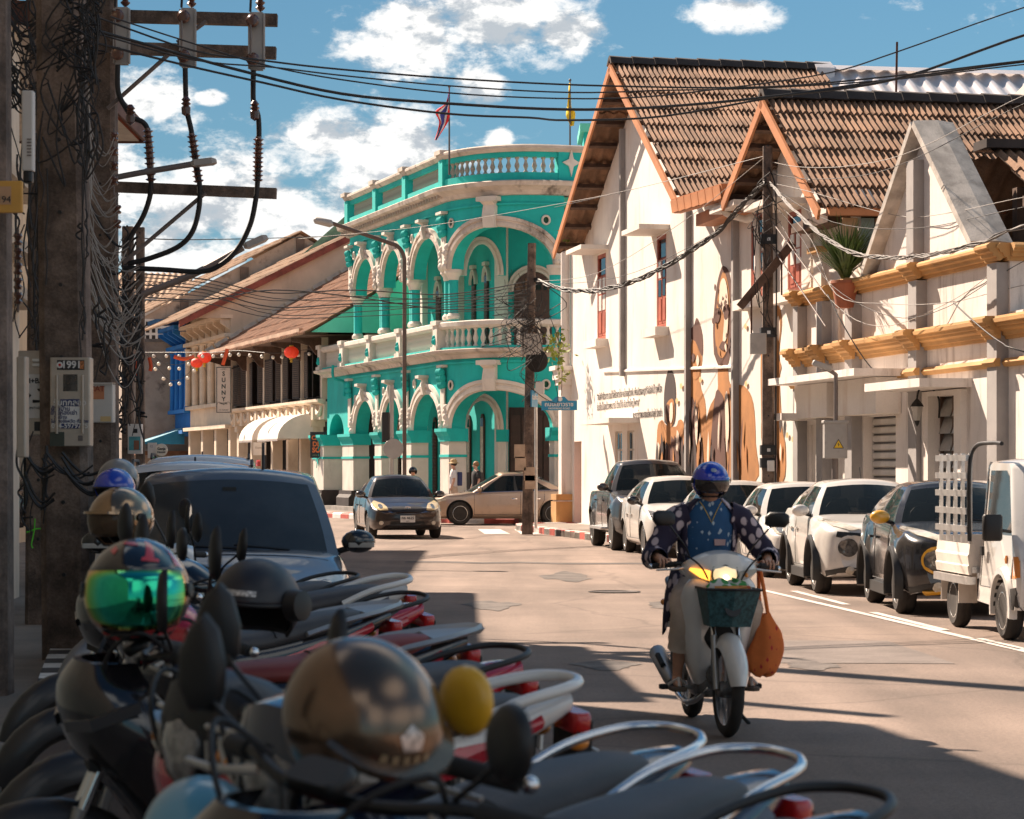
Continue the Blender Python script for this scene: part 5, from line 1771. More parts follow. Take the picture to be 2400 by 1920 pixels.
def car(name,label,cat,pos,rz,p,body_m,group=None):
 """p: L W H wb fo r | zn zc zb0 (belt front) zb1 (belt rear) zd (deck) | dc drf drr drb | hwr (roof half width)"""
 t = thing(name,label,cat,pos,rz,group)
 L,W,H,wb,fo,r = [p[k] for k in ('L','W','H','wb','fo','r')]
 xf = wb / 2 + fo
 hw = W / 2
 X = lambda d: xf - d
 dc,drf,drr,drb = p['dc'],p['drf'],p['drr'],p['drb']
 zn,zc,zb0,zb1,zd = p['zn'],p['zc'],p['zb0'],p['zb1'],p['zd']
 gc = p.get('gc',.2)           # ground clearance
 flare = p.get('flare',.03)
 # lower body
 ks = [0,.05,.14,.3,.55,dc*.85,dc + .1,(dc + drb)/2,drb - .1,L - .55,L - .3,L - .12,L - .04,L]
 kw = [.70,.82,.90,.955,.985,1,1,1,1,.985,.955,.90,.84,.74]
 kb = [gc + .12,gc + .05,gc + .02,gc,gc,gc,gc,gc,gc,gc,gc + .02,gc + .06,gc + .1,gc + .18]
 kt = [zn - .10,zn - .03,zn + .015,zn + .06,zn + (zc - zn)*.45,zc - .03,zc + .0,(zb0 + zb1)/2,max(zb1,zd) if drb < L - .3 else zb1,zd + .01,zd,zd - .02,zd - .07,zd - .16]
 kz = [zn - .14,zn - .08,zn - .05,zn - .02,zn + (zb0 - zn)*.45,zb0 - .05,zb0,(zb0 + zb1)/2,zb1,min(zb1,zd),zd - .03,zd - .05,zd - .1,zd - .2]
 secs = []
 N_ = 46
 for i in range(N_ + 1):
  s_ = i / N_
  d = L * (s_ + .10*sin(2*pi*s_)*-1*.55)
  d = min(max(d,0),L)
  w_,b_,t_,z_ = hw * interp(d,ks,kw),interp(d,ks,kb),interp(d,ks,kt),interp(d,ks,kz)
  fl = 0
  for dw in (fo,fo + wb):
   fl += flare * math.exp(-((d - dw)/(r*1.15))**4)
  w2 = w_ + fl
  mid = b_ + (z_ - b_) * .45
  half = [(0,b_),(w_*.8,b_),(w_*.93,b_ + .025),(w2*.985,b_ + .1),(w2,mid - .04),(w2*1.0,mid + .06),(w_*.985 + fl*.6,z_ - .13),(w_*.965,z_ - .04),(w_*.93,z_),(w_*.84,z_ + (t_ - z_)*.45),(w_*.62,z_ + (t_ - z_)*.8),(w_*.3,t_ - .004),(0,t_)]
  pts = [Vector((0,y,z)) for y,z in half]
  pts = cat_rom(pts,2)
  ring = [(X(d),q.y,q.z) for q in pts] + [(X(d),-q.y,q.z) for q in reversed(pts[1:-1])]
  secs.append(ring)
 nose_bow = p.get('bow',.12)
 for i,ring in enumerate(secs):      # the nose and the tail are bowed in plan
  d = L * i / N_
  k = max(0,1 - (xf - ring[0][0])/.5)
  k2 = max(0,1 - (L - (xf - ring[0][0]))/.4)
  secs[i] = [(x - nose_bow*k*(y/hw)**2 + .08*k2*(y/hw)**2,y,z) for x,y,z in ring]
 mb = MB().loft(secs)
 me = mb.mesh('body',[body_m,m_trim],38)
 # wheel wells cut out of the body
 cut = MB()
 for xw in (wb/2,-wb/2):
  for sg in (-1,1):
   cut.lathe([(r*1.15,-.17),(r*1.15,.25)],(xw,sg*(hw - .02),r*1.03),(0,sg,0),28)
 o = bpy.data.objects.new('body',me); COL.objects.link(o)
 c = bpy.data.objects.new('cutter',cut.mesh('cutter',[body_m,m_trim])); COL.objects.link(c)
 c.data.polygons.foreach_set('material_index',[1]*len(c.data.polygons))
 md = o.modifiers.new('wells','BOOLEAN')
 md.object,md.operation,md.solver = c,'DIFFERENCE','EXACT'
 dg = bpy.context.evaluated_depsgraph_get()
 me2 = bpy.data.meshes.new_from_object(o.evaluated_get(dg))
 me2.name = 'body'
 bpy.data.objects.remove(c)
 o.modifiers.clear()
 o.data = me2
 me2.polygons.foreach_set('use_smooth',[True]*len(me2.polygons))
 me2.set_sharp_from_angle(angle=radians(38))
 o.parent = t
 bv = BVHTree.FromPolygons([v.co.copy() for v in me.vertices],[list(q.vertices) for q in me.polygons])
 # greenhouse
 hwb,hwr = p.get('hwb',hw*.93),p['hwr']
 lv = [0,.07,.3,.55,.8,.93,1.0]
 yb,zr = p.get('bulge',.03),H - p.get('crown',.085)
 bowf,bowr = .20,.10
 def ring_pt(kind,q,s_):
  """kind f/l/b/r, q along it 0..1, s_ 0 belt .. 1 roof edge"""
  e = s_ + 0.0
  if kind in ('f','b'):
   y0,y1 = hwb * (1 if kind == 'f' else .96),hwr
   y = (y0 + (y1 - y0)*e + yb*sin(pi*e)) * (1 - 2*q) * (1 if kind == 'f' else -1)
   n = (1 - 2*q) ** 2
   if kind == 'f':
    x = X(dc) + .02 + (X(drf) - X(dc) - .02) * e - (bowf + (.10 - bowf)*e) * n
    x += .03 * sin(pi*e)
    z = zc - .04 + (zr - zc + .04) * e + (zb0 - zc) * n * (1 - e) * .6
   else:
    x = X(drb) + (X(drr) - X(drb)) * e + (bowr + (.08 - bowr)*e) * n
    x -= p.get('rbulge',.05) * sin(pi*e)
    zq = max(zb1,zd) - .03
    z = zq + (zr - zq) * e
   z += .05 * (1 - n) * e
   return Vector((x,y,z))
  sg = 1 if kind == 'l' else -1
  tq = q if kind == 'l' else 1 - q
  a0,a1 = ring_pt('f',0 if kind == 'l' else 1,s_),ring_pt('b',1 if kind == 'l' else 0,s_)
  pnt = a0.lerp(a1,tq)
  pnt.y += sg * .02 * sin(pi*tq)
  pnt.z += (.0 if s_ < .5 else .02*sin(pi*tq)*(s_ - .5)*2)
  return pnt
 tb = p.get('pillars',(.05,.46,.52,.88))
 side_q = [0,tb[0],(tb[0]*2 + tb[1])/3,(tb[0] + tb[1]*2)/3,tb[1],tb[2],(tb[2] + tb[3])/2,tb[3],1]
 side_k = ['p','g1','g1','g1','b','g2','g2','p']
 fq = [0,.05,.2,.35,.5,.65,.8,.95,1]
 fk = ['p','gf','gf','gf','gf','gf','gf','p']
 seq = [('f',fq,fk,'')]
 # order round the ring: front left->right, right side front->rear, rear right->left, left side rear->front
 seq.append(('r',[1 - q for q in side_q],side_k,'R'))
 seq.append(('b',fq,['p'] + ['gb']*6 + ['p'],''))
 seq.append(('l',side_q[::-1],side_k[::-1],'L'))
 groups = {}
 def put(k,quad):
  groups.setdefault(k,MB()).poly(quad)
 for kind,qs,kk,sd in seq:
  for i in range(len(qs) - 1):
   for j in range(len(lv) - 1):
    quad = [ring_pt(kind,qs[i],lv[j]),ring_pt(kind,qs[i + 1],lv[j]),ring_pt(kind,qs[i + 1],lv[j + 1]),ring_pt(kind,qs[i],lv[j + 1])]
    k = kk[i]
    gl = k.startswith('g') and 1 <= j <= 4
    if k == 'b' and 1 <= j <= 4:
     put('black',quad)
    elif gl:
     put(k + sd,quad)
    else:
     put('paint',quad)
 # roof skin
 rim = []
 for kind,qs,kk,sd in seq:
  rim += [ring_pt(kind,q,1.0) for q in qs[:-1]]
 cx = (X(drf) + X(drr)) / 2
 prev = rim
 for f_,dz in ((.94,.03),(.8,.055),(.5,.075),(.2,.083)):
  cur = [Vector((cx + (q.x - cx)*f_,q.y*f_,zr + (q.z - zr)*f_ + (H - zr)*dz/.085)) for q in rim]
  for i in range(len(rim)):
   j = (i + 1) % len(rim)
   put('paint',[prev[i],prev[j],cur[j],cur[i]])
  prev = cur
 groups['paint'].poly(prev)
 roof_m = p.get('roof_m',body_m)
 groups['paint'].build('cabin_shell',roof_m,t,smooth=38)
 if 'black' in groups:
  groups['black'].build('door_pillar_trim',m_trim,t,smooth=38)
 gm = p.get('glass',m_glass)
 for k,nm in (('gf','windscreen'),('gb','rear_window'),('g1L','side_window'),('g2L','side_window'),('g1R','side_window'),('g2R','side_window')):
  if k in groups:
   groups[k].build(nm,gm if k != 'gf' else p.get('wglass',gm),t,smooth=60)
 # window seal along the belt
 for sd,kind in (('L','l'),('R','r')):
  MB().tube([ring_pt(kind,q if kind == 'l' else 1 - q,.05)*1.0 + Vector((0,.006 if kind == 'l' else -.006,0)) for q in np.linspace(.02,.95,12)],.012,4).build('belt_strip',p.get('strip',m_trim),t)
 # inside: dash, seats, wheel
 zi = zb0 - .12
 MB().bx((X(dc + .25),-hw*.8,zi - .02),(X(dc + .62),hw*.8,zb0 + .02)).build('dashboard',m_seat,t)
 for sg in (-1,1):
  for d0 in (dc + 1.15,dc + 2.0):
   if d0 + .2 > drb:
    continue
   mb = MB()
   mb.rbox((X(d0 + .1),sg*hw*.42,zb0 + .02),(.14,.48,.46),.05,Matrix.Rotation(-.2,3,'Y'))
   so = mb.build('seat',m_seat,t,smooth=40)
   MB().rbox((X(d0 + .17),sg*hw*.42,zb0 + .36),(.10,.27,.19),.04,Matrix.Rotation(-.15,3,'Y')).build('headrest',m_seat,so,smooth=40)
 MB().tube([(X(dc + .72) - .05*sin(a),-hw*.42 + .18*cos(a),zb0 + .07 + .16*sin(a)) for a in np.linspace(0,2*pi,15)[:-1]],.014,5,closed=True).build('steering_wheel',m_black,t)
 # wheels
 tw_ = hw - .11
 rm = p.get('rim',m_rim)
 for xw,st in ((wb/2,p.get('steer',0)),(-wb/2,0)):
  for sg in (-1,1):
   wheel(t,xw,sg*tw_,r,p.get('ww',.20),rm,p.get('spokes',5),st)
 # wipers, mirrors, handles, door seams
 for y0,y1 in ((.1,-.42),(.55,.05)):
  a,b = ring_pt('f',.5 - y0*.5,.05),ring_pt('f',.5 - y1*.5,.09)
  MB().tube([a + Vector((.03,0,.01)),b + Vector((.02,0,.015))],.010,4).build('wiper',m_black,t)
 MB().tube([ring_pt('f',q,.02) + Vector((.01,0,.0)) for q in np.linspace(.04,.96,9)],.018,4).build('cowl_strip',m_trim,t)
 mm = p.get('mirror_m',body_m)
 for sg in (-1,1):
  a = ring_pt('l' if sg > 0 else 'r',.07 if sg > 0 else .93,.1)
  mb = MB()
  cy = a.y + sg * .155
  mb.sph((a.x + .03,cy,a.z + .06),.1,12,8,(.75,1.25,.85))
  mo = mb.build('mirror',mm,t,smooth=60)
  MB().rod((a.x,a.y - sg*.02,a.z - .02),(a.x + .03,cy - sg*.04,a.z + .02),.025,6).build('mirror_arm',m_trim,mo)
  MB().sph((a.x - .04,cy,a.z + .06),.085,10,6,(.3,1.2,.85)).build('mirror_glass',m_glassy,mo,smooth=60)
  if p.get('mirror_lamp'):
   MB().rbox((a.x + .085,cy + sg*.02,a.z + .035),(.03,.19,.035),.012).build('mirror_lamp',m_clear,mo)
  md_ = 'left' if sg > 0 else 'right'
  x0,x1 = X(dc + .25),X(dc + .25) - (X(dc + .25) - (X(drb) + .1)) * .5
  zlo = gc + .12
  seam(bv,[(x0,z) for z in np.linspace(zlo,zb0 - .03,8)],md_,t)
  seam(bv,[(x1,z) for z in np.linspace(zlo,(zb0 + zb1)/2 - .03,8)],md_,t)
  xr_ = -wb / 2 + r * .75
  seam(bv,[(xr_ + (.0 if z > .72 else (.72 - z)*.55),z) for z in np.linspace(zlo,zb1 - .03,9)],md_,t)
  seam(bv,[(x,zlo) for x in np.linspace(x0,xr_ + .25,12)],md_,t)
  for xh in (x1 + .18,xr_ + .2):
   h,n,_,_ = bv.ray_cast(Vector((xh,sg*9,zb0 - .17)),Vector((0,-sg,0)))
   if h is not None:
    MB().rbox((h.x,h.y + sg*.02,h.z),(.17,.03,.03),.012).build('door_handle',p.get('handle_m',body_m),t,smooth=40)
 return t,bv,X,ring_pt

def mirror_y(o):
 return [(-a,b) for a,b in o]
def lamp_pair(bv,t,outline,name='headlight',lens=m_lens,inner=None,off=.012,mode='front'):
 for k,oo in enumerate((outline,mirror_y(outline))):
  o = patch(bv,oo,mode,off,name,lens,t)
  if inner:
   for (cy,cz,rr) in inner:
    y = cy if k == 0 else -cy
    patch(bv,[(y + rr*cos(a),cz + rr*sin(a)) for a in np.linspace(0,2*pi,13)[:-1]],mode,off + .006,'bulb',m_lens_in,o,1)
def plate(bv,t,z,s_,w=.34,h=.155,mode='front',y=0.0,sub=None):
 hpt,n,_,_ = bv.ray_cast(Vector((9 if mode == 'front' else -9,y,z)),Vector((-1 if mode == 'front' else 1,0,0)))
 sg = 1 if mode == 'front' else -1
 x = hpt.x + sg * .035
 o = MB().bx((x - .012*sg,y - w/2,z - h/2),(x,y + w/2,z + h/2)).build('number_plate',m_plate,t)
 text(s_,.085,m_ink2,o,face_m((x + sg*.003,y,z + .02),(0,sg,0),(0,0,1)),bold=.02)
 if sub:
  text(sub,.035,m_ink2,o,face_m((x + sg*.003,y,z - .052),(0,sg,0),(0,0,1)))
 return o
def emblem(bv,t,z,r_=.05,kind='ring'):
 h,n,_,_ = bv.ray_cast(Vector((9,0,z)),Vector((-1,0,0)))
 x = h.x + .015
 mb = MB()
 el = lambda a,b,cy,cz: mb.tube([(x,cy + a*cos(q),cz + b*sin(q)) for q in np.linspace(0,2*pi,21)[:-1]],.006,5,closed=True)
 if kind == 'ovals':
  el(r_*1.45,r_,0,z); el(r_*.55,r_*.95,0,z); el(r_*1.0,r_*.42,0,z + r_*.45)
 else:
  el(r_,r_,0,z)
  mb.rod((x,-r_*1.3,z),(x,r_*1.3,z),.009,5)
 return mb.build('emblem',m_chrome,t,smooth=60)

RZ_PARK = atan2(-1,.0893)
RZ_B,RZ_C,RZ_D = atan2(-1,.03),atan2(-1,-.005),atan2(-1,.06)
def park_pos(px,py,wb,hw,rz,k=1.0):
 """car placed by where its front wheel on the image-left side meets the road"""
 g = gnd(px,py)
 c = Vector((wb/2,-(hw - .11),0)) * k
 M = Matrix.Rotation(rz,3,'Z')
 return g - M @ c

m_p_white = paint_mat('white car paint',(.66,.63,.59))
m_p_black = paint_mat('black car paint',(.016,.015,.016),0,.25)
m_p_brownblk = paint_mat('brown black car paint',(.032,.022,.019),.3,.28)
m_p_bronze = paint_mat('bronze car paint',(.42,.30,.22),.5,.32)
m_p_silver = paint_mat('slate silver car paint',(.115,.125,.145),.5,.36)
m_p_grey = paint_mat('dark grey pickup paint',(.06,.058,.06),.4,.3)
m_p_pearl = paint_mat('pale grey white car paint',(.70,.71,.73))

# the two compact crossovers with round lamps
def crossover(pos,rz,label,pm,yellow=None):
 p = dict(L=4.13,W=1.765,H=1.57,wb=2.53,fo=.86,r=.345,zn=.93,zc=1.10,zb0=1.04,zb1=1.14,zd=1.12,dc=1.22,drf=1.95,drr=3.2,drb=3.95,hwr=.56,flare=.075,gc=.24,ww=.22,
             rbulge=.08,pillars=(.05,.48,.53,.84),mirror_m=yellow or pm,bow=.22,spokes=5)
 t,bv,X,rp = car('parked_car',label,'car',pos,rz,p,pm,'cars parked along the right side of the road')
 t.scale = (.932,) * 3
 lamp_pair(bv,t,[(.36,.90),(.60,.99),(.76,1.03),(.80,1.01),(.70,.94),(.50,.885)],'indicator_lamp',m_lens)
 # round lamps low in the bumper
 for sg in (-1,1):
  c = [(sg*.52 + .155*cos(a),.655 + .155*sin(a)) for a in np.linspace(0,2*pi,21)[:-1]]
  o = patch(bv,c,'front',.022,'lamp_ring',yellow or pm,t)
  c2 = [(sg*.52 + .125*cos(a),.655 + .125*sin(a)) for a in np.linspace(0,2*pi,21)[:-1]]
  patch(bv,c2,'front',.034,'lens',mat('round lamp lens',(.16,.15,.14),.06,.3,var=.6,vs=14,coat=1),o)
  c3 = [(sg*.52 + .055*cos(a),.64 + .055*sin(a)) for a in np.linspace(0,2*pi,13)[:-1]]
  patch(bv,c3,'front',.040,'bulb',m_lens_in,o,1)
  patch(bv,[(sg*(.50 + .055*cos(a)),.355 + .05*sin(a)) for a in np.linspace(0,2*pi,13)[:-1]],'front',.03,'fog_lamp',m_lens,t,1)
 patch(bv,[(-.68,.80),(-.30,.72),(.30,.72),(.68,.80),(.66,.87),(.3,.845),(-.3,.845),(-.66,.87)],'front',.008,'grille',mat('honeycomb grille',(.018,.018,.018),.5,var=.8,vs=60),t)
 patch(bv,[(-.80,.34),(-.45,.42),(.45,.42),(.80,.34),(.78,.25),(-.78,.25)],'front',.012,'bumper_cladding',m_trim,t)
 patch(bv,[(-.28,.44),(.28,.44),(.34,.66),(-.34,.66)],'front',.010,'lower_grille',m_trim,t)
 if yellow:
  patch(bv,[(-.62,.27),(-.35,.30),(-.34,.325),(-.66,.30)],'front',.03,'yellow_lip',yellow,t)
  patch(bv,[(.62,.27),(.35,.30),(.34,.325),(.66,.30)],'front',.03,'yellow_lip',yellow,t)
 emblem(bv,t,.815,.055)
 plate(bv,t,.53,'กข 2318' if not yellow else 'กค 7045')
 hw = p['W'] / 2
 for xw in (p['wb']/2,-p['wb']/2):
  for sg in (-1,1):
   mb = MB()
   secs = []
   for a in np.linspace(-.35,pi + .35,19):
    ring = []
    for rr,yy in ((1.13,-.06),(1.13,.035),(1.18,.055),(1.31,.045),(1.35,.0),(1.33,-.06)):
     ring.append((xw + p['r']*rr*cos(a),sg*(hw + .028 + yy),p['r']*1.03 + p['r']*rr*sin(a)))
    secs.append(ring)
   mb.loft(secs).build('arch_cladding',m_trim,t,smooth=40)
 for sg in (-1,1):
  MB().bx((-.86,sg*(hw - .07),.19),(.86,sg*(hw + .03),.32)).build('sill_cladding',m_trim,t)
 MB().tube([(X(3.1),.15,1.57),(X(3.22),.15,1.74)],.008,5).build('antenna',m_black,t)
 return t
crossover(park_pos(1925,1391,2.53,.8825,RZ_B,.935),RZ_B,'white compact crossover with round bumper lamps parked between the white hatchback and the black one',m_p_white)
m_yelp = paint_mat('yellow trim paint',(.75,.38,.03))
crossover(park_pos(2120,1438,2.53,.8825,RZ_C,.93),RZ_C,'black compact crossover with yellow mirror caps and lamp rings',m_p_black,m_yelp)

# white small hatchback in front of the crossovers
p = dict(L=3.85,W=1.69,H=1.50,wb=2.43,fo=.78,r=.31,zn=.74,zc=1.02,zb0=.95,zb1=1.0,zd=.98,dc=.98,drf=1.62,drr=3.05,drb=3.72,hwr=.57,pillars=(.05,.48,.53,.86),rbulge=.05)
t,bv,X,rp = car('parked_car','white square hatchback parked behind the white crossover, its headlamps yellowed','car',park_pos(1800,1353,2.43,.845,RZ_D,.935),RZ_D,p,m_p_white,'cars parked along the right side of the road')
t.scale = (.935,) * 3
lamp_pair(bv,t,[(.44,.66),(.70,.70),(.78,.84),(.74,.90),(.60,.84),(.46,.72)],inner=[(.62,.76,.055)])
patch(bv,[(-.4,.60),(.4,.60),(.42,.68),(-.42,.68)],'front',.008,'grille',m_trim,t)
patch(bv,[(-.5,.32),(.5,.32),(.42,.48),(-.42,.48)],'front',.008,'lower_grille',m_trim,t)
lamp_pair(bv,t,[(.54,.34),(.74,.36),(.72,.48),(.58,.44)],'fog_lamp_recess',m_trim)
emblem(bv,t,.64,.05); plate(bv,t,.50,'กง 5521')
# white sedan hidden behind the rider
p_sed = dict(L=4.3,W=1.70,H=1.46,wb=2.55,fo=.83,r=.305,zn=.72,zc=.98,zb0=.92,zb1=.98,zd=1.0,dc=1.05,drf=1.72,drr=2.95,drb=3.72,hwr=.55,pillars=(.05,.46,.51,.88),rbulge=.02)
p = dict(p_sed,mirror_m=m_p_black)
t,bv,X,rp = car('parked_car','white saloon with black mirrors parked behind the riding figure','car',park_pos(1655,1325,2.55,.85,RZ_PARK,.96),RZ_PARK,p,m_p_white,'cars parked along the right side of the road')
t.scale = (.96,) * 3
lamp_pair(bv,t,[(.40,.62),(.70,.66),(.78,.80),(.60,.78),(.42,.70)],inner=[(.6,.71,.05)])
patch(bv,[(-.36,.6),(.36,.6),(.40,.68),(-.40,.68)],'front',.008,'grille',m_trim,t)
patch(bv,[(-.5,.30),(.5,.30),(.42,.46),(-.42,.46)],'front',.008,'lower_grille',m_trim,t)
emblem(bv,t,.65); plate(bv,t,.5,'ขก 914')
# white hatchback with slanted lamps next to the pickup
p = dict(L=3.9,W=1.69,H=1.47,wb=2.49,fo=.78,r=.305,zn=.74,zc=.99,zb0=.92,zb1=1.06,zd=1.04,dc=.95,drf=1.62,drr=3.0,drb=3.75,hwr=.54,pillars=(.06,.47,.52,.84),bow=.2,mirror_m=m_p_black,spokes=10)
t,bv,X,rp = car('parked_car','white hatchback with swept dark headlamps parked right in front of the dark pickup','car',park_pos(1519,1305,2.49,.845,RZ_PARK),RZ_PARK,p,m_p_white,'cars parked along the right side of the road')
lamp_pair(bv,t,[(.38,.63),(.62,.62),(.74,.70),(.76,.84),(.66,.82),(.46,.72)],inner=[(.58,.69,.05),(.68,.75,.04)],lens=mat('smoky lens',(.22,.21,.20),.05,var=.5,vs=12,coat=1,trans=.3))
patch(bv,[(-.42,.36),(.42,.36),(.52,.52),(-.52,.52)],'front',.008,'grille',m_trim,t)
lamp_pair(bv,t,[(.52,.40),(.72,.44),(.70,.56),(.60,.50)],'fog_lamp_recess',m_trim)
emblem(bv,t,.62); plate(bv,t,.56,'กจ 6630')
# dark pickup
p = dict(L=5.2,W=1.86,H=1.79,wb=3.08,fo=.9,r=.385,zn=1.02,zc=1.20,zb0=1.14,zb1=1.16,zd=1.14,dc=1.3,drf=1.95,drr=3.0,drb=3.45,hwr=.60,gc=.32,flare=.07,ww=.26,pillars=(.06,.48,.54,.90),rbulge=.0,spokes=6)
t,bv,X,rp = car('parked_pickup','dark grey double cab pickup at the far end of the parked row','pickup',park_pos(1446,1290,3.08,.93,RZ_PARK),RZ_PARK,p,m_p_grey,'cars parked along the right side of the road')
lamp_pair(bv,t,[(.48,.84),(.78,.88),(.84,1.02),(.66,1.02),(.5,.96)],inner=[(.65,.94,.06)])
patch(bv,[(-.44,.78),(.44,.78),(.46,.98),(-.46,.98)],'front',.01,'grille',m_chrome,t)
patch(bv,[(-.6,.42),(.6,.42),(.6,.62),(-.6,.62)],'front',.01,'lower_grille',m_trim,t)
plate(bv,t,.62,'บจ 1177')
for sg in (-1,1):
 MB().rbox((-.05,sg*.97,.42),(1.9,.2,.05),.03).build('side_step',m_alu,t)
MB().bx((X(5.05),-.72,.95),(X(3.7),.72,1.146)).build('load_bed',m_blackm,t)

# oncoming dark saloon
rz = atan2(-1,.17)
g = (gnd(866,1260) + gnd(1026,1263)) / 2
M = Matrix.Rotation(rz,3,'Z')
p = dict(p_sed,wglass=m_glass,mirror_lamp=True,steer=.05)
t,bv,X,rp = car('oncoming_car','brown black saloon with yellowed headlamps driving towards the camera','car',g - M @ Vector((1.275,0,0)),rz,p,m_p_brownblk)
lamp_pair(bv,t,[(.44,.66),(.62,.655),(.74,.70),(.77,.82),(.70,.87),(.52,.80),(.46,.73)],inner=[(.60,.74,.05)],lens=mat('yellowed lens',(.72,.56,.30),.12,var=.2,vs=9,coat=1,trans=.15))
patch(bv,[(-.38,.66),(-.30,.62),(.30,.62),(.38,.66),(.33,.74),(-.33,.74)],'front',.006,'grille',m_trim,t)
seam(bv,[(y,.625 - .05*(1 - (y/.45)**2)) for y in np.linspace(-.45,.45,15)],'front',t,.010,m_chrome,'chrome_strip')
patch(bv,[(-.46,.26),(.46,.26),(.38,.40),(-.38,.40)],'front',.006,'lower_grille',m_blackm,t)
lamp_pair(bv,t,[(.60 + .05*cos(a),.37 + .045*sin(a)) for a in np.linspace(0,2*pi,13)[:-1]],'fog_lamp',m_lens)
emblem(bv,t,.70,.048,'ovals')
plate(bv,t,.46,'กธ 4625',sub='ภูเก็ต')
seam(bv,[(y,.80 + .04*(1 - (y/.7)**2)) for y in np.linspace(-.72,.72,21)],'front',t,.004,None,'bonnet_seam')

# bronze saloon coming out of the side street
rz = atan2(-.06,-1)
M = Matrix.Rotation(rz,3,'Z')
g = gnd(1077,1231)
p = dict(L=4.62,W=1.78,H=1.52,wb=2.68,fo=.93,r=.335,zn=.77,zc=.97,zb0=.92,zb1=1.0,zd=1.02,dc=1.1,drf=2.05,drr=3.0,drb=4.1,hwr=.54,pillars=(.08,.45,.49,.86),rbulge=.0,steer=.18,spokes=10,strip=m_chrome,handle_m=m_chrome,glass=m_glass,gc=.18)
# its left flank faces the camera
pos = g - M @ Vector((p['wb']/2,p['W']/2 - .11,0))
t,bv,X,rp = car('turning_car','bronze saloon seen side on as it leaves the side street','car',pos,rz,p,m_p_bronze)
lamp_pair(bv,t,[(.46,.60),(.74,.64),(.84,.76),(.62,.72),(.48,.66)],inner=[(.62,.66,.04)])
patch(bv,[(-.5,.28),(.5,.28),(.62,.5),(-.62,.5)],'front',.006,'grille',m_trim,t)
lamp_pair(bv,t,[(.45,.80),(.82,.78),(.83,.92),(.5,.93)],'tail_lamp',m_redpl,mode='rear')
patch(bv,[(X(4.5),.80),(X(4.22),.84),(X(4.25),.94),(X(4.52),.93)],'left',.008,'tail_lamp',m_redpl,t)
patch(bv,[(X(.12),.60),(X(.55),.72),(X(.5),.76),(X(.16),.66)],'left',.008,'headlight',m_lens,t)

# grey people carrier parked at the left, in the shade
rz = atan2(-1,.10)
M = Matrix.Rotation(rz,3,'Z')
p = dict(L=4.22,W=1.70,H=1.60,wb=2.70,fo=.80,r=.31,zn=.82,zc=1.04,zb0=.97,zb1=1.0,zd=1.0,dc=.92,drf=1.62,drr=3.3,drb=4.05,hwr=.62,wglass=m_glass_d,glass=m_glass_d,mirror_m=m_p_black,mirror_lamp=True,pillars=(.06,.46,.5,.9),bulge=.02,rbulge=.03)
cxy = Vector((-2.04,18.45,0))      # between its mirrors
t,bv,X,rp = car('parked_van','slate grey people carrier with a dusty roof parked behind the row of motorbikes','car',cxy - M @ Vector((.95,0,0)),rz,p,m_p_silver)
lamp_pair(bv,t,[(.46,.64),(.80,.68),(.84,.80),(.80,.88),(.62,.86),(.50,.80)],inner=[(.66,.76,.07)])
patch(bv,[(-.4,.60),(.4,.60),(.42,.74),(-.42,.74)],'front',.008,'grille',m_trim,t)
plate(bv,t,.5,'กฉ 3302')
seam(bv,[(X(.75 + .25*0),y) for y in np.linspace(-.7,.7,11)],'top',t,.004,None,'bonnet_seam')
MB().rod(rp('f',.3,1.0) + Vector((-.35,0,.04)),rp('f',.3,1.0) + Vector((-.42,0,.24)),.011,6).build('antenna',m_black,t)
MB().bx((X(1.5),-.05,1.43),(X(1.45),.05,1.47)).build('inner_mirror',m_black,t)

# two white cars parked behind it
for (px,roof_py,Y,H,lab) in ((452,1084,26.2,1.67,'white car behind the grey people carrier, only its roof showing'),(470,1068,32.0,1.77,'tall white car farthest along the left kerb, behind the other white one')):
 x = (px - 1200) / 6000 * Y
 p = dict(L=4.3,W=1.78,H=H,wb=2.65,fo=.85,r=.34,zn=.9,zc=1.12,zb0=1.05,zb1=1.1,zd=1.08,dc=1.1,drf=1.8,drr=3.5,drb=4.15,hwr=.64,pillars=(.05,.46,.5,.9))
 t,bv,X,rp = car('parked_car',lab,'car',(x,Y,0),rz,p,m_p_pearl,'white cars parked along the left kerb')
 lamp_pair(bv,t,[(.5,.72),(.8,.76),(.84,.88),(.56,.86)])
 MB().prism([(0,0),(.12,0),(.03,.07)],(X(3.2),-.01,H - .01),(1,0,0),(0,0,1),(0,1,0),.02).build('antenna',m_black,t)
 for sg in (-1,1):
  MB().tube([(X(1.95),sg*.6,H - .04),(X(2.1),sg*.6,H + .02),(X(3.2),sg*.6,H + .02),(X(3.4),sg*.6,H - .05)],.016,6).build('roof_rail',m_trim,t)

# small white truck with a railed bed, at the right edge
rz = RZ_D
M = Matrix.Rotation(rz,3,'Z')
g = gnd(2366,1500)
pos = g - M @ Vector((1.05,-.66,0)) * .945
t = thing('parked_truck','small white pickup truck with a railed cargo bed at the right edge','truck',pos,rz)
t.scale = (.945,) * 3
m_pt = m_p_white
hw = .74
prof = [(.75,.32),(1.62,.32),(1.70,.55),(1.68,.80),(1.52,1.02),(1.05,1.72),(.95,1.78),(.12,1.80),(.06,1.74),(.06,.34)]
def cab_ring(y,sx,tumble):
 out = []
 for x,z in prof:
  yy = y
  if z > 1.02:
   yy = y * (1 - .16*(z - 1.02)/.78)
  out.append((.06 + (x - .06)*sx,yy,z if z < 1.6 else z - (.03 if abs(y) > hw*.8 else 0)))
 return out
mb = MB().loft([cab_ring(y,sx,0) for y,sx in ((-hw,.955),(-hw*.95,.985),(-hw*.6,1),(0,1.01),(hw*.6,1),(hw*.95,.985),(hw,.955))])
cab_me = mb.mesh('cab',[m_pt,m_trim],35)
o = bpy.data.objects.new('cab',cab_me); COL.objects.link(o)
cu = MB()
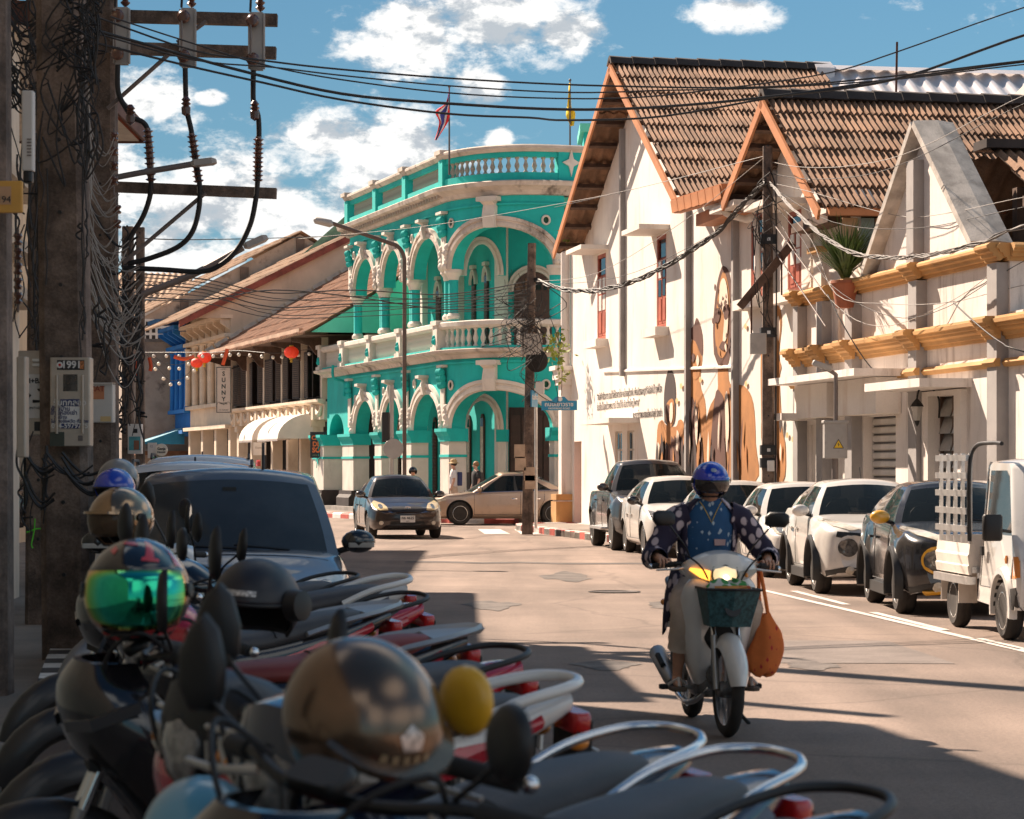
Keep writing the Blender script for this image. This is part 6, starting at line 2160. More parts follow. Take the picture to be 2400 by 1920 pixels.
for sg in (-1,1):
 cu.lathe([(.345,-.2),(.345,.3)],(1.05,sg*(hw - .02),.31),(0,sg,0),24)
c = bpy.data.objects.new('cutter',cu.mesh('cutter',[m_pt,m_trim])); COL.objects.link(c)
c.data.polygons.foreach_set('material_index',[1]*len(c.data.polygons))
md = o.modifiers.new('w','BOOLEAN'); md.object,md.operation,md.solver = c,'DIFFERENCE','EXACT'
bvt = BVHTree.FromPolygons([v.co.copy() for v in cab_me.vertices],[list(q.vertices) for q in cab_me.polygons])
me2 = bpy.data.meshes.new_from_object(o.evaluated_get(bpy.context.evaluated_depsgraph_get())); me2.name = 'cab'
bpy.data.objects.remove(c); o.modifiers.clear(); o.data = me2; o.parent = t
me2.polygons.foreach_set('use_smooth',[True]*len(me2.polygons)); me2.set_sharp_from_angle(angle=radians(35))
for md_ in ('left','right'):
 patch(bvt,[(.22,1.05),(1.30,1.06),(1.30,1.12),(.98,1.62),(.86,1.68),(.24,1.68)],md_,.006,'side_window',m_glass_d,t)
 seam(bvt,[(.14,z) for z in np.linspace(.5,1.7,9)],md_,t); seam(bvt,[(1.40,z) for z in np.linspace(.62,1.05,5)],md_,t)
 seam(bvt,[(x,.5) for x in np.linspace(.14,.72,8)],md_,t)
 sg = 1 if md_ == 'left' else -1
 MB().rbox((.30,sg*(hw + .01),.86),(.10,.03,.09),.01).build('door_handle',m_black,t)
 patch(bvt,[(1.10,.80),(1.10 + .04,.84),(1.14,.76)],md_,.012,'side_marker',m_amber,t,1)
 patch(bvt,[(1.46,.62),(1.66,.64),(1.64,.84),(1.46,.84)],md_,.01,'headlight',m_amber,t)
 patch(bvt,[(1.36,.32),(1.68,.32),(1.69,.55),(1.40,.52)],md_,.01,'bumper',m_trim,t)
 MB().rbox((1.36,sg*(hw + .17),1.12),(.09,.20,.26),.04).build('mirror',m_black,t,smooth=40)
 MB().rod((1.34,sg*(hw - .02),1.08),(1.36,sg*(hw + .12),1.10),.018,6).build('mirror_arm',m_black,t)
 secs = []
 for a in np.linspace(-.2,pi + .2,15):
  secs.append([(1.05 + .345*rr*cos(a),sg*(hw + yy),.31 + .345*rr*sin(a)) for rr,yy in ((1.0,-.05),(1.0,.03),(1.16,.025),(1.24,-.01),(1.2,-.05))])
 MB().loft(secs).build('arch_flare',m_pt,t,smooth=40)
lamp_pair(bvt,t,[(.42,.62),(.66,.63),(.67,.82),(.42,.80)])
patch(bvt,[(-.36,.66),(.36,.66),(.36,.78),(-.36,.78)],'front',.008,'grille',m_trim,t)
patch(bvt,[(-.66,.34),(.66,.34),(.66,.54),(-.66,.54)],'front',.012,'front_bumper',m_trim,t)
patch(bvt,[(-.6,1.06),(.6,1.06),(.52,1.66),(-.52,1.66)],'front',.006,'windscreen',m_glass_d,t)
for x in (1.05,-1.05):
 for sg in (-1,1):
  wheel(t,x,sg*.66,.29,.165,mat('chrome wire rim',(.7,.69,.68),.25,.8,var=.3,vs=30),12)
# bed with ribbed sides
bd = MB().bx((-1.5,-.78,.62),(.0,.78,.68)).build('bed_floor',m_alu,t)
m_bed = mat('dusty white bed panel',(.66,.60,.54),.6,var=.12,dirt=.35)
for sg in (-1,1):
 q = MB()
 q.prism([(0,.0),(.03,0),(.045,.09),(.03,.1),(.045,.2),(.03,.22),(.02,.32),(0,.32)],(-1.5,sg*.78,.60),(0,sg,0),(0,0,1),(1,0,0),1.48)
 q.build('side_gate',m_bed,t)
 MB().bx((-1.52,sg*.74,.50),(.0,sg*.84,.58)).build('bed_rail',m_alu,t)
 # railing: four flat bars on uprights
 for k in range(5):
  MB().bx((-1.46,sg*.80,1.04 + k*.185),(-.05,sg*.835,1.105 + k*.185)).build('rail_bar',m_alu,t)
 for k in range(5):
  MB().bx((-1.42 + k*.33,sg*.765,.92),(-1.375 + k*.33,sg*.80,1.86)).build('rail_post',m_alu,t)
MB().bx((-.08,-.78,.68),(-.02,.78,1.02)).build('front_gate',m_bed,t)
MB().bx((-1.54,-.78,.62),(-1.5,.78,.98)).build('tail_gate',m_bed,t)
MB().tube(cat_rom([(-.04,.80,.95),(-.04,.80,1.7),(-.0,.74,1.93),(.5,.7,1.96),(.9,.7,1.95)],5),.022,7).build('roof_rack',m_trim,t,smooth=60)
MB().tube(cat_rom([(-.04,-.80,.95),(-.04,-.80,1.7),(-.0,-.74,1.93),(.5,-.7,1.96),(.9,-.7,1.95)],5),.022,7).build('roof_rack',m_trim,t,smooth=60)
MB().bx((-1.48,-.45,.34),(.9,-.35,.5)).build('chassis_rail',m_blackm,t)
MB().bx((-1.48,.35,.34),(.9,.45,.5)).build('chassis_rail',m_blackm,t)
for x in (-.62,-1.42):
 for sg in (-1,1):
  MB().bx((x,sg*.58,.28),(x + .015,sg*.78,.62)).build('mud_flap',m_bed,t)
# ------------------------------------------------------------------ motorbikes and helmets
m_seatb = mat('black vinyl seat',(.06,.056,.058),.5,var=.2,vs=4,bump=.15,bs=120)
m_bikeblk = mat('gloss black bike panel',(.012,.011,.013),.18,coat=1,var=.1,dirt=.2)
m_engine = mat('engine alloy',(.20,.19,.18),.5,.7,var=.4,vs=12,dirt=.5)
m_steel_d = mat('dull fork steel',(.35,.34,.33),.4,.8,var=.2)
m_bred = mat('gloss red bike panel',(.50,.012,.03),.25,coat=1,var=.08)
m_bwhite = mat('gloss white bike panel',(.74,.71,.67),.3,coat=.8,var=.06,dirt=.15)
m_bgrey = mat('satin grey bike panel',(.16,.16,.17),.4,.3,coat=.5,var=.1)
m_bnavy = mat('dark navy bike panel',(.012,.02,.05),.25,coat=1,var=.1)
m_silverp = mat('silver bike plastic',(.42,.41,.40),.4,.5,var=.1)

def shell(parent,name,secs,m_,smooth=45,thick=0.0):
 """open or closed skin through cross-sections"""
 return MB().loft(secs).build(name,m_,parent,smooth=smooth)

def ell(cx,cz_y,rx,rz_,n=14,a0=0,a1=2*pi):
 return [(cx + rx*cos(a),cz_y + rz_*sin(a)) for a in np.linspace(a0,a1,n + 1)[:-1]]

def body_of(parent,name,path,m_,n=16,smooth=50):
 """closed skin: path = [(x, z_centre, half width, half height, power)]"""
 secs = []
 for (x,zc,hw,hh,pw) in path:
  ring = []
  for k in range(n):
   a = 2 * pi * k / n
   c,s_ = cos(a),sin(a)
   ring.append((x,math.copysign(abs(c)**pw,c)*hw,zc + math.copysign(abs(s_)**pw,s_)*hh))
  secs.append(ring)
 # smooth along x
 fine = []
 cols = list(zip(*secs))
 cr = [cat_rom(c,4) for c in cols]
 fine = list(zip(*cr))
 return MB().loft(fine).build(name,m_,parent,smooth=smooth)

_bw = {}
def bike_wheel(parent,x,r,w,turn=0.0,spoked=True,name='wheel'):
 key = (r,w,spoked)
 if key not in _bw:
  t = MB().lathe([(r - .075,-w*.32),(r - .05,-w*.48),(r - .02,-w*.42),(r - .004,-w*.2),(r,0),(r - .004,w*.2),(r - .02,w*.42),(r - .05,w*.48),(r - .075,w*.32)],axis=(0,1,0),n=40)
  q = MB().lathe([(r - .07,-w*.33),(r - .066,-w*.36),(r - .085,-w*.3),(r - .095,-.012),(r - .095,.012),(r - .085,w*.3),(r - .066,w*.36),(r - .07,w*.33)],axis=(0,1,0),n=36)
  sp = MB()
  if spoked:
   for k in range(28):
    a = 2 * pi * k / 28
    b = a + (.5 if k % 2 else -.5)
    sy = .028 if k % 4 < 2 else -.028
    sp.rod((.04*cos(b),sy,.04*sin(b)),((r - .09)*cos(a),0,(r - .09)*sin(a)),.0022,4)
  else:
   for k in range(5):
    a = 2 * pi * k / 5
    d0,d1 = Vector((cos(a),0,sin(a))),Vector((cos(a + .2),0,sin(a + .2)))
    nn = Vector((-sin(a),0,cos(a)))
    sp.loft([[p - nn*h,p - nn*h + Vector((0,.02,0)),p + nn*h + Vector((0,.02,0)),p + nn*h] for p,h in ((d0*.03,.03),(d1*(r - .09),.018))])
  hb = MB().lathe([(.0,-.06),(.045,-.058),(.05,-.03),(.035,0),(.05,.03),(.045,.058),(0,.06)],axis=(0,1,0),n=16)
  _bw[key] = (t.mesh('wheel',m_tyre,40),q.mesh('rim',m_chrome if spoked else m_bikeblk,40),sp.mesh('spokes',m_chrome if spoked else m_bikeblk),hb.mesh('hub',m_engine,40))
 me = _bw[key]
 o = bpy.data.objects.new(name,me[0]); COL.objects.link(o); o.parent = parent
 o.location = (x,0,r)
 o.rotation_euler = (0,0,turn)
 for nm,m_ in zip(('rim','spokes','hub'),me[1:]):
  c = bpy.data.objects.new(nm,m_); COL.objects.link(c); c.parent = o
 return o

def fender(parent,cx,cz,r,a0,a1,w,m_,name,Mt=None,flare=.0):
 secs = []
 for a in np.linspace(a0,a1,13):
  k = sin(pi*(a - a0)/(a1 - a0)) ** .5 if a0 < a < a1 else .0
  ww = w * (.62 + .38*k)
  ring = []
  for t_ in np.linspace(-1,1,9):
   rr = r + .035 * (1 - t_*t_) - .05 * abs(t_) ** 3
   ring.append(Vector((cx + rr*cos(a),ww*t_,cz + rr*sin(a))))
  inner = [p + Vector((-.006*cos(a),0,-.006*sin(a))) for p in reversed(ring)]
  secs.append(ring + inner)
 return MB(Mt).loft(secs).build(name,m_,parent,smooth=60)

def mirror_set(parent,Mt,side,shape,m_back,tilt=0.0,hi=.20):
 """stem and head; the back of the mirror faces forward"""
 s_ = 1 if side == 'left' else -1
 mb = MB(Mt)
 base,top = Vector((.02,s_*.17,.0)),Vector((.06,s_*.33,hi))
 mb.tube(cat_rom([base,base + Vector((.01,s_*.03,.08)),top - Vector((0,s_*.03,.03)),top],4),.0055,6)
 o = mb.build('mirror_stem',m_black if m_back is not m_chrome else m_chrome,parent,smooth=60)
 if shape == 'round':
  pts = ell(0,0,.062,.062,18)
 elif shape == 'leaf':
  pts = [(-.03,-.065),(.015,-.07),(.042,-.035),(.046,.025),(.026,.075),(.0,.098),(-.026,.075),(-.046,.018),(-.046,-.035)]
 else:
  pts = [(-.075,-.03),(-.05,-.045),(.05,-.045),(.078,-.015),(.075,.03),(.045,.048),(-.045,.048),(-.075,.02)]
 Mm = Mt @ Matrix.Translation(top + Vector((.01,s_*.02,.03))) @ Matrix.Rotation(s_*-.25 + tilt,4,'Z')
 secs = []
 for x,k in ((-.014,.97),(-.010,1.0),(.0,.98),(.010,.82),(.015,.45),(.016,.05)):
  secs.append([(x,y*k*s_,z*k) for y,z in (pts if s_ > 0 else pts)])
 MB(Mm).loft(secs).build('mirror_head',m_back,o,smooth=50)
 MB(Mm).poly([(-.0145,y*.9*s_,z*.9) for y,z in pts]).build('mirror_glass',m_glassy,o)
 return o

def bike(label,pos,rz,main=m_bikeblk,accent=m_bred,seat=m_seatb,rail='chrome',mirrors=('leaf','leaf'),mback=(m_black,m_black),turn=-.35,lean=-.10,scale=1.0,
         sport=False,name='motorbike',group='motorbikes parked in a row on the left',tail=None,lit=False,spoked=True,high=0.0,top=None,screen=True):
 t = thing(name,label,'motorbike',pos,rz,group)
 t.rotation_euler = (lean,0,rz)
 t.scale = (scale,) * 3
 tail = tail or main
 top = top or main
 wr = .285
 St = Matrix.Translation((.40,0,1.0)) @ Matrix.Rotation(turn,4,Vector((.42,0,-1)).normalized()*-1) @ Matrix.Translation((-.40,0,-1.0))
 fw = bike_wheel(t,0,wr,.078,0,spoked,'front_wheel')
 fw.matrix_local = St @ Matrix.Translation((.645,0,wr))
 bike_wheel(t,-.60,wr,.092,0,spoked,'rear_wheel')
 # forks, fender
 for s_ in (-1,1):
  mb = MB(St)
  mb.rod((.655,s_*.075,wr),(.56,s_*.075,.60),.022,8)
  fo = mb.build('fork_leg',m_steel_d,t,smooth=60)
  MB(St).rod((.56,s_*.075,.58),(.47,s_*.07,.80),.016,8).build('fork_tube',m_chrome,fo,smooth=60)
 fender(t,.645,wr,wr + .02,radians(8),radians(158),.075,main if main is not m_bikeblk else mat('satin black panel',(.02,.019,.02),.42,coat=.2,var=.2),'front_fender',St)
 MB(St).bx((.48,-.1,.70),(.54,.1,.76)).build('fork_crown',m_blackm,t)
 fender(t,-.60,wr,wr + .035,radians(55),radians(195),.08,m_blackm,'rear_fender')
 # frame spine, engine, exhaust, chain case
 MB().tube(cat_rom([(.40,0,.86),(.28,0,.55),(.05,0,.45),(-.3,0,.55),(-.62,0,.72)],4),.035,8).build('frame',m_blackm,t,smooth=60)
 mb = MB()
 mb.rbox((.02,0,.30),(.42,.22,.20),.05)
 en = mb.build('engine',m_engine,t,smooth=40)
 MB().lathe([(.075,-.1),(.08,0),(.075,.1)],(-.06,0,.31),(0,1,0),16).build('crankcase',m_engine,en,smooth=40)
 mb = MB()
 for q in range(6):
  mb.lathe([(.062,q*.018),(.066,q*.018 + .004),(.062,q*.018 + .008)],(.20,0,.33),(1,0,.25),12)
 mb.lathe([(.05,0),(.05,.12)],(.20,0,.33),(1,0,.25),12)
 mb.build('cylinder_fins',m_engine,en)
 mb = MB()
 mb.tube(cat_rom([(.22,-.04,.26),(.14,-.13,.17),(-.15,-.15,.17),(-.40,-.16,.25)],5),.02,8)
 ex = mb.build('exhaust_pipe',m_chrome,t,smooth=60)
 mb = MB()
 mb.tube([(-.38,-.165,.245),(-.43,-.168,.265),(-.86,-.18,.40),(-.89,-.18,.41)],[.03,.048,.055,.03],12)
 mb.build('muffler',m_chrome if rail != 'black' else m_steel_d,ex,smooth=40)
 MB().tube([(-.52,-.2,.34),(-.70,-.205,.395)],.02,6).build('heat_guard',m_blackm,ex)
 MB().bx((-.6,.07,.24),(.0,.11,.34)).build('chain_case',m_blackm,t)
 MB().tube([(-.62,.12,wr),(-.5,.12,.66)],.022,8).build('shock_absorber',m_steel_d,t)
 MB().tube([(-.62,-.12,wr),(-.5,-.12,.66)],.022,8).build('shock_absorber',m_steel_d,t)
 for s_ in (-1,1):
  MB().rod((.05,s_*.1,.25),(.05,s_*.28,.25),.013,6).build('peg_bar',m_steel_d,t)
  MB().rbox((.05,s_*.27,.255),(.07,.10,.03),.01).build('foot_peg',m_rubber,t)
 MB().tube([(-.02,.08,.22),(-.1,.26,.02),(-.13,.28,.005)],.012,6).build('side_stand',m_blackm,t)
 # leg shield: a bowed skin wrapped round the front, wings trailing back
 secs = []
 keys = [(.98,.47,.13,.06),(.90,.50,.21,.11),(.78,.475,.235,.16),(.64,.43,.225,.20),(.50,.385,.20,.21),(.38,.345,.165,.20),(.28,.30,.12,.16)] if not sport else \
           [(1.0,.58,.10,.10),(.92,.62,.19,.18),(.80,.60,.25,.28),(.66,.52,.27,.36),(.52,.42,.235,.36),(.38,.36,.18,.28),(.28,.32,.12,.16)]
 ks = cat_rom([Vector((z,x,w)) for z,x,w,d in keys],7)
 dsp = cat_rom([Vector((d,0,0)) for z,x,w,d in keys],7)
 slot = .075
 for q,dd in zip(ks,dsp):
  z,x,w,d = q.x,q.y,q.z,dd.x
  ring = []
  for u in np.linspace(-1,1,17):
   y = w * sin(u*pi/2*.96)
   xx = x - d * abs(u) ** 2.2 - .02 * (1 if abs(u) > .9 else 0)
   if z < .74:      # hollow behind the front wheel
    xx -= .085 * min(1,(.74 - z)/.1) * math.exp(-(y/(slot*1.3))**4)
   ring.append(Vector((xx,y,z)))
  back = [p + Vector((-.022,0,0)) for p in reversed(ring)]
  secs.append(ring + back)
 MB().loft(secs).build('leg_shield',main,t,smooth=50)
 for s_ in (-1,1):
  if sport or accent is not main:
   MB().loft([[(x + .012,s_*w,z),(x + .022,s_*(w - .03),z + .02),(x - .08,s_*(w + .012),z + .03),(x - .09,s_*(w + .014),z)] for x,w,z in ((.44,.15,.86),(.37,.21,.72),(.27,.21,.56),(.22,.17,.42))]).build('side_flash',accent,t,smooth=40)
  if sport:
   MB().loft([[(.60 + dx_,s_*.05 + s_*.0,.84 + dz),(.56 + dx_,s_*.17,.86 + dz),(.45 + dx_,s_*.25,.92 + dz),(.50 + dx_,s_*.16,.89 + dz)] for dx_,dz in ((.012,-.03),(.02,.0))]).build('headlight',mat('smoky lamp lens',(.05,.05,.055),.08,coat=1),t)
 if sport:
  mb = MB()
  mb.loft([[(.585 - .08*u*u,.15*u,.98),(.49 - .07*u*u,.15*u,1.09),(.42 - .05*u*u,.11*u,1.17)] for u in np.linspace(-1,1,9)],closed=False)
  if screen:
   mb.build('windscreen',mat('smoked visor screen',(.10,.09,.08),.05,var=.0,trans=.75),t,smooth=60)
 # inner leg board and step-through tunnel
 body_of(t,'tunnel',[(.36,.66,.12,.12,.8),(.22,.55,.10,.11,.8),(.08,.52,.10,.10,.8),(-.1,.60,.12,.10,.8)],m_blackm)
 # rear body and seat
 body_of(t,'side_panels',[(.10,.60,.09,.07,.7),(-.05,.62,.135,.095,.7),(-.3,.66,.15,.09,.7),(-.58,.73,.13,.075,.7),(-.80,.80,.085,.05,.7),(-.90,.83,.045,.03,.8)],tail)
 for s_ in (-1,1):
  if accent is not main:
   MB().loft([[(x,s_*(w + .004),z - h),(x,s_*(w + .016),z),(x,s_*(w*.9),z + h)] for x,w,z,h in ((.02,.11,.60,.02),(-.2,.145,.63,.05),(-.5,.138,.70,.05),(-.78,.095,.79,.02))],closed=True).build('tail_flash',accent,t,smooth=40)
 sp = [(.16,.70,.055,.022),(.10,.715,.085,.03),(-.05,.725,.115,.038),(-.22,.735,.135,.042),(-.34,.765,.135,.046),(-.5,.79,.125,.048),(-.64,.81,.105,.045),(-.74,.825,.07,.03),(-.77,.83,.03,.012)]
 secs = []
 for x,z,w,h in sp:
  half = [(0,-h),(w*.8,-h),(w,-h*.4),(w,h*.1),(w*.86,h*.7),(w*.5,h*.98),(0,h)]
  secs.append([Vector((x,y,z + dz)) for y,dz in half] + [Vector((x,-y,z + dz)) for y,dz in reversed(half[1:-1])])
 cols = [cat_rom(c,4) for c in zip(*secs)]
 MB().loft(list(zip(*cols))).build('seat',seat,t,smooth=60)
 MB().tube([(-.27,y,.742 + .046*(1 - (y/.15)**4) + .004) for y in np.linspace(-.138,.138,13)],.004,4).build('seat_seam',m_blackm,t)
 # grab rail
 if rail in ('chrome','black','white'):
  rp = cat_rom([(-.50,.15,.78),(-.66,.145,.85),(-.82,.125,.885),(-.90,.07,.895),(-.92,0,.897),(-.90,-.07,.895),(-.82,-.125,.885),(-.66,-.145,.85),(-.50,-.15,.78)],4)
  rm_ = {'chrome': m_chrome,'black': m_black,'white': m_bwhite}[rail]
  MB().tube(rp,.0115 if rail != 'white' else .018,8).build('grab_rail',rm_,t,smooth=60)
 else:
  for s_ in (-1,1):
   MB().loft([[(x,s_*y,z - .012),(x,s_*(y + .02),z),(x,s_*y,z + .014),(x,s_*(y - .028),z)] for x,y,z in ((-.42,.145,.77),(-.62,.15,.83),(-.80,.12,.86),(-.93,.055,.88),(-.97,.0,.885))]).build('grab_rail',m_silverp,t,smooth=40)
  MB().loft([[(-.74,.11*u,.855),(-.97,.05*u,.885),(-.95,.05*u,.865),(-.74,.10*u,.835)] for u in (-1,0,1)]).build('tail_plate',m_silverp,t,smooth=40)
 MB().rbox((-.92,0,.775),(.06,.17,.06),.02).build('tail_light',m_redpl,t,smooth=40)
 for s_ in (-1,1):
  MB().sph((-.88,s_*.13,.73),.03,8,6,(1.2,.9,.8)).build('rear_indicator',m_amber,t,smooth=60)
 MB().bx((-.965,-.10,.56),(-.955,.10,.70)).build('number_plate',m_plate,t)
 MB().bx((-.95,-.08,.5),(-.90,.08,.78)).build('plate_holder',m_blackm,t)
 # handlebar with its cowl
 hb = bpy.data.objects.new('handlebar',MB(St).tube(cat_rom([(.26,.37,1.0),(.33,.25,1.02),(.38,.1,1.0),(.38,-.1,1.0),(.33,-.25,1.02),(.26,-.37,1.0)],4),.012,8).mesh('handlebar',m_black,60))
 COL.objects.link(hb); hb.parent = t
 for s_ in (-1,1):
  MB(St).rod((.325,s_*.26,1.018),(.255,s_*.385,1.0),.019,10).build('grip',m_rubber,hb,smooth=60)
  MB(St).tube([(.36,s_*.20,1.0),(.39,s_*.27,.99),(.35,s_*.39,.98)],[.010,.008,.006],6).build('brake_lever',m_alu,hb,smooth=60)
  MB(St).sph((.245,s_*.40,.998),.017,8,6).build('bar_end',m_chrome,hb,smooth=60)
 for s_ in (-1,1):
  MB(St).tube(cat_rom([(.33,s_*.20,1.02),(.42,s_*.24,1.08),(.50,s_*.14,1.0),(.47,s_*.05,.82)],5),.006,5).build('brake_cable',m_cable,hb,smooth=60)
 if not sport:
  secs = []
  for (y,xf_,zt,zb) in ((-.235,.36,1.03,.97),(-.2,.43,1.05,.94),(-.13,.485,1.085,.90),(-.06,.51,1.105,.875),(0,.515,1.11,.87),(.06,.51,1.105,.875),(.13,.485,1.085,.90),(.2,.43,1.05,.94),(.235,.36,1.03,.97)):
   zc_ = (zt + zb) / 2
   secs.append([(.33,y,zt - .02),(.40,y,zt),(xf_ - .02,y,zt - .02),(xf_,y,zc_ + .01),(xf_ - .015,y,zb + .03),(xf_ - .07,y,zb),(.36,y,zb + .01)])
  cols = [cat_rom([Vector(q) for q in c],3) for c in zip(*secs)]
  cw = MB(St).loft(list(zip(*cols))).build('handlebar_cowl',top,t,smooth=55)
  ml = mat('bike lamp glass',(.32,.30,.28),.05,var=.55,vs=34,coat=1,trans=.2)
  if lit:
   ml = mat('lit headlamp',(.9,.75,.5),.1,emit=(1.0,.72,.36),estr=.36,coat=1,var=0)
  hp = [(-.075,.955),(-.055,.905),(0,.885),(.055,.905),(.075,.955),(.07,1.005),(.0,1.018),(-.07,1.005)]
  hl = MB(St).loft([[(.512 - .13*abs(y)*1.0 - (abs(z - .96)*.12) + dx_,y*k,.955 + (z - .955)*k) for y,z in hp] for dx_,k in ((-.03,1.0),(.004,1.0),(.014,.85),(.018,.4))]).build('headlight',ml,cw,smooth=50)
  if lit:
   MB(St).sph((.535,0,.945),.018,10,7).build('bulb',mat('lit bulb',(1,.9,.7),.2,emit=(1.0,.84,.55),estr=2.2,var=0),hl)
  MB(St).tube([(.514 - .13*abs(y) - abs(z - .96)*.12,y*1.06,.955 + (z - .955)*1.06) for y,z in hp],.006,5,closed=True).build('headlight_rim',m_black,hl)
  for s_ in (-1,1):
   ip = [(.095,.925),(.15,.945),(.205,.985),(.20,1.0),(.14,.995),(.09,.985)]
   on = lit and s_ < 0
   mi = mat('lit indicator',(.9,.4,.05),.15,emit=(1.0,.36,.04),estr=1.4,var=0,coat=1) if on else m_clear
   il = MB(St).loft([[(.515 - .02 - .9*(y - .06)**2*2 - abs(z - .96)*.1 + dx_,s_*y,z) for y,z in ip] for dx_ in (-.03,.012)]).build('indicator',mi,cw,smooth=40)
   MB(St).sph((.485,s_*.135,.962),.016,8,6).build('bulb',m_amber if not on else mi,il)
 else:
  MB(St).rbox((.41,0,1.03),(.07,.12,.03),.02,Matrix.Rotation(.5,3,'Y')).build('instrument',m_black,t,smooth=40)
 Mm = St @ Matrix.Translation((.30,0,1.03 + high))
 for sd,sh,mb_ in (('left',mirrors[0],mback[0]),('right',mirrors[1],mback[1])):
  if sh:
   mirror_set(t,Mm,sd,sh,mb_,R.uniform(-.3,.3),.20 + R.uniform(-.03,.04))
 return t,St

HX = Vector((-.90,-.43,0)).normalized()
RZB = atan2(HX.y,HX.x)
def tail_at(px,py,h,z=.86,k=1.06,dx_=.92):
 Y = (CAM_H - z*k) * 6000 / (py - 1100)
 p = Vector(((px - 1200)/6000*Y,Y,0))
 return p + h * dx_ * k
spec = [
 ('black motorbike cut off by the lower edge, nearest of the row, with round mirrors',(1975,1888),dict(main=m_bikeblk,accent=m_bred,rail='black',mirrors=('round','leaf'),turn=.1,ang=radians(-138),high=-.10,sport=True,screen=False,spoked=False)),
 ('dark motorbike with a chrome tail loop and one yellow mirror, second from the lower edge',(1765,1792),dict(ang=radians(-136),high=-.09,mback=(mat('yellow mirror back',(.78,.42,.02),.4,coat=.5),m_black),turn=.0,main=m_bnavy,accent=m_bgrey,rail='chrome',mirrors=('round','leaf'))),
 ('red fronted motorbike with bright chrome tail loop, third from the lower edge',(1540,1735),dict(ang=radians(-139),turn=-.1,main=m_bred,tail=m_bikeblk,accent=m_bikeblk,rail='chrome',mirrors=('leaf',None),high=-.06,top=m_black)),
 ('large black sport scooter with a pale tail rail and red edging',(1318,1612),dict(main=m_bikeblk,accent=m_bred,rail='white',sport=True,tail=m_bwhite,mirrors=('leaf','leaf'),spoked=False,screen=False,high=-.08)),
 ('red and black motorbike with twin black tail bars',(1190,1535),dict(main=m_bikeblk,accent=m_bred,rail='black',mirrors=('leaf','leaf'),tail=m_bred,top=m_bred)),
 ('motorbike with a dark red seat and silver tail plate',(1085,1478),dict(main=m_bikeblk,accent=m_bred,seat=mat('dark red vinyl seat',(.22,.035,.03),.55,var=.15),rail='plate',mirrors=('round','leaf'))),
 ('black and red motorbike with the black rail just beyond the red seat',(965,1405),dict(main=m_bikeblk,accent=m_bred,rail='black',mirrors=('leaf','leaf'),tail=m_bred)),
 ('white tailed motorbike farthest along the row, by the front of the grey people carrier',(948,1364),dict(main=m_bwhite,accent=m_bgrey,rail='white',mirrors=('leaf','round'),tail=m_bwhite)),
 ('black sport scooter standing farther left with a bronze helmet on its bars',(900,1422),dict(main=m_bikeblk,accent=m_bred,rail='plate',sport=True,mirrors=('leaf','leaf'),spoked=False)),
 ('dark grey motorbike with one mirror, just before the bumper of the people carrier',(815,1357),dict(main=m_bgrey,accent=m_bikeblk,rail='black',mirrors=('leaf',None))),
]
BIKES = []
for lab,(px,py),kw in spec:
 kw.setdefault('turn',R.uniform(-.25,.35))
 kw.setdefault('lean',R.uniform(-.14,-.07))
 a = kw.pop('ang',RZB + R.uniform(-.17,.15))
 b,st = bike(lab,tail_at(px,py,Vector((cos(a),sin(a),0))),a,scale=1.06,**kw)
 BIKES.append(b)

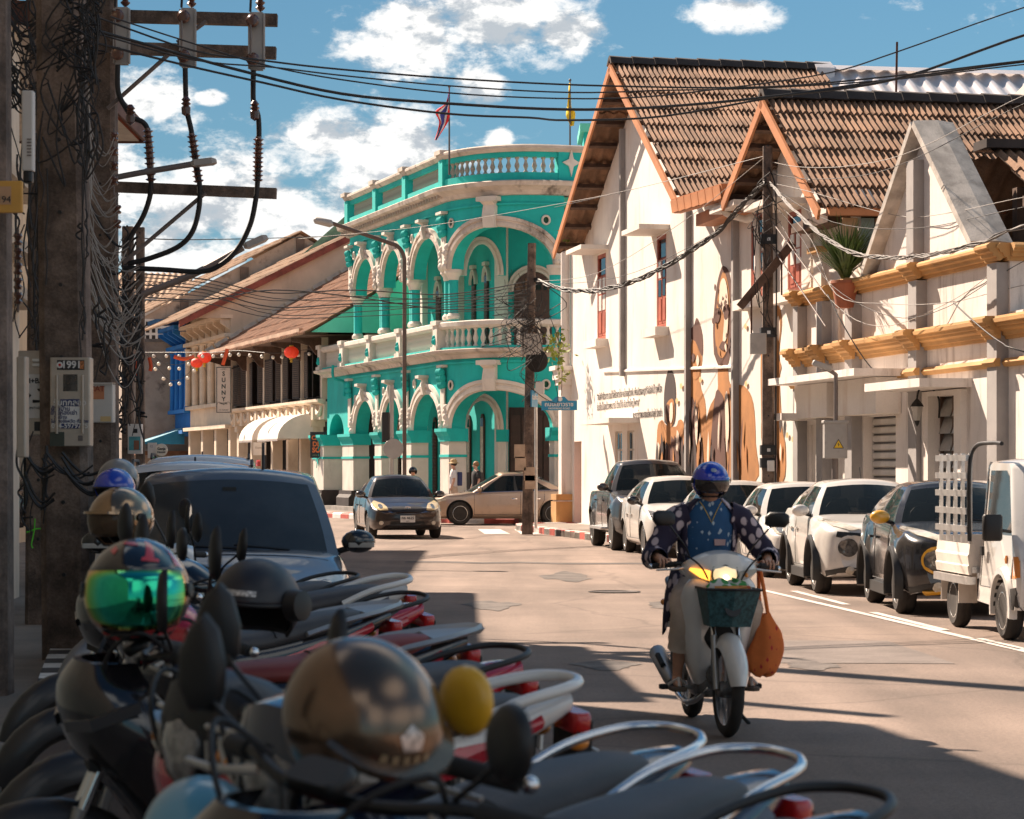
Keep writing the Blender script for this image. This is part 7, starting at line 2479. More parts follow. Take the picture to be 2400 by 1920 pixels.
# helmets
def helmet(label,c,r,yaw,m_shell,kind='open',pitch=0.0,roll=0.0,visor=None,extra=None,name='helmet',parent=None,m_rimx=None):
 """c = centre, r = half width; front of the helmet is local +x"""
 if parent is None:
  t = thing(name,label,'helmet',c,0,'helmets left on the parked motorbikes')
 else:
  t = bpy.data.objects.new(name,None); COL.objects.link(t); t.parent = parent; t.location = c
 t.rotation_euler = (roll,pitch,yaw)
 def P(a,e,k=1.0,full=kind == 'full'):
  """a azimuth from the front, e elevation"""
  x,y,z = cos(e) * cos(a) * 1.16,cos(e) * sin(a),sin(e) * 1.06
  if z < 0:
   x *= 1 - .10 * z * z
   y *= 1 - .12 * z * z
   if full and cos(a) > .2:
    x += .16 * (cos(a) - .2) * (-z)
  return Vector((x,y,z)) * r * k
 brow,chin = radians(8),radians(-38)
 mb = MB()
 def lower(a):
  f = cos(a)
  if kind == 'full':
   return radians(-52) + radians(6) * f
  if kind == 'half':
   return radians(6) if f > .35 else radians(6 - 44*min(1,(.35 - f)/.5))
  return radians(10) if f > .62 else radians(10 - 62*min(1,(.62 - f)/.28))
 na,ne = 40,14
 secs = []
 for i in range(na):
  a = 2 * pi * i / na
  lo = lower(a)
  secs.append([P(a,lo + (pi/2 - lo)*(j/ne)) for j in range(ne + 1)])
 n0 = mb._p([p for s_ in secs for p in s_])
 for i in range(na):
  for j in range(ne):
   a_,b_ = n0 + i * (ne + 1) + j,n0 + ((i + 1) % na) * (ne + 1) + j
   am = 2 * pi * (i + .5) / na
   lo = lower(am)
   em = lo + (pi/2 - lo) * ((j + .5)/ne)
   if kind == 'full' and cos(am) > .30 and chin + radians(6) < em < brow + radians(14):
    continue
   mb.face(a_,b_,b_ + 1,a_ + 1)
 o = mb.build('shell',m_shell,t,smooth=60)
 o.modifiers.new('wall','SOLIDIFY').thickness = .010
 # lining and rim
 mb = MB()
 secs = []
 for i in range(na):
  a = 2 * pi * i / na
  lo = lower(a)
  secs.append([P(a,lo + (pi/2 - lo)*(j/8),.90) for j in range(9)])
 n0 = mb._p([p for s_ in secs for p in s_])
 for i in range(na):
  for j in range(8):
   a_,b_ = n0 + i * 9 + j,n0 + ((i + 1) % na) * 9 + j
   am = 2 * pi * (i + .5) / na
   mb.face(a_,a_ + 1,b_ + 1,b_)
 mb.build('lining',m_blackm,t,smooth=60)
 MB().tube([P(2*pi*i/na,lower(2*pi*i/na),.985) for i in range(na)],r*.045,6,closed=True).build('edge_trim',m_rimx or m_black,t,smooth=60)
 if visor is not None:
  mb = MB()
  a1 = radians(72 if kind == 'full' else 66)
  e0,e1 = (chin,brow + radians(16)) if kind == 'full' else (radians(-30),radians(14))
  mb.loft([[P(a,e0 + (e1 - e0)*j/6 - (radians(-8)*abs(a/a1)**3 if j < 3 else 0),1.025) for j in range(7)] for a in np.linspace(-a1,a1,25)],closed=False)
  v = mb.build('visor',visor,t,smooth=70)
  v.modifiers.new('wall','SOLIDIFY').thickness = .004
  for s_ in (-1,1):
   q = P(s_*radians(78),radians(4),1.03)
   MB().lathe([(r*.15,0),(r*.14,r*.04),(0,r*.06)],q,q.normalized(),14).build('visor_pivot',m_black,t,smooth=40)
 if kind == 'open':
  mb = MB()
  mb.loft([[P(a,radians(16),1.0),P(a,radians(13),1.06 + .16*cos(a*1.35)),P(a,radians(9),1.06 + .16*cos(a*1.35)),P(a,radians(9),.99)] for a in np.linspace(-1.1,1.1,17)])
  mb.build('peak',extra.get('peak',m_shell) if extra else m_shell,t,smooth=50)
 return t,P
def patch_on(P,t,pts,m_,name='decal',k=1.012):
 """flat print on a helmet: outline in (azimuth, elevation) degrees"""
 c = [sum(p[i] for p in pts)/len(pts) for i in (0,1)]
 mb = MB()
 n = len(pts)
 rings = []
 for f in (1,.66,.33):
  ring = []
  for i in range(n):
   a,b = pts[i],pts[(i + 1) % n]
   for h in (0,.34,.67):
    q = [c[j] + (a[j] + (b[j] - a[j])*h - c[j])*f for j in (0,1)]
    ring.append(P(radians(q[0]),radians(q[1]),k))
  rings.append(ring)
 mb.loft(rings,caps=False)
 mb.poly(rings[-1])
 return mb.build(name,m_,t,smooth=60)

m_brownh = mat('metallic brown helmet',(.20,.13,.085),.24,.8,coat=.4,var=.2,vs=5,dirt=.2)
X_ = lambda px,Y: (px - 1200) / 6000 * Y
Y = 4.6
t,P = helmet('brown metallic open helmet in the foreground, hung over the nearest handlebar',(X_(850,Y),Y,CAM_H - 595/6000*Y),.142,radians(-52),m_brownh,'open',.62,.05)
patch_on(P,t,[(-8,24),(8,24),(12,34),(0,42),(-12,34)],mat('helmet badge',(.55,.50,.48),.3,.6,var=.6,vs=60),'badge')
for k in range(5):
 patch_on(P,t,[(-26 + 9*k,14),(-21 + 9*k,14),(-20 + 9*k,21),(-25 + 9*k,21)],mat('gold print',(.40,.28,.16),.4,.3),'lettering')
Y = 7.3
m_hblk = mat('glossy black helmet',(.014,.013,.014),.12,coat=1,var=.1)
m_hred = mat('helmet red graphic',(.62,.05,.055),.25,coat=1,var=.1)
def iridium():
 m = mat('mirror visor',(.1,.5,.3),.06,1.0,var=0)
 N,L = m.node_tree.nodes,m.node_tree.links
 b = N['Principled BSDF']
 lw = N.new('ShaderNodeLayerWeight'); lw.inputs[0].default_value = .45
 r = N.new('ShaderNodeValToRGB')
 e = r.color_ramp.elements
 e[0].position,e[0].color = 0.0,(.03,.55,.28,1)
 e[1].position,e[1].color = .95,(.75,.22,.12,1)
 for p_,c_ in ((.3,(.05,.62,.45,1)),(.55,(.20,.60,.12,1)),(.75,(.78,.50,.06,1))):
  q = e.new(p_); q.color = c_
 L.new(lw.outputs['Facing'],r.inputs[0]); L.new(r.outputs[0],b.inputs['Base Color'])
 return m
t,P = helmet('black and red full face helmet with a green mirrored visor',(X_(322,Y),Y,CAM_H - 292/6000*Y),.150,radians(-88),m_hblk,'full',-.04,0,iridium())
for pts in ([(18,40),(30,38),(38,62),(28,70)],[(12,36),(36,34),(37,38),(14,41)],[(60,30),(75,28),(66,58)],[(-44,50),(-30,44),(-28,52),(-42,58)],
   [(-4,-50),(30,-46),(34,-38),(10,-42)],[(40,-48),(80,-40),(84,-30),(46,-40)],[(-58,-40),(-20,-52),(-30,-55),(-64,-46)],[(-30,62),(10,58),(0,66),(-30,68)],[(88,-10),(120,-20),(126,0),(92,6)]):
 patch_on(P,t,pts,m_hred,'red_stripe')
Y = 9.35
t,P = helmet('matt black open helmet in the middle of the row of bikes',(X_(600,Y),Y,CAM_H - 318/6000*Y),.162,radians(-105),mat('matt black helmet',(.022,.022,.028),.42,var=.15),'half',.05,-.08)
patch_on(P,t,[(-22,17),(22,17),(23,24),(-23,24)],mat('silver helmet print',(.6,.58,.56),.4,.5,var=.7,vs=90),'name_strip')
MB().lathe([(.06,0),(.055,.05),(.0,.06)],P(radians(75),.1,1.0),P(radians(75),.1),14).build('ear_cap',m_black,t,smooth=50)
Y = 4.75
t,P = helmet('pale blue helmet at the bottom edge',(X_(472,Y),Y,CAM_H - 868/6000*Y),.112,radians(-80),mat('pale blue helmet',(.13,.37,.50),.3,coat=.8,var=.1),'half',.0,0)
Y = 12.4
t,P = helmet('bronze visored helmet on the farther sport scooter',(X_(284,Y),Y,CAM_H - 118/6000*Y),.150,radians(-120),mat('bronze helmet',(.30,.19,.10),.15,.7,coat=1,var=.3,vs=6),'open',0,0,mat('amber smoke visor',(.16,.10,.06),.04,var=0,trans=.5))
Y = 15.6
t,P = helmet('small bright blue helmet beside the big pole',(X_(268,Y),Y,CAM_H - 48/6000*Y),.125,radians(-110),mat('bright blue helmet',(.02,.05,.42),.2,coat=1,var=.1),'half')
Y = 16.1
t,P = helmet('grey helmet just behind the small blue one',(X_(277,Y),Y,CAM_H - 26/6000*Y),.13,radians(-100),mat('grey helmet',(.22,.20,.18),.3,coat=.6,var=.1),'half')
# ------------------------------------------------------------------ poles, cables and street furniture
def pole(label,x,y,w,h,lean=(0,0),name='utility_pole',z0=0.0,group=None,taper=.72):
 t = thing(name,label,'utility pole',(x,y,z0),0,group)
 mb = MB()
 c = w * .14
 def ring(z,k):
  a = w / 2 * k
  q = [(a,-a + c),(a,a - c),(a - c,a),(-a + c,a),(-a,a - c),(-a,-a + c),(-a + c,-a),(a - c,-a)]
  return [(px + lean[0]*z,py + lean[1]*z,z) for px,py in q]
 n = 14
 mb.loft([ring(-.1 + (h + .1)*i/n,1 - (1 - taper)*i/n) for i in range(n + 1)])
 mb.build('shaft',m_conc,t)
 hm = MB().lathe([(.016,0),(.016,.01),(0,.011)],axis=(0,-1,0),n=8).mesh('bolt_hole',m_black)
 sp = []
 for k in range(int(h/.55)):
  z = .8 + k * .55
  sp.append(Matrix.Translation((lean[0]*z,lean[1]*z - w/2*(1 - (1 - taper)*z/h) - .002,z)))
 pieces('bolt_hole',hm,sp,t)
 return t
def polyline(px_pts,Y0,Y1=None):
 Y1 = Y1 or Y0
 n = len(px_pts) - 1
 if px_pts[-1][0] >= 2400:      # carry the line on beyond the frame, to where it is tied
  (x0,y0),(x1,y1) = px_pts[-2:]
  px_pts = list(px_pts) + [(x1 + 520,y1 + (y1 - y0)/(x1 - x0)*420)]
  return [at(px,py,Y0 + (Y1 - Y0)*min(i/n,1)) for i,(px,py) in enumerate(px_pts)]
 return [at(px,py,Y0 + (Y1 - Y0)*i/n) for i,(px,py) in enumerate(px_pts)]
def cable(label,px_pts,Y0,Y1,r,m_=m_cable,group='overhead cables across the street',n=5,name='overhead_cable'):
 o = MB().tube(cat_rom(polyline(px_pts,Y0,Y1),n),r,5).build(name,m_,None,smooth=80)
 return tag(o,label,'cable',group)

p_a = pole('dark concrete pole cut off by the left edge',X_(-28,16.5),16.5,.30,10)
p_b = pole('short pale pole with green string tied round it at the left kerb',X_(95,24),24,.26,9,(.003,0),z0=.15)
p_c = pole('thickest weathered pole at the left, carrying the metal meter boxes',X_(163,19.6),19.6,.37,11,(-.012,0),taper=.86)
p_d = pole('tall pole with the three crossarms and switches at the left',X_(242,27.5),27.5,.32,13,(-.002,0),taper=.9)
p_e = pole('thin drilled pole behind the crossarm pole',X_(329,45),45,.15,5.85,taper=.95)
p_f = pole('dark slim pole just left of the thin drilled one',X_(300,38),38,.17,5.2,taper=.95)
# crossarms, braces and drop-out switches of the crossarm pole
YD = 27.25
def rel(t,p):
 return Vector(p) - t.location
for (yl,yr,xl,xr) in ((38,48,258,650),(112,125,250,647),(438,454,262,648)):
 a,b = rel(p_d,at(xl,yl,YD)),rel(p_d,at(xr,yr,YD))
 d = (b - a).normalized(); n = Vector((-d.z,0,d.x))
 h = .062 if yl < 400 else .055
 MB().loft([[q + n*h + Vector((0,-h,0)),q + n*h + Vector((0,h,0)),q - n*h + Vector((0,h,0)),q - n*h + Vector((0,-h,0))] for q in (a,b)]).build('crossarm',m_conc,p_d)
m_brace = mat('galvanised brace',(.20,.17,.16),.6,.5,var=.2)
for (a,b) in (((252,255),(402,122)),((415,100),(484,50)),((290,615),(482,452))):
 MB().rod(rel(p_d,at(*a,YD - .1)),rel(p_d,at(*b,YD - .1)),.024,6).build('brace',m_brace,p_d)
m_porc = mat('brown porcelain insulator',(.11,.045,.03),.25,coat=.8,var=.2)
m_arrest = mat('grey switch housing',(.36,.34,.32),.55,.2,var=.15,dirt=.3)
for k,(px,y0,y1) in enumerate(((285,18,152),(440,20,158),(601,30,165))):
 sw = bpy.data.objects.new('cutout_switch',None); COL.objects.link(sw); sw.parent = p_d
 sw.location = rel(p_d,at(px,(y0 + y1)/2,YD - .16))
 hh = (y1 - y0) / 6000 * YD / 2
 MB().bx((-.065,-.03,-hh),(.07,.04,hh)).build('bracket_plate',m_arrest,sw)
 MB().bx((-.085,-.045,-hh*.95),(-.07,.03,hh*.95)).bx((.075,-.045,-hh*.95),(.09,.03,hh*.95)).build('flange',m_arrest,sw,kind='stuff')
 for z in (hh*.66,-hh*.66):
  MB().lathe([(.0,-.14),(.05,-.135),(.07,-.11),(.068,-.07),(.045,-.05),(.06,-.04),(.06,-.02)],(-.03,0,z),(0,1,0),16).build('insulator',m_porc,sw,smooth=40)
 mb = MB().tube([(-.05,-.12,hh*.6),(-.045,-.15,.0),(-.05,-.12,-hh*.6)],.012,6)
 mb.build('fuse_tube',m_brace,sw)
 MB().lathe([(.0,0)] + [(.055 if q % 2 else .028,.02 + q*.028) for q in range(15)] + [(0,.46)],(.04,0,hh),n=12).build('stack_insulator',m_porc,sw,smooth=30)
 MB().tube([(-.06,-.05,hh),(-.05,-.03,hh + .25),(-.02,0,hh + .6)],.014,6).build('jumper_wire',m_cable,sw)
paths = [[(276,152),(277,215),(296,255),(312,276),(334,286),(346,305),(353,360),(354,425),(351,462),(335,508),(308,552),(290,585)],
         [(434,160),(437,250),(449,310),(462,395),(468,440),(466,490),(450,545),(415,580),(350,606),(300,618)],
         [(594,165),(594,240),(605,272),(607,330),(604,420),(599,470),(586,528),(556,585),(515,622),(470,637),(380,632),(290,628)]]
ends = [(306,272),(436,252),(597,262)]
sleeves = [(346,300,354,425),(449,312,466,428),(606,320,604,425)]
for lab,pth,en,sl_ in zip(('left','middle','right'),paths,ends,sleeves):
 t = thing('drop_cable',f'thick black drop cable hanging from the {lab} switch of the crossarm pole','cable',at(*pth[0],YD - .2),0,'drop cables of the crossarm pole')
 MB().tube(cat_rom([rel(t,q) for q in polyline(pth,YD - .2,YD - .05)],5),.028,8).build('sheath',m_cable,t,smooth=70)
 a,b = rel(t,at(sl_[0],sl_[1],YD - .17)),rel(t,at(sl_[2],sl_[3],YD - .12))
 ax = (b - a)
 prof = [(.03,0)]
 for q in range(10):
  h = ax.length * (q + .4) / 10
  prof += [(.034,h),(.062,h + .012),(.036,h + .03)]
 prof.append((.03,ax.length))
 MB().lathe(prof,a,ax,12).build('rain_shed_sleeve',m_porc,t,smooth=30)
 c = rel(t,at(*en,YD - .24))
 MB().lathe([(.0,-.10),(.045,-.07),(.05,0),(.03,.02),(.055,.04),(.03,.06),(.05,.08),(.02,.12)],c,n=12).build('clamp',m_porc,t,smooth=40)
# lamp arm of the crossarm pole, long lamp arm of the thin pole
for tpole,pts,Y,lab,hd in ((p_d,[(262,418),(330,405),(420,390),(455,384)],27.0,'flat grey street lamp on a straight arm above the lowest crossarm',((448,385),(507,378))),
                               (p_e,[(330,748),(318,720),(322,700),(350,684),(460,640),(570,580)],44.6,'street lamp on a long slanting arm from the thin drilled pole',((572,580),(627,556)))):
 t = thing('street_lamp',lab,'street lamp',at(*pts[0],Y))
 MB().tube(cat_rom([rel(t,q) for q in polyline(pts,Y)],5),.032 if Y < 30 else .06,8).build('arm',m_brace,t,smooth=60)
 a,b = rel(t,at(*hd[0],Y)),rel(t,at(*hd[1],Y))
 k = Y / 27
 mb = MB()
 d = (b - a).normalized(); n = Vector((-d.z,0,d.x))
 mb.loft([[q + n*.035*k*s_ + Vector((0,-.09*k*s_,0)),q + n*.035*k*s_ + Vector((0,.09*k*s_,0)),q - n*.03*k*s_ + Vector((0,.09*k*s_,0)),q - n*.03*k*s_ + Vector((0,-.09*k*s_,0))] for q,s_ in ((a,.5),(a.lerp(b,.15),1),(a.lerp(b,.85),1),(b,.6))])
 mb.build('lamp_head',m_arrest,t,smooth=30)
# meter boxes
m_boxm = mat('dull steel box',(.50,.43,.36),.45,.45,var=.2,vs=2,dirt=.3)
def mbox(label,px0,py0,px1,py1,Y,depth=.16,m_=m_boxm,name='meter_box'):
 a,b = at(px0,py1,Y),at(px1,py0,Y)
 t = thing(name,label,'meter box',((a.x + b.x)/2,Y,a.z))
 w,h = (b.x - a.x),b.z - a.z
 MB().rbox((0,depth/2,h/2),(w,depth,h),.012).build('case',m_,t)
 return t,w,h
def decal(t,u0,z0,u1,z1,m_,name='sticker',d=.0):
 return MB().bx((u0,-.004 - d,z0),(u1,-.0005 - d,z1)).build(name,m_,t)
fm = lambda u,z,d=.006: face_m((u,-d,z),(1,0,0),(0,0,1))
m_stk_b = mat('dark blue sticker',(.02,.035,.13),.5)
m_stk_w = mat('white sticker',(.66,.64,.62),.55,var=.08)
m_stk_k = mat('black sticker',(.015,.015,.017),.45)
t,w,h = mbox('bare metal meter box with a 1991 sticker on the thickest pole',117,838,211,1046,19.25)
decal(t,-w*.32,h*.86,w*.36,h*.97,m_stk_k)
text('1991',.075,m_stk_w,t,fm(.012,h*.915),bold=.025)
MB().lathe([(.024,0),(.024,.002)],(-w*.25,-.006,h*.915),(0,-1,0),16).build('round_mark',m_stk_w,t)
MB().lathe([(.011,0),(.011,.002)],(-w*.25,-.009,h*.915),(0,-1,0),12).build('round_mark',m_redpl,t)
decal(t,w*.25,h*.87,w*.35,h*.96,mat('sticker orange motif',(.45,.16,.05),.5,var=.7,vs=60),'printed_motif',.002)
decal(t,-w*.17,h*.62,w*.19,h*.81,mat('meter window',(.05,.045,.04),.2,coat=1,var=.5,vs=20),'meter_window')
for s_ in (-1,1):
 MB().rod((s_*w*.32,-.012,h*.14),(s_*w*.32,-.012,h*.80),.010,8).build('edge_rod',m_boxm,t,smooth=60)
decal(t,-w*.24,h*.20,w*.24,h*.53,m_stk_w)
decal(t,-w*.24,h*.45,w*.24,h*.53,m_stk_b,'print_band',.002)
text('รับทุกลอง',.062,m_stk_w,t,fm(0,h*.488,.009),bold=.015)
for s_,x,z,k in (('ย้ายบ้าน',-.07,.42,.045),('ย้ายห้องเช่า',-.045,.375,.045),('รับจ้าง',-.07,.325,.038),('ไปต่างจังหวัด ทั่วไทย',0,.28,.035)):
 text(s_,k,m_stk_b,t,fm(x,h*z),bold=.01)
decal(t,-w*.24,h*.20,w*.24,h*.255,m_stk_b,'print_band',.002)
text('094-5979775',.052,m_stk_w,t,fm(0,h*.227,.009),bold=.012)
decal(t,-w*.5,h*.0,-w*.14,h*.16,mat('dark green sticker',(.05,.06,.045),.5,var=.2))
decal(t,w*.2,h*.06,w*.32,h*.12,m_brace,'lock')
t,w,h = mbox('steel box with a drum and bass poster left of the 1991 box',42,822,112,1020,19.6,.2)
for z in (.885,.83):
 MB().rbox((.05,-.012,h*z),(.11,.02,.022),.008).build('vent_hood',m_alu,t)
decal(t,-w*.3,h*.20,w*.45,h*.72,m_stk_w,'poster')
text('UM+BASS',.055,m_stk_k,t,fm(w*.08,h*.64),bold=.03)
MB().tube([(w*.0,-.006,h*.40),(w*.30,-.006,h*.40),(w*.30,-.006,h*.56),(w*.18,-.006,h*.53)],.013,4).build('poster_mark',m_stk_k,t)
MB().tube([(-w*.3,-.006,h*.53),(-w*.1,-.006,h*.47),(-w*.3,-.006,h*.41)],.013,4).build('poster_mark',m_stk_k,t)
text('ALBUM/THE SEAR',.026,m_stk_k,t,fm(w*.08,h*.32))
decal(t,w*.05,h*.05,w*.42,h*.16,m_stk_k)
t,w,h = mbox('pale box with a small orange paper notice on the crossarm pole',212,897,264,990,26.9,.2,mat('pale enamel box',(.52,.50,.47),.5,var=.1,dirt=.2))
decal(t,-w*.48,h*.58,w*.12,h*.90,mat('orange paper',(.50,.20,.10),.8,var=.2))
text('CAT',.08,mat('paper print red',(.28,.07,.04),.8),t,fm(-w*.2,h*.84),bold=.02)
decal(t,-w*.05,h*.02,w*.42,h*.15,mat('yellow label',(.58,.42,.20),.6,var=.15))
MB().bx((-w*.5,-.03,h*.96),(w*.5,.2,h*1.0)).build('rain_lip',m_alu,t)
t,w,h = mbox('yellow meter tag plate at the left edge',-40,424,52,498,16.2,.05,mat('yellow tag paint',(.62,.32,.06),.6,var=.15),'tag_plate')
decal(t,-w*.3,h*.25,w*.22,h*.82,mat('faded tag paper',(.52,.30,.17),.7,var=.2))
text('00194',.06,m_stk_k,t,fm(-.02,h*.4))
t,w,h = mbox('long white cable enclosure hanging near the left edge',50,212,77,400,17.5,.1,mat('white enclosure',(.60,.57,.54),.5,var=.08),'cable_enclosure')
for k in range(6):
 MB().bx((0,-.008,.10 + k*.022),(w*.38,-.001,.108 + k*.022)).build('label_line',m_brace,t)
MB().rbox((0,.05,-.04),(w*.8,.1,.08),.02).build('end_cap',m_black,t)
t,w,h = mbox('narrow pale steel box at the very left, below the yellow tag',38,836,60,1072,18.2,.14)
t,w,h = mbox('small white box with a portrait poster on the far dark pole',299,994,332,1064,36,.14,m_stk_w)
decal(t,-w*.4,h*.12,w*.4,h*.58,mat('teal poster',(.10,.36,.40),.6,var=.3,vs=6),'poster')
decal(t,-w*.05,h*.14,w*.32,h*.45,mat('poster brown figure',(.28,.12,.07),.6),'printed_figure',.003)
decal(t,-w*.1,h*.70,w*.2,h*.84,m_stk_k,'meter_window')
# round hut sign and other small shop signs under the far poles
t = thing('round_sign','round white shop sign reading Ganja House behind the poles','sign',at(379,1055,48))
MB().lathe([(.12,0),(.125,.02),(.12,.04)],(0,.0,0),(0,-1,0),28).build('disc',mat('round sign white',(.74,.70,.62),.5,var=.05),t,smooth=40)
t.scale = (.95,.95,.95)
text('Ganja',.07,m_stk_k,t,face_m((0,-.046,.025),(1,0,0),(0,0,1)),bold=.02)
text('House',.06,m_stk_k,t,face_m((.0,-.046,-.04),(1,0,0),(0,0,1)),bold=.02)
MB().rod((0,.03,-2.0),(0,.03,.1),.025,6).build('post',m_brace,t)
MB().bx((-.2,-.02,-.3),(.2,.0,-.13)).build('green_panel',mat('sign green',(.05,.30,.17),.6),t)
t = thing('paper_sign','small white paper sign just left of the round shop sign','sign',at(357,1074,48))
MB().bx((-.085,-.01,0),(.085,.01,.29)).build('sheet',m_stk_w,t)
MB().rod((0,.03,-1.8),(0,.03,.28),.015,6).build('post',m_brace,t)
text('12',.06,m_stk_b,t,face_m((-.02,-.012,.22),(1,0,0),(0,0,1)))

# cables crossing the street from the left poles
wires = [('highest thin cable crossing from the left poles to the right edge',[(225,40),(450,118),(600,140),(800,163),(1120,188),(1438,202),(1794,204),(2100,178),(2440,138)],.011),
         ('thin cable just under the highest one',[(215,75),(450,140),(640,158),(800,177),(1060,202),(1335,217),(1560,212),(1800,206),(2100,186),(2440,147)],.009),
         ('tan cable that climbs steeply to the upper right corner',[(260,40),(430,95),(610,150),(800,187),(1100,222),(1438,231),(1700,207),(1943,171),(2102,122),(2440,5)],.009),
         ('thick black cable sagging over the flag and climbing to the right',[(200,65),(380,115),(560,165),(800,220),(1050,243),(1330,257),(1560,250),(1830,224),(2110,183),(2440,70)],.017),
         ('lowest black cable with a slack dip above the roof balustrade',[(200,95),(420,150),(620,195),(800,234),(1050,267),(1240,276),(1330,282),(1560,272),(1900,214),(2440,140)],.013)]
for lab,pts,r in wires:
 cable(lab,pts,25.5,31,r)
# twisted bundle between the two street poles on the right
YR,YM = 47.0,62.0
def bundle(label,pts,Y0,Y1,k,spread,r,m_=m_cable,name='cable_bundle',group=None):
 c = cat_rom(polyline(pts,Y0,Y1),7)
 mb = MB()
 for q in range(k):
  ph,f = R.random() * 6,R.uniform(.5,1.6)
  mb.tube([p + Vector((cos(ph + i*f)*spread*.5,sin(ph + i*f)*spread,sin(2*ph + i*f)*spread)) for i,p in enumerate(c)],r*R.uniform(.7,1.2),4)
 o = mb.build(name,m_,None)
 tag(o,label,'cable',group)
 return o
bundle('thick twisted cable bundle sagging in front of the white warehouse between two poles',[(1795,425),(1740,480),(1680,545),(1600,600),(1520,645),(1450,670),(1390,682),(1320,678),(1250,655)],YR - .3,YM,9,.045,.016)
bundle('grey cable bundle running from the right hand pole over the ochre house',[(1805,430),(1840,470),(1900,530),(1990,590),(2080,604),(2160,600),(2260,580),(2440,520)],YR - .3,36,7,.03,.010,mat('weathered cable',(.14,.125,.115),.7,var=.3))
thin = [[(1250,660),(1400,640),(1600,520),(1790,370)],[(1250,668),(1450,650),(1650,560),(1795,450)],[(1810,380),(1880,392),(2000,388),(2150,350),(2440,205)],[(1812,408),(1900,420),(2030,410),(2160,365),(2440,225)],
  [(1812,430),(1900,450),(2100,505),(2220,500),(2440,455)],[(1812,440),(1950,520),(2150,535),(2440,478)],[(1815,470),(1900,560),(1960,690),(2080,712),(2230,708),(2440,660)],[(1815,480),(1880,560),(1950,670),(2090,742),(2220,720),(2440,590)],
  [(1815,500),(1935,690),(2060,765),(2240,700),(2440,560)],[(1300,486),(1500,440),(1795,365)]]
thin_l = ['thin line from the leaning pole that tops the right hand pole','thin line from the leaning pole to the middle of the right hand pole','uppermost pale line from the right hand pole climbing over the gable coping','second pale line from the right hand pole climbing over the gable coping','line dipping below the white gable of the ochre house','line dipping just above the ochre parapet cornice','pair line sagging to the ochre terrace front, upper one','pair line sagging to the ochre terrace front, lower one','deepest thin line swinging between the ochre cornices','thin line in front of the left gable of the white warehouse']
for i,pts in enumerate(thin):
 cable(thin_l[i],pts,YM if pts[0][0] < 1400 else YR,YR if pts[0][0] < 1400 else 37,.006,m_cable if i % 2 else m_cable_g,'thin lines strung from the right hand pole',name='thin_line')
cable('black service cable looping down to the wall lantern',[(1940,690),(1975,760),(2040,860),(2110,910),(2145,925)],44,41.5,.011,group='service cables on the ochre house')
cable('black service cable falling across the ochre cornice to the right edge',[(2235,710),(2290,760),(2350,805),(2420,830)],38,35,.012,group='service cables on the ochre house')
row_w = [(702,690,735),(714,715,722),(720,705,700),(735,722,690),(752,742,715),(742,728,745),(695,706,712),(760,752,735)]
for i,(a,b,c_) in enumerate(row_w):
 y0 = 650 + i * 12
 cable(('first','second','third','fourth','fifth','sixth','seventh','lowest')[i] + ' dark line, counted from the top, from the leaning street pole to the left poles',[(1240,660 + i*9),(1050,690 + i*6),(830,b - 10),(640,a - 15),(480,655 + i*8),(310,640 + i*9)],YM,45,.009 if i % 3 else .014,group='lines from the leaning pole to the left poles',name='street_line')
cable('single high line in front of the corner house frieze',[(700,560),(1000,530),(1300,480),(1500,440),(1796,365)],60,YR,.006,m_cable_g,'thin lines strung from the right hand pole',name='thin_line')
cable('short line at the far left above the shop roofs',[(305,558),(450,562),(650,558),(830,552)],45,80,.012,group='lines from the leaning pole to the left poles',name='street_line')
# tangles: nobody could count these
def tangle(name,boxes,k,Y,r,m_,droop=.25,style='run'):
 """run: cables creeping down a pole; drape: slack loops from left to right; knot: short loops"""
 mb = MB()
 for _ in range(k):
  x0,y0,x1,y1 = R.choice(boxes)
  h,w = y1 - y0,x1 - x0
  if style == 'drape':
   a = (x0 + R.uniform(-6,6),y0 + R.uniform(0,.6)*h)
   b = (x1 + R.uniform(-6,6),a[1] + R.uniform(.12,.4)*h)
   s_ = R.uniform(.05,.35) * h
   pts = [a,(a[0] + w*.3,a[1] + (b[1] - a[1])*.45 + s_*.7),(a[0] + w*.65,b[1] + s_*.6),b]
  elif style == 'run':
   f0,f1 = sorted((R.uniform(-.1,1),R.uniform(0,1.1)))
   xa = R.uniform(x0,x1)
   pts = [(xa + R.gauss(0,w*.16) + (R.uniform(-1,1)*w*.2 if i in (2,3) else 0),y0 + h*(f0 + (f1 - f0)*i/5)) for i in range(6)]
  else:
   c = (R.uniform(x0,x1),R.uniform(y0,y1))
   l = R.uniform(.2,.6) * h
   pts = [c,(c[0] + R.gauss(0,w*.3),c[1] + l*.5),(c[0] + R.gauss(0,w*.5),c[1] + l),(c[0] + R.gauss(0,w*.4),c[1] + l*.4)]
  dY = R.uniform(-.35,.1)
  mb.tube(cat_rom([at(*q,Y + dY) for q in pts],5),r*R.uniform(.6,1.5),4,cap=False)
 o = mb.build(name,m_)
 o['kind'] = 'stuff'
 return o
tangle('cable_tangle',[(150,-60,235,170),(185,-30,225,420)],50,19.0,.006,m_cable)
tangle('cable_tangle',[(140,-60,240,300)],22,19.0,.006,m_cable,.2,'knot')
tangle('cable_tangle',[(196,240,268,480),(200,400,275,640)],20,26.5,.0055,m_cable_g,.1,'drape')
tangle('cable_tangle',[(205,500,300,820),(215,560,330,860),(255,600,335,860)],34,27.0,.0055,m_cable_g,.1,'drape')
tangle('cable_tangle',[(84,-40,112,820),(186,300,206,830)],16,19.25,.006,m_cable)
tangle('cable_tangle',[(195,200,215,640)],14,26.0,.007,m_cable_g)
tangle('cable_tangle',[(268,560,300,860),(290,700,335,1010),(262,850,300,1040)],70,28.0,.007,m_cable)
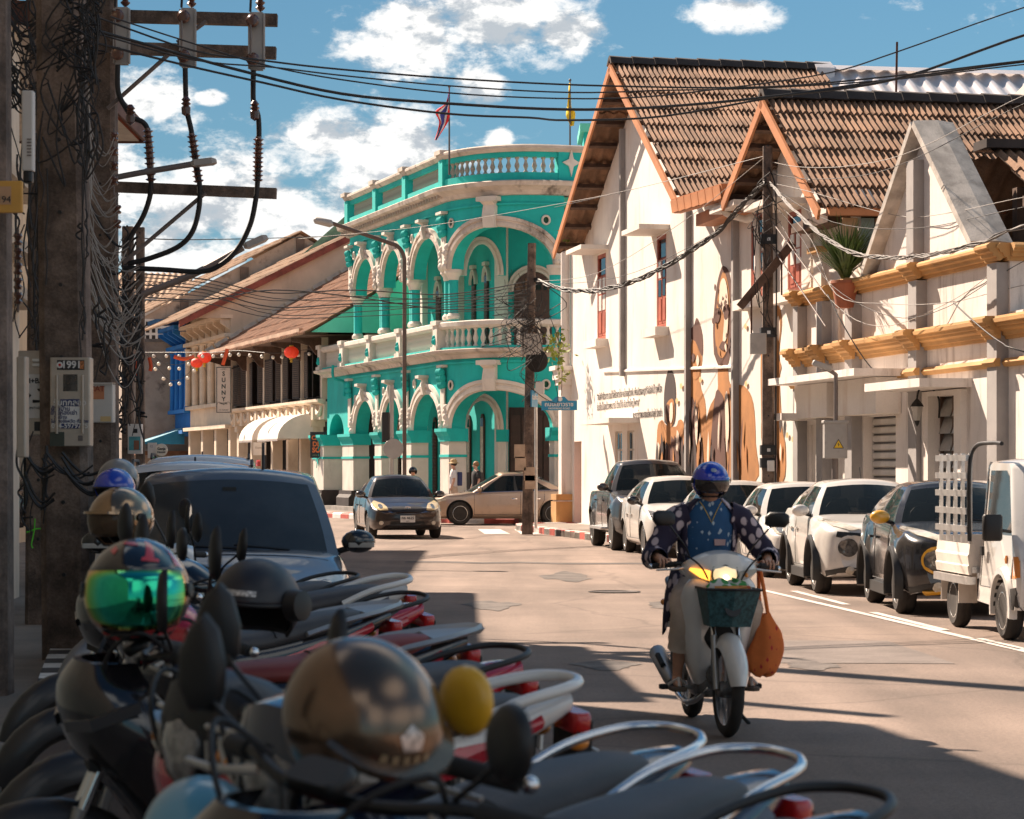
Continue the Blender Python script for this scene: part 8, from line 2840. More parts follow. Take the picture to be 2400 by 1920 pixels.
tangle('cable_tangle',[(205,420,320,780),(240,560,330,900)],26,27.6,.008,m_cable,.2,'drape')
tangle('cable_tangle',[(25,-40,85,260),(30,200,90,830)],40,20.5,.006,m_cable)
tangle('cable_tangle',[(20,-20,90,120),(20,120,90,300)],22,20.5,.006,m_cable,.2,'drape')
tangle('cable_tangle',[(50,1030,100,1260),(100,1040,115,1240)],18,18.9,.008,m_cable)
tangle('cable_tangle',[(105,1045,215,1180),(60,1050,125,1200),(150,1040,240,1160)],16,18.7,.008,m_cable,.3,'drape')
tangle('cable_tangle',[(78,240,105,940),(108,300,122,900),(222,700,262,900)],34,23.6,.008,m_cable)
tangle('cable_tangle',[(1195,620,1290,800),(1225,650,1275,860),(1180,640,1250,760)],50,YM - .2,.007,m_cable,.25,'knot')
tangle('cable_tangle',[(1770,400,1830,560),(1770,440,1800,700)],20,YR - .25,.006,m_cable,.15,'knot')
for (px,py0,Y,k) in ((267,320,26.8,4),(42,560,20,5),(274,490,27,2),(296,560,38,3)):
 t = thing('insulator_rack',{267: 'rack of brown spool insulators on the crossarm pole',42: 'rack of spool insulators between the two nearest poles',274: 'short spool rack lower on the crossarm pole',296: 'spool rack on the slim dark pole'}[px],'insulators',at(px,py0,Y))
 s_ = Y / 27
 for q in range(k):
  z = -q * .155 * s_
  MB().lathe([(0,z - .05),(.04*s_,z - .05),(.05*s_,z - .03),(.025*s_,z - .01),(.05*s_,z + .02),(.04*s_,z + .04),(0,z + .04)],n=10).build('spool',m_porc,t,smooth=40)
 MB().rod((0,0,.08),(0,0,-k*.155*s_),.010,6).build('rod',m_brace,t)
# green string on the short pole
t = thing('green_string','bright green string tied round the short pale pole','string',at(95,1240,23.8))
mgs = mat('neon green string',(.10,.62,.03),.7)
MB().tube([rel(t,at(*q,23.82)) for q in ((62,1248),(85,1240),(122,1236))],.007,5).build('tie',mgs,t)
MB().tube(cat_rom([rel(t,at(*q,23.82)) for q in ((82,1216),(80,1245),(74,1275),(77,1285))],4),.006,5).build('loose_end',mgs,t)

# street poles in the middle and on the right
p_m = pole('slightly leaning concrete pole at the bulging kerb before the corner house',X_(1236,YM),YM,.27,6.95,(.016,0),z0=.12)
g = p_m.location
MB().lathe([(.26,0),(.28,.02),(.26,.04),(.24,.02)],(.22,-.18,4.1),(.2,1,.1),20).build('cable_coil',m_cable,p_m,smooth=50)
MB().bx((-.16,-.22,4.25),(.36,-.18,4.75)).build('white_notice',mat('white notice',(.6,.57,.53),.7,var=.15),p_m)
MB().rbox((.30,-.2,3.45),(.22,.08,.28),.02,Matrix.Rotation(.3,3,'X')).build('floodlight',m_stk_w,p_m)
MB().rod((.05,-.12,3.55),(.3,-.16,3.6),.02,6).build('floodlight_arm',m_brace,p_m)
for z,dx_ in ((1.75,-.18),(1.45,-.16),(1.2,.06),(1.0,.08)):
 MB().bx((dx_ - .14,-.165,z),(dx_ + .12,-.16,z + .33)).build('torn_paper',mat('torn paper',(.50,.38,.28),.85,var=.3),p_m)
p_r = pole('concrete pole before the white warehouse, with a diagonal arm',X_(1800,YR),YR,.23,7.4,(-.001,0),z0=.13)
g = p_r.location
a,b = at(1734,720,YR - .2),at(1858,570,YR - .2)
d = (b - a).normalized(); n = Vector((-d.z,0,d.x)) * .075
MB().loft([[rel(p_r,q + n + Vector((0,-.06,0))),rel(p_r,q + n + Vector((0,.06,0))),rel(p_r,q - n + Vector((0,.06,0))),rel(p_r,q - n + Vector((0,-.06,0)))] for q in (a,b)]).build('diagonal_arm',m_timber,p_r)
for px,py0,py1 in ((1832,600,692),(1761,690,782)):
 MB().rod(rel(p_r,at(px,py0,YR - .26)),rel(p_r,at(px,py1,YR - .26)),.018,6).build('hanging_rod',m_rust,p_r)
for py in (562,780,1055,1085):
 c = rel(p_r,at(1800,py,YR))
 MB().bx((-.14,-.14,c.z - .09),(.14,.14,c.z + .09)).build('iron_collar',m_black,p_r)
 MB().bx((-.03,-.15,c.z - .03),(.03,-.141,c.z + .03)).build('collar_plate',m_alu,p_r)
c = rel(p_r,at(1806,1092,YR - .15))
MB().rbox((c.x,-.19,c.z),(.13,.1,.2),.02).build('electric_meter',m_stk_w,p_r)
c = rel(p_r,at(1778,805,YR - .4))
MB().rbox((c.x,-.3,c.z),(.30,.12,.38),.02).build('junction_box',m_arrest,p_r)
MB().tube(cat_rom([(.0,-.12,7.0),(.12,-.15,6.6),(.14,-.15,5.5),(.13,-.14,3),(.12,-.14,.2)],5),.014,5).build('riser_cable',m_cable,p_r)
for s_,py in ((-1,700),(1,690)):
 MB().rod(rel(p_r,at(1810,520 + 60*(s_ < 0),YR - .1)),rel(p_r,at(1935,690 + 75*(s_ < 0),44.5)),.013,6).build('stay_rod',m_brace,p_r)
# electricity cabinet and its lamp
t = thing('electric_cabinet','grey electricity cabinet with a yellow warning triangle on a post','cabinet',(X_(1957,42.5),42.5,.13))
zb = at(1957,1075,42.5).z - .13; zt = at(1957,992,42.5).z - .13
MB().rbox((0,0,(zb + zt)/2),(.38,.28,zt - zb),.02).build('cabinet',m_arrest,t)
MB().rbox((0,0,zt + .02),(.42,.32,.05),.02).build('cap',m_arrest,t)
MB().rod((.0,0,0),(0,0,zb),.055,12).build('post',m_brace,t,smooth=60)
tri = lambda k: [(-.09*k,-.052*k),(.09*k,-.052*k),(0,.104*k)]
MB().prism(tri(1),(.04,-.143,zb + .22),(1,0,0),(0,0,1),(0,-1,0),.003).build('warning_border',m_stk_k,t)
MB().prism(tri(.8),(.04,-.147,zb + .22),(1,0,0),(0,0,1),(0,-1,0),.002).build('warning_triangle',mat('warning yellow',(.75,.48,.02),.5),t)
MB().prism([(0,.04),(-.02,.0),(-.002,.005),(-.01,-.04),(.02,.012),(.003,.008)],(.04,-.150,zb + .23),(1,0,0),(0,0,1),(0,-1,0),.001).build('lightning_mark',m_stk_k,t)
MB().tube(cat_rom([(.02,.05,zt),(.02,.05,zt + .72),(-.0,.03,zt + .82),(-.2,-.05,zt + .93)],4),.035,8).build('lamp_post',m_brace,t,smooth=60)
MB().rbox((-.22,-.06,zt + .95),(.34,.14,.09),.03,Matrix.Rotation(.35,3,'Y')).build('lamp_head',m_arrest,t,smooth=40)
# wall lantern
u,z = FW.uz(2145,965,-.45)
t = thing('wall_lantern','black wrought iron wall lantern above the roller shutter','lamp',FW.P(u,-.42,z),FW.rz)
MB().lathe([(.05,-.14),(.10,.08)],n=6).build('glass',m_clear,t)
MB().lathe([(.12,.08),(.08,.14),(.02,.2),(0,.24)],n=6).build('roof',m_blackm,t)
MB().lathe([(0,-.24),(.03,-.2),(.05,-.14)],n=6).build('finial',m_blackm,t)
MB().tube(cat_rom([(0,0,.22),(0,.05,.36),(0,.22,.38),(0,.36,.2),(0,.36,-.1)],5),.016,6).build('bracket',m_blackm,t,smooth=60)
# road signs at the corner
t = thing('road_sign','blue street name sign on a bent grey pipe beside the leaning pole','sign',(X_(1256,63.5),63.5,.14))
MB().tube(cat_rom([(0,0,0),(0,0,2.9),(-.02,0,3.0),(-.12,0,3.06),(-.2,.0,3.07)],5),.04,8).build('pipe',m_alu,t,smooth=60)
m_sb = mat('street sign blue',(.02,.22,.40),.45,var=.08)
t2 = thing('street_name_plate','blue street name plate with white Thai lettering on the white corner','sign',at(1303,950,66.5),-.12)
MB().prism([(-.38,-.13),(.55,-.13),(.55,.11),(.32,.12),(.22,.22),(-.0,.22),(-.1,.12),(-.38,.11)],(0,0,0),(1,0,0),(0,0,1),(0,1,0),.03).build('plate',m_sb,t2)
text('ถนนเยาวราช',.15,m_stk_w,t2,face_m((.08,-.004,.02),(1,0,0),(0,0,1)),bold=.015)
text('YAOWARAD ROAD',.065,m_stk_w,t2,face_m((.08,-.004,-.085),(1,0,0),(0,0,1)),bold=.015)
MB().lathe([(.06,0),(.05,.006)],(.11,0,.16),(0,-1,0),16).build('crest',m_stk_w,t2)
t3 = thing('street_name_plate','blue street name plate seen edge on, fixed to the leaning pole','sign',at(1252,935,YM - .2),1.35)
MB().bx((-.35,-.015,-.2),(.35,.015,.2)).build('plate',m_sb,t3)
text('ถนนพังงา',.16,m_stk_w,t3,face_m((0,-.018,.03),(1,0,0),(0,0,1)),bold=.015)
# lamp standard, traffic signal and sign back before the corner house
t = thing('street_lamp','tall brown street lamp with a long bent arm in front of the turquoise house','street lamp',(X_(948,77.5),77.5,.1))
pp_ = [(948,1190),(948,800),(948,640),(946,600),(932,578),(905,567),(780,524)]
MB().tube(cat_rom([rel(t,q) for q in polyline(pp_,77.5)],4),.062,8).build('post',mat('brown lamp post',(.12,.085,.07),.6,.3),t,smooth=60)
a,b = rel(t,at(782,526,77.5)),rel(t,at(735,515,77.5))
MB().tube([a,a.lerp(b,.15),a.lerp(b,.9),b],[.05,.12,.11,.04],8).build('lamp_head',m_arrest,t,smooth=50)
t = thing('traffic_signal','back of a black traffic signal with a grey post before the turquoise arches','traffic signal',(X_(918,73),73,0))
MB().rod((0,0,0),(0,0,4.0),.065,10).build('post',m_arrest,t,smooth=60)
MB().rbox((-.17,.05,2.8),(.22,.2,.85),.03).build('signal_box',m_black,t)
t = thing('round_sign','back of a round grey road sign on the signal post','sign',(X_(922,72.8),72.8,at(922,1052,72.8).z))
MB().lathe([(.28,0),(.285,.01),(.28,.02)],(0,0,0),(0,-1,0),32).build('disc',mat('grey sign back',(.33,.32,.31),.5,.4,var=.1),t,smooth=40)
# lanterns and lights along the shop row
m_lant = mat('red paper lantern',(.70,.045,.02),.6,var=.15,emit=(1,.06,.02),estr=.12)
m_tass = mat('gold tassel',(.65,.42,.05),.7)
for lab,px,py,r,Y in (('larger of the two red lanterns hanging together',479,838,.30,107),('smaller of the two red lanterns hanging together',461,851,.25,106),('single red lantern in front of the dark shutters',683,826,.28,96)):
 t = thing('paper_lantern',lab,'lantern',at(px,py,Y),0,'red lanterns over the shop row')
 mb = MB()
 n = 20
 secs = []
 for i in range(9):
  a = pi * (.06 + .88*i/8)
  secs.append([(r*sin(a)*(1 + (.03 if k % 2 else -.03))*cos(2*pi*k/n),r*sin(a)*(1 + (.03 if k % 2 else -.03))*sin(2*pi*k/n),-r*.82*cos(a)) for k in range(n)])
 mb.loft(secs).build('paper',m_lant,t,smooth=30)
 for z in (-.83,.83):
  MB().lathe([(r*.3,z*r - .03),(r*.3,z*r + .03)],n=12).build('gold_cap',m_tass,t)
 MB().lathe([(r*.12,-r*1.35),(r*.2,-r*1.3),(r*.1,-r*.85)],n=10).build('tassel',m_tass,t)
 MB().rod((0,0,r*.8),(0,0,r*1.7),.012,4).build('cord',m_cable,t)
t = thing('string_lights','string of round bulbs along the shop row','string lights',at(350,826,100))
ws = [rel(t,q) for q in cat_rom(polyline([(340,826),(420,826),(500,826),(560,822),(640,828),(700,822),(770,815)],108,94),6)]
MB().tube(ws,.012,4).build('wire',m_cable,t)
bme = MB().sph((0,0,-.16),.075,8,6).mesh('bulb',mat('frosted bulb',(.78,.72,.62),.3,var=.05),60)
pieces('bulb',bme,[q for q in ws[2::2]],t)
t = thing('string_lights','two slack strings of bulbs before the grey weathered wall','string lights',at(345,835,70))
for pts in ([(345,832),(375,868),(400,892),(430,885),(455,860)],[(350,828),(385,850),(420,855),(450,840)]):
 w2 = [rel(t,q) for q in cat_rom(polyline(pts,66,72),3)]
 MB().tube(w2,.008,4).build('wire',m_cable,t)
 pieces('bulb',MB().sph((0,0,-.11),.05,8,6).mesh('bulb',mat('frosted bulb',(.78,.72,.62)),60),[q for q in w2[2::2]],t)
m_rib = mat('orange red ribbon',(.72,.10,.03),.8)
for lab,pts,Y in (('red ribbon tied along the lights near the blue house',[(408,836),(430,842),(455,836)],100),('long orange ribbon hanging above the hostel sign',[(533,818),(527,840),(522,856)],100),('orange ribbon hanging on the dark left poles',[(315,828),(320,850),(318,880)],40),('short orange ribbon by the slim pole',[(350,838),(354,858),(352,870)],44)):
 o = MB().tube(cat_rom(polyline(pts,Y),4),[.03*Y/40]*9,5).build('ribbon',m_rib); tag(o,lab,'ribbon','orange ribbons over the street')
# plants on the houses
def grass_plant(name,label,base,n,h,spread,m_,pot=None):
 t = thing(name,label,'plant',base)
 mb = MB()
 for k in range(n):
  a,s_ = R.random() * 6.3,R.uniform(.3,1) * spread
  hh = h * R.uniform(.5,1.05)
  d,sd = Vector((cos(a),sin(a),0)),Vector((-sin(a),cos(a),0))
  w = .034
  p = [d*s_*f**1.6 + Vector((0,0,hh*(f - .35*f**3*R.random()))) for f in (0,.35,.7,1)]
  for i in range(3):
   w0,w1 = w * (1 - .3*i),w * (.7 - .33*i)
   mb.poly([p[i] - sd*w0,p[i] + sd*w0,p[i + 1] + sd*w1,p[i + 1] - sd*w1])
 mb.build('leaves',m_,t)
 if pot:
  MB().lathe([(.16,-.42),(.2,-.2),(.24,0),(.26,.0),(.25,.05),(.21,.05),(.2,0)],n=18).build('pot',pot,t,smooth=40)
 return t
m_leaf = mat('strap leaf green',(.075,.13,.03),.55,var=.5,vs=3)
u,z = FW.uz(1990,665,-.25)
grass_plant('potted_plant','bushy strap leaved plant in a clay pot on the ochre cornice',FW.P(u,-.32,z),330,1.2,.85,m_leaf,mat('clay pot',(.30,.10,.05),.85,var=.2))
def creeper(label,px,py,Y,n,sx,sz):
 t = thing('wall_creeper',label,'plant',at(px,py,Y))
 mb = MB()
 for k in range(n):
  c = Vector((R.gauss(0,sx),R.gauss(0,.1),R.gauss(0,sz)))
  rt = Euler((R.uniform(0,6),R.uniform(0,6),R.uniform(0,6))).to_matrix()
  l = R.uniform(.06,.12)
  mb.poly([c + rt @ Vector(q) for q in ((-l*.4,0,0),(0,-l*.9,0),(l*.4,0,0),(0,l*.9,0))])
 mb.build('leaves',mat('yellow green leaf',(.22,.26,.03),.5,var=.4,vs=4),t)
 MB().tube([(0,.05,-sz*3),(.02,.05,0),(0,.05,sz*2)],.012,5).build('stem',m_timber,t)
creeper('yellow green creeper on the corner pier of the white warehouse',1308,812,68.4,90,.16,.22)
creeper('thin trailing shoot below the creeper on the corner pier',1316,862,68.4,22,.07,.25)
creeper('tuft of leaves under the gable eave of the white warehouse',1322,550,68.0,26,.07,.16)
# mast on the far roof
t = thing('roof_mast','thin dark mast standing behind the second brown roof','mast',at(2099,214,52))
MB().rod((0,0,-.6),(.03,0,1.0),.025,6).build('rod',m_rust,t)
# drain grating at the left edge of the road
t = thing('drain_grate','ribbed concrete drain cover at the lower left corner','drain',(X_(30,10.6),10.6,.01))
for k in range(5):
 MB().bx((-.3 + k*.12,-.25,0),(-.24 + k*.12,.25,.05)).build('bar',m_conc_g,t)
# ------------------------------------------------------------------ people
m_skin = mat('tanned skin',(.52,.27,.17),.55,var=.12,vs=9)
m_skin_l = mat('fair skin',(.58,.34,.25),.55,var=.08,vs=9)
m_hair = mat('dark hair',(.03,.02,.016),.6,var=.2)

def skinned(name,J,E,m_,parent,sub=2,root=0):
 """one continuous skin grown over joints J = [(point, radius)] joined by edges E"""
 me = bpy.data.meshes.new(name)
 me.from_pydata([tuple(p) for p,r in J],E,[])
 o = bpy.data.objects.new(name,me)
 COL.objects.link(o)
 o.modifiers.new('skin','SKIN').use_smooth_shade = True
 for i,(p,r) in enumerate(J):
  v = me.skin_vertices[0].data[i]
  v.radius = (r,r) if not isinstance(r,tuple) else r
  v.use_root = i == root
 sb = o.modifiers.new('sub','SUBSURF')
 sb.levels = sb.render_levels = sub
 m2 = bpy.data.meshes.new_from_object(o.evaluated_get(bpy.context.evaluated_depsgraph_get()))
 m2.name = name
 m2.materials.append(m_)
 m2.polygons.foreach_set('use_smooth',[True]*len(m2.polygons))
 o.modifiers.clear()
 o.data = m2
 o.parent = parent
 return o
def join_into(o,parts):
 bm = bmesh.new()
 bm.from_mesh(o.data)
 for q in parts:
  bm.from_mesh(q.data)
  bpy.data.objects.remove(q)
 bm.to_mesh(o.data)
 bm.free()

def cloth_pattern(name,base,blob,scale,thr,stretch=(1,1,1),ring=False):
 m = mat(name,base,.85,var=.15,vs=6)
 N,L = m.node_tree.nodes,m.node_tree.links
 b = N['Principled BSDF']
 src = b.inputs['Base Color'].links[0].from_socket
 tc = N.new('ShaderNodeTexCoord'); mp = N.new('ShaderNodeMapping'); mp.inputs['Scale'].default_value = stretch
 L.new(tc.outputs['Object'],mp.inputs[0])
 v = N.new('ShaderNodeTexVoronoi'); v.inputs['Scale'].default_value = scale
 v.feature = 'F1'
 v.distance = 'MANHATTAN' if ring else 'EUCLIDEAN'
 L.new(mp.outputs[0],v.inputs['Vector'])
 r = N.new('ShaderNodeMapRange'); r.interpolation_type = 'SMOOTHSTEP'
 L.new(v.outputs['Distance'],r.inputs['Value'])
 r.inputs['From Min'].default_value,r.inputs['From Max'].default_value = thr + .05,thr - .05
 mx = N.new('ShaderNodeMix'); mx.data_type = 'RGBA'
 L.new(r.outputs[0],mx.inputs[0]); L.new(src,mx.inputs[6]); mx.inputs[7].default_value = (*blob,1)
 L.new(mx.outputs[2],b.inputs['Base Color'])
 return m

# --- the rider and the white scooter
fr,_ = gnd(1708,1728),0
hd = Vector((.108,-.994,0)).normalized()
rzr = atan2(hd.y,hd.x)
rpos = fr - hd * .645
sc,SSt = bike('white step-through motorbike with lit headlamp ridden towards the camera',rpos,rzr,main=m_bwhite,accent=m_bwhite,rail='black',mirrors=('oval','oval'),turn=.06,lean=.0,lit=True,name='ridden_motorbike',group=None,tail=m_bwhite)
Mr = Matrix.Translation(rpos) @ Matrix.Rotation(rzr,4,'Z')
# basket in front and the bag in it
mb = MB(SSt)
def bring(z,w,x0,x1):
 return [(x1,-w,z),(x1 + .03,0,z),(x1,w,z),(x0,w,z),(x0,-w,z)]
mb.loft([bring(.66,.125,.50,.66),bring(.88,.165,.46,.73)],caps=False)
bk = mb.build('basket',mat('basket mesh',(.03,.09,.10),.5,var=.6,vs=40),sc)
bk.modifiers.new('wall','SOLIDIFY').thickness = .008
MB(SSt).poly(bring(.662,.125,.50,.66)).build('basket_floor',m_black,bk)
MB(SSt).tube(bring(.885,.168,.455,.735),.009,6,closed=True).build('basket_rim',m_black,bk)
MB(SSt).lathe([(.0,0),(.05,.0),(.05,.006)],(.712,0,.77),(1,0,.25),16).build('basket_slot',m_black,bk)
t = thing('shopping_bag','patterned white, green and orange bag stuffed in the front basket','bag',Mr @ SSt @ Vector((.59,0,.67)),rzr + .13)
m_bag = cloth_pattern('printed bag cloth',(.62,.58,.52),(.05,.26,.06),15,.42)
mb = MB()
rings = []
for z,w,d in ((.01,.10,.06),(.10,.125,.085),(.17,.145,.10),(.215,.145,.09),(.245,.11,.06),(.262,.05,.02)):
 rings.append([(d*sin(a) + .012*sin(5*a + z*30),w*cos(a) + .01*sin(4*a),z + .02*cos(2*a + 1)) for a in np.linspace(0,2*pi,17)[:-1]])
mb.loft(rings)
mb.build('cloth',m_bag,t,smooth=50)
MB().loft([[(.103 + .004*sin(9*y),y,z0 + .012*sin(23*y)),(.109 + .003*sin(11*y),y,z0 + .05 + .014*sin(17*y)),(.085,y,z0 + .07)] for z0 in (.165,) for y in np.linspace(-.11,.11,12)],closed=False).build('orange_print',cloth_pattern('orange print',(.62,.25,.06),(.5,.05,.03),26,.3),t,smooth=50)

rider = thing('person','person in a blue helmet and patterned clothes riding the white motorbike','person',rpos,rzr)
def V(*a):
 return Vector(a)
J = [(V(-.13,0,.86),(.125,.115)),(V(-.09,0,1.03),(.12,.10)),(V(-.04,0,1.22),(.135,.095)),(V(-.02,0,1.33),(.11,.075)),(V(.005,0,1.40),.052),(V(.035,0,1.44),.055),(V(.06,0,1.50),(.072,.083)),(V(.062,0,1.57),(.066,.078))]
E = [(i,i + 1) for i in range(7)]
for s_ in (1,-1):
 b = len(J)
 grip = V(.285,s_*.335 ,1.012) if s_ > 0 else V(.285,-.335,1.012)
 grip = (SSt @ V(.285,s_*.325,1.012))
 wr = grip + V(-.07,s_*.015,.035)
 J += [(V(-.02,s_*.115,1.325),.062),(V(-.02,s_*.185,1.30),.056),(V(.0,s_*.285,1.16),.042),(V(.05,s_*.355,1.06),.038),(V(.05,s_*.355,1.06).lerp(wr,.55),.033),(wr,.024),(wr.lerp(grip,.75),(.040,.022))]
 E += [(3,b)] + [(b + i,b + i + 1) for i in range(6)]
 b = len(J)
 J += [(V(-.10,s_*.085,.84),.088),(V(.10,s_*.15,.80),.074),(V(.25,s_*.20,.755),.058),(V(.21,s_*.205,.62),.052),(V(.14,s_*.21,.46),.045),(V(.085,s_*.215,.335),.031),(V(.08,s_*.215,.295),.035),(V(.16,s_*.225,.285),.030),(V(.23,s_*.23,.278),.022)]
 E += [(0,b)] + [(b + i,b + i + 1) for i in range(8)]
body = skinned('body',J,E,m_skin,rider)
fing = []
for s_ in (1,-1):
 for q in range(4):
  y = s_ * (.292 + .021*q)
  L_ = (.034,.038,.036,.028)[q]
  pts = [V(.245,y,1.040),V(.285,y,1.045),V(.308,y,1.025),V(.305,y,.998),V(.285,y,.990 + (.038 - L_))]
  fing.append(skinned('finger',[(SSt @ p,.0105 - .0012*i) for i,p in enumerate(pts)],[(i,i + 1) for i in range(4)],m_skin,rider,1))
 pts = [V(.245,s_*.285,1.03),V(.262,s_*.262,1.012),V(.285,s_*.252,.995),V(.30,s_*.262,.990)]
 fing.append(skinned('thumb',[(SSt @ p,.0115 - .001*i) for i,p in enumerate(pts)],[(i,i + 1) for i in range(3)],m_skin,rider,1))
join_into(body,fing)
# face
MB().sph((.145,0,1.505),.018,8,6,(1.0,.8,1.3)).build('nose',m_skin,rider,smooth=60)
MB().sph((.127,0,1.465),.02,10,6,(.5,1.3,.35)).build('mouth',mat('lips',(.28,.09,.07),.5),rider,smooth=60)
for s_ in (-1,1):
 MB().sph((.118,s_*.03,1.54),.012,8,6).build('eye',mat('eye',(.05,.03,.02),.2),rider,smooth=60)
# clothes
m_shirt = cloth_pattern('blue printed shirt',(.02,.085,.20),(.42,.50,.56),22,.30,(1,1,.7),True)
m_card = cloth_pattern('dark patterned cardigan',(.028,.02,.045),(.56,.45,.46),17,.42,(1,1,.7))
m_trs = mat('beige trousers',(.52,.40,.31),.85,var=.2,vs=5,bump=.4,bs=14)
def torso_ring(z,x,w,d,a0=0,a1=2*pi,n=20,fold=0.0):
 return [(x + d*cos(a),w*sin(a),z + fold*sin(5*a)) for a in np.linspace(a0,a1,n)]
keys = [(.80,-.10,.155,.135),(.92,-.085,.158,.132),(1.08,-.06,.165,.13),(1.22,-.035,.175,.128),(1.32,-.022,.165,.105),(1.385,-.012,.115,.082),(1.415,-.005,.08,.066)]
MB().loft([torso_ring(z,x,w,d)[:-1] for z,x,w,d in keys],caps=False).build('shirt',m_shirt,rider,smooth=60)
MB().prism([(.02,1.13),(.085,1.13),(.088,1.165),(.018,1.168)],(.082,0,0),(0,1,0),(0,0,1),(1,0,-.1),.012).build('pocket_print',mat('pink cloth patch',(.55,.36,.34),.8),rider)
MB().tube([(.065 + .03*(1 - abs(y)/.07),y,1.40 - .13*(1 - abs(y)/.07)**1.2) for y in np.linspace(-.07,.07,11)],.0025,4).build('necklace',m_tass,rider)
a0 = radians(50)
ck = [(.66,-.13,.24,.20),(.78,-.11,.215,.185),(.92,-.095,.195,.165),(1.08,-.065,.185,.15),(1.22,-.04,.195,.145),(1.32,-.026,.185,.12),(1.39,-.014,.125,.095),(1.42,-.01,.09,.08)]
cg = MB().loft([torso_ring(z,x,w,d,a0 + (.1*(z < .9)),2*pi - a0,26,.012 if z < 1 else .0) for z,x,w,d in ck],closed=False).build('cardigan',m_card,rider,smooth=70)
cg.modifiers.new('cloth','SOLIDIFY').thickness = .008
# loose front corner of the cardigan hanging beside the right leg
hb_ = MB().loft([[(.06,-.19,.98),(-.04,-.23,.98),(-.14,-.22,.96)],[(.07,-.23,.85),(-.04,-.27,.84),(-.15,-.25,.82)],[(.05,-.255,.72),(-.03,-.285,.70),(-.13,-.265,.70)],[(.0,-.275,.60),(-.03,-.29,.57),(-.08,-.28,.60)]],closed=False).build('cardigan_tail',m_card,cg,smooth=70)
hb_.modifiers.new('cloth','SOLIDIFY').thickness = .008
for s_ in (1,-1):
 grip = SSt @ V(.285,s_*.325,1.012)
 wr = grip + V(-.075,s_*.015,.037)
 p = [V(-.02,s_*.13,1.315),V(-.02,s_*.205,1.285),V(.0,s_*.29,1.165),V(.045,s_*.36,1.06),V(.045,s_*.36,1.06).lerp(wr,.5),wr.lerp(V(.045,s_*.36,1.06),.14)]
 pts = cat_rom(p,4)
 rad = np.interp(np.linspace(0,1,len(pts)),[0,.2,.45,.62,.8,1],[.085,.082,.074,.072,.064,.058])
 MB().tube(pts,[float(q)*(1 + .05*sin(i*2.1)) for i,q in enumerate(rad)],14,cap=False).build('sleeve',m_card,cg,smooth=70)
 p = [V(-.13,s_*.07,.87),V(-.02,s_*.115,.835),V(.10,s_*.155,.80),V(.235,s_*.20,.765),V(.255,s_*.205,.70),V(.20,s_*.21,.58),V(.165,s_*.213,.50)]
 pts = cat_rom(p,4)
 rad = np.interp(np.linspace(0,1,len(pts)),[0,.3,.55,.7,1],[.115,.105,.085,.080,.074])
 MB().tube(pts,[float(q)*(1 + .035*sin(i*1.9)) for i,q in enumerate(rad)],16,cap=False).build('trouser_leg',m_trs,rider,smooth=70)
 sd = MB().rbox((.155,s_*.226,.252),(.26,.095,.024),.045)
 so = sd.build('sandal',mat('sandal sole',(.10,.07,.05),.8),rider,smooth=40)
 MB().tube([(.235,s_*.226,.268),(.20,s_*.226 - .0,.318),(.13,s_*.226 + .05,.275)],.010,5).build('strap',mat('pale sandal strap',(.55,.48,.42),.7),so)
 MB().tube([(.235,s_*.226,.268),(.20,s_*.226,.318),(.13,s_*.226 - .05,.275)],.010,5).build('strap',mat('pale sandal strap',(.55,.48,.42)),so)
m_hblue = mat('royal blue helmet',(.008,.03,.42),.14,coat=1,var=.08)
ht,P = helmet('',(.055,0,1.525),.117,0,m_hblue,'open',.10,0,mat('dark smoke visor',(.06,.045,.04),.05,var=.2,trans=.35,coat=1),None,'helmet',rider)
patch_on(P,ht,[(12*cos(a),40 + 7*sin(a)) for a in np.linspace(0,2*pi,13)[:-1]],mat('silver oval badge',(.55,.55,.58),.3,.5),'badge',1.015)
MB().tube([P(radians(80),radians(-35)),V(.055,.05,-.09),V(.055,-.05,-.09),P(radians(-80),radians(-35))],.006,5).build('chin_strap',m_black,ht)
# orange bag on the handlebar
gp = Mr @ SSt @ V(.30,.262,1.0)
t = thing('hanging_bag','orange cloth bag hanging from the rider\'s handlebar','bag',gp,rzr)
m_ob = cloth_pattern('orange printed cloth',(.70,.17,.035),(.50,.03,.03),26,.30,(1,1,.6),True)
rings = []
for z,w,d in ((-.655,.03,.02),(-.64,.08,.04),(-.58,.105,.055),(-.50,.105,.055),(-.43,.09,.05),(-.37,.072,.045),(-.32,.045,.035),(-.28,.03,.025)):
 rings.append([(d*cos(a)*(1 + .16*sin(4*a + z*9)),.04 + w*sin(a)*(1 + .08*sin(5*a + z*14)) + .02*sin(z*12),z + .014*sin(3*a)) for a in np.linspace(0,2*pi,29)[:-1]])
MB().loft(list(zip(*[cat_rom(c,3) for c in zip(*rings)]))).build('pouch',m_ob,t,smooth=60)
for q in (-.022,.022):
 MB().tube(cat_rom([(0,.04 + q,-.31),(q,.02 + q*.6,-.16),(q*.4,.0,.022),(q*.2,-.012,.0)],5),[.012]*16,6).build('strap',m_ob,t,smooth=60)

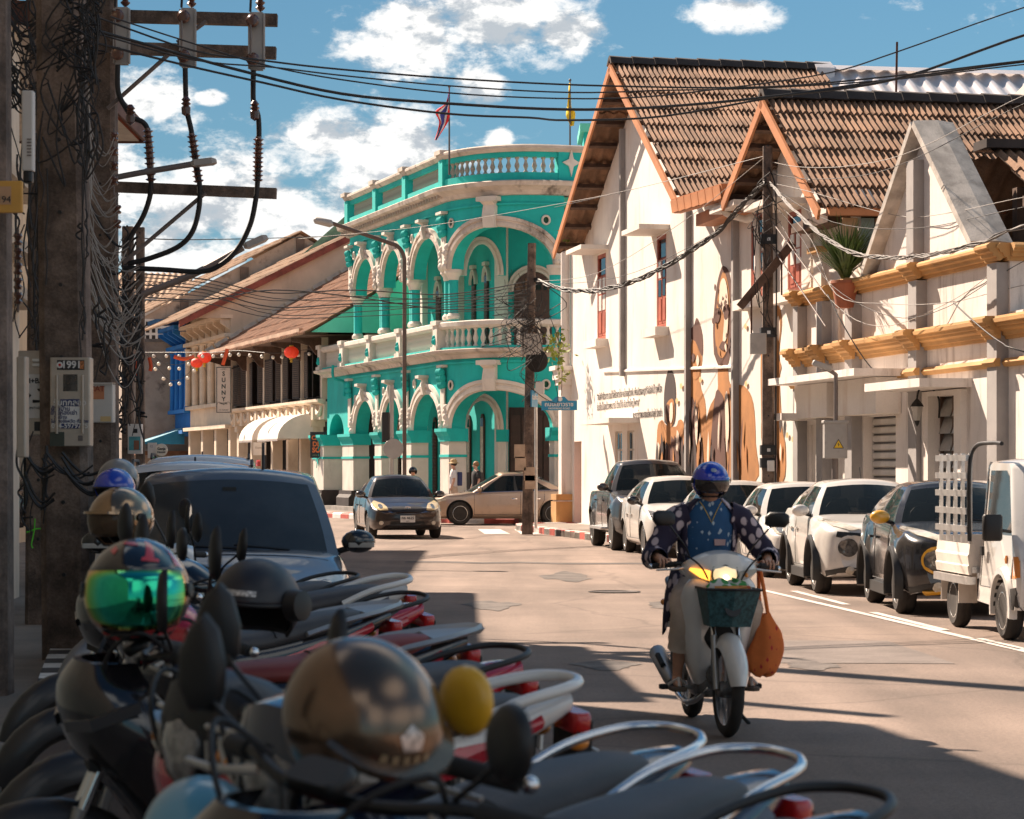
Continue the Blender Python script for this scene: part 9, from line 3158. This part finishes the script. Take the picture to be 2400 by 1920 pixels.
# --- bystanders before the corner house
def stander(label,px,Y,top_py,facing,skin,shirt_m,hair_m,hat=None,z0=.14,bag=False):
 h = at(px,top_py,Y).z - z0
 k = h / 1.68
 t = thing('person',label,'person',(X_(px,Y),Y,z0),facing)
 t.scale = (k,) * 3
 J = [(V(0,0,.92),(.12,.10)),(V(0,0,1.08),(.115,.09)),(V(0,0,1.28),(.14,.09)),(V(0,0,1.38),(.09,.07)),(V(.01,0,1.46),.048),(V(.03,0,1.53),(.066,.075)),(V(.03,0,1.60),(.066,.078))]
 E = [(i,i + 1) for i in range(6)]
 for s_ in (1,-1):
  b = len(J)
  J += [(V(0,s_*.17,1.36),.052),(V(-.01,s_*.215,1.12),.040),(V(.07,s_*.21,.90),.030),(V(.11,s_*.20,.80),.028)]
  E += [(3,b),(b,b + 1),(b + 1,b + 2),(b + 2,b + 3)]
  b = len(J)
  J += [(V(0,s_*.09,.86),.082),(V(.03*s_,s_*.095,.48),.056),(V(-.02*s_,s_*.1,.08),.036),(V(.11 - .02*s_,s_*.11,.03),.028)]
  E += [(0,b),(b,b + 1),(b + 1,b + 2),(b + 2,b + 3)]
 skinned('body',J,E,skin,t,1)
 MB().loft([[(x + d*cos(a),w*sin(a),z) for a in np.linspace(0,2*pi,15)[:-1]] for z,x,w,d in ((.88,0,.17,.13),(1.05,0,.165,.125),(1.25,0,.19,.13),(1.38,0,.17,.10),(1.43,0,.08,.07))],caps=False).build('shirt',shirt_m,t,smooth=60)
 for s_ in (1,-1):
  MB().tube([(0,s_*.15,1.37),(0,s_*.20,1.30),(-.005,s_*.222,1.17)],[.07,.072,.062],10,cap=False).build('sleeve',shirt_m,t,smooth=60)
  MB().tube([(0,s_*.085,.93),(.02*s_,s_*.095,.7),(.03*s_,s_*.097,.48)],[.11,.095,.085],10,cap=False).build('trouser_leg',m_trs,t,smooth=60)
 MB().sph((.115,0,1.55),.016,8,6).build('nose',skin,t,smooth=60)
 MB().sph((.0,0,1.605),.094,12,8,(1.02,.95,.95)).build('hair',hair_m,t,smooth=60)
 if hat:
  MB().lathe([(.0,.12),(.06,.115),(.095,.08),(.10,.02),(.17,-.01),(.175,-.018),(.10,.0)],(.01,0,1.62),n=20).build('hat',hat,t,smooth=50)
 if bag:
  MB().tube([(-.06,.16,1.36),(.1,.12,1.2),(.09,.1,1.0)],.014,5).build('bag_strap',m_stk_b,t)
  MB().rbox((-.17,0,1.15),(.14,.28,.4),.05).build('backpack',m_stk_b,t)
 return t
m_straw = mat('straw hat',(.50,.34,.17),.85,var=.2,vs=14)
stander('person in a straw hat and white shirt walking left behind the bronze saloon',1064,76.2,1080,pi,m_skin_l,mat('white shirt',(.70,.66,.66),.85,var=.06),m_hair,m_straw,bag=True)
stander('bareheaded person in a dark top behind the roof of the bronze saloon',1116,76.4,1082,pi + .4,m_skin_l,mat('dark shirt',(.03,.03,.035),.85),mat('light brown hair',(.28,.15,.07),.6,var=.2))
stander('person half hidden behind the leaning pole',1252,76.0,1088,0,m_skin,cloth_pattern('teal print shirt',(.03,.12,.13),(.3,.4,.4),16,.3),m_hair)
# helmeted rider hidden behind the oncoming saloon
t = stander('person with a black helmet just showing over the oncoming saloon',968,72.5,1098,pi/2*3,m_skin,mat('dark shirt',(.03,.03,.035)),m_hair,z0=.0)
helmet('',(.02,0,1.60),.125,0,m_hblk,'half',0,0,None,None,'helmet',t)
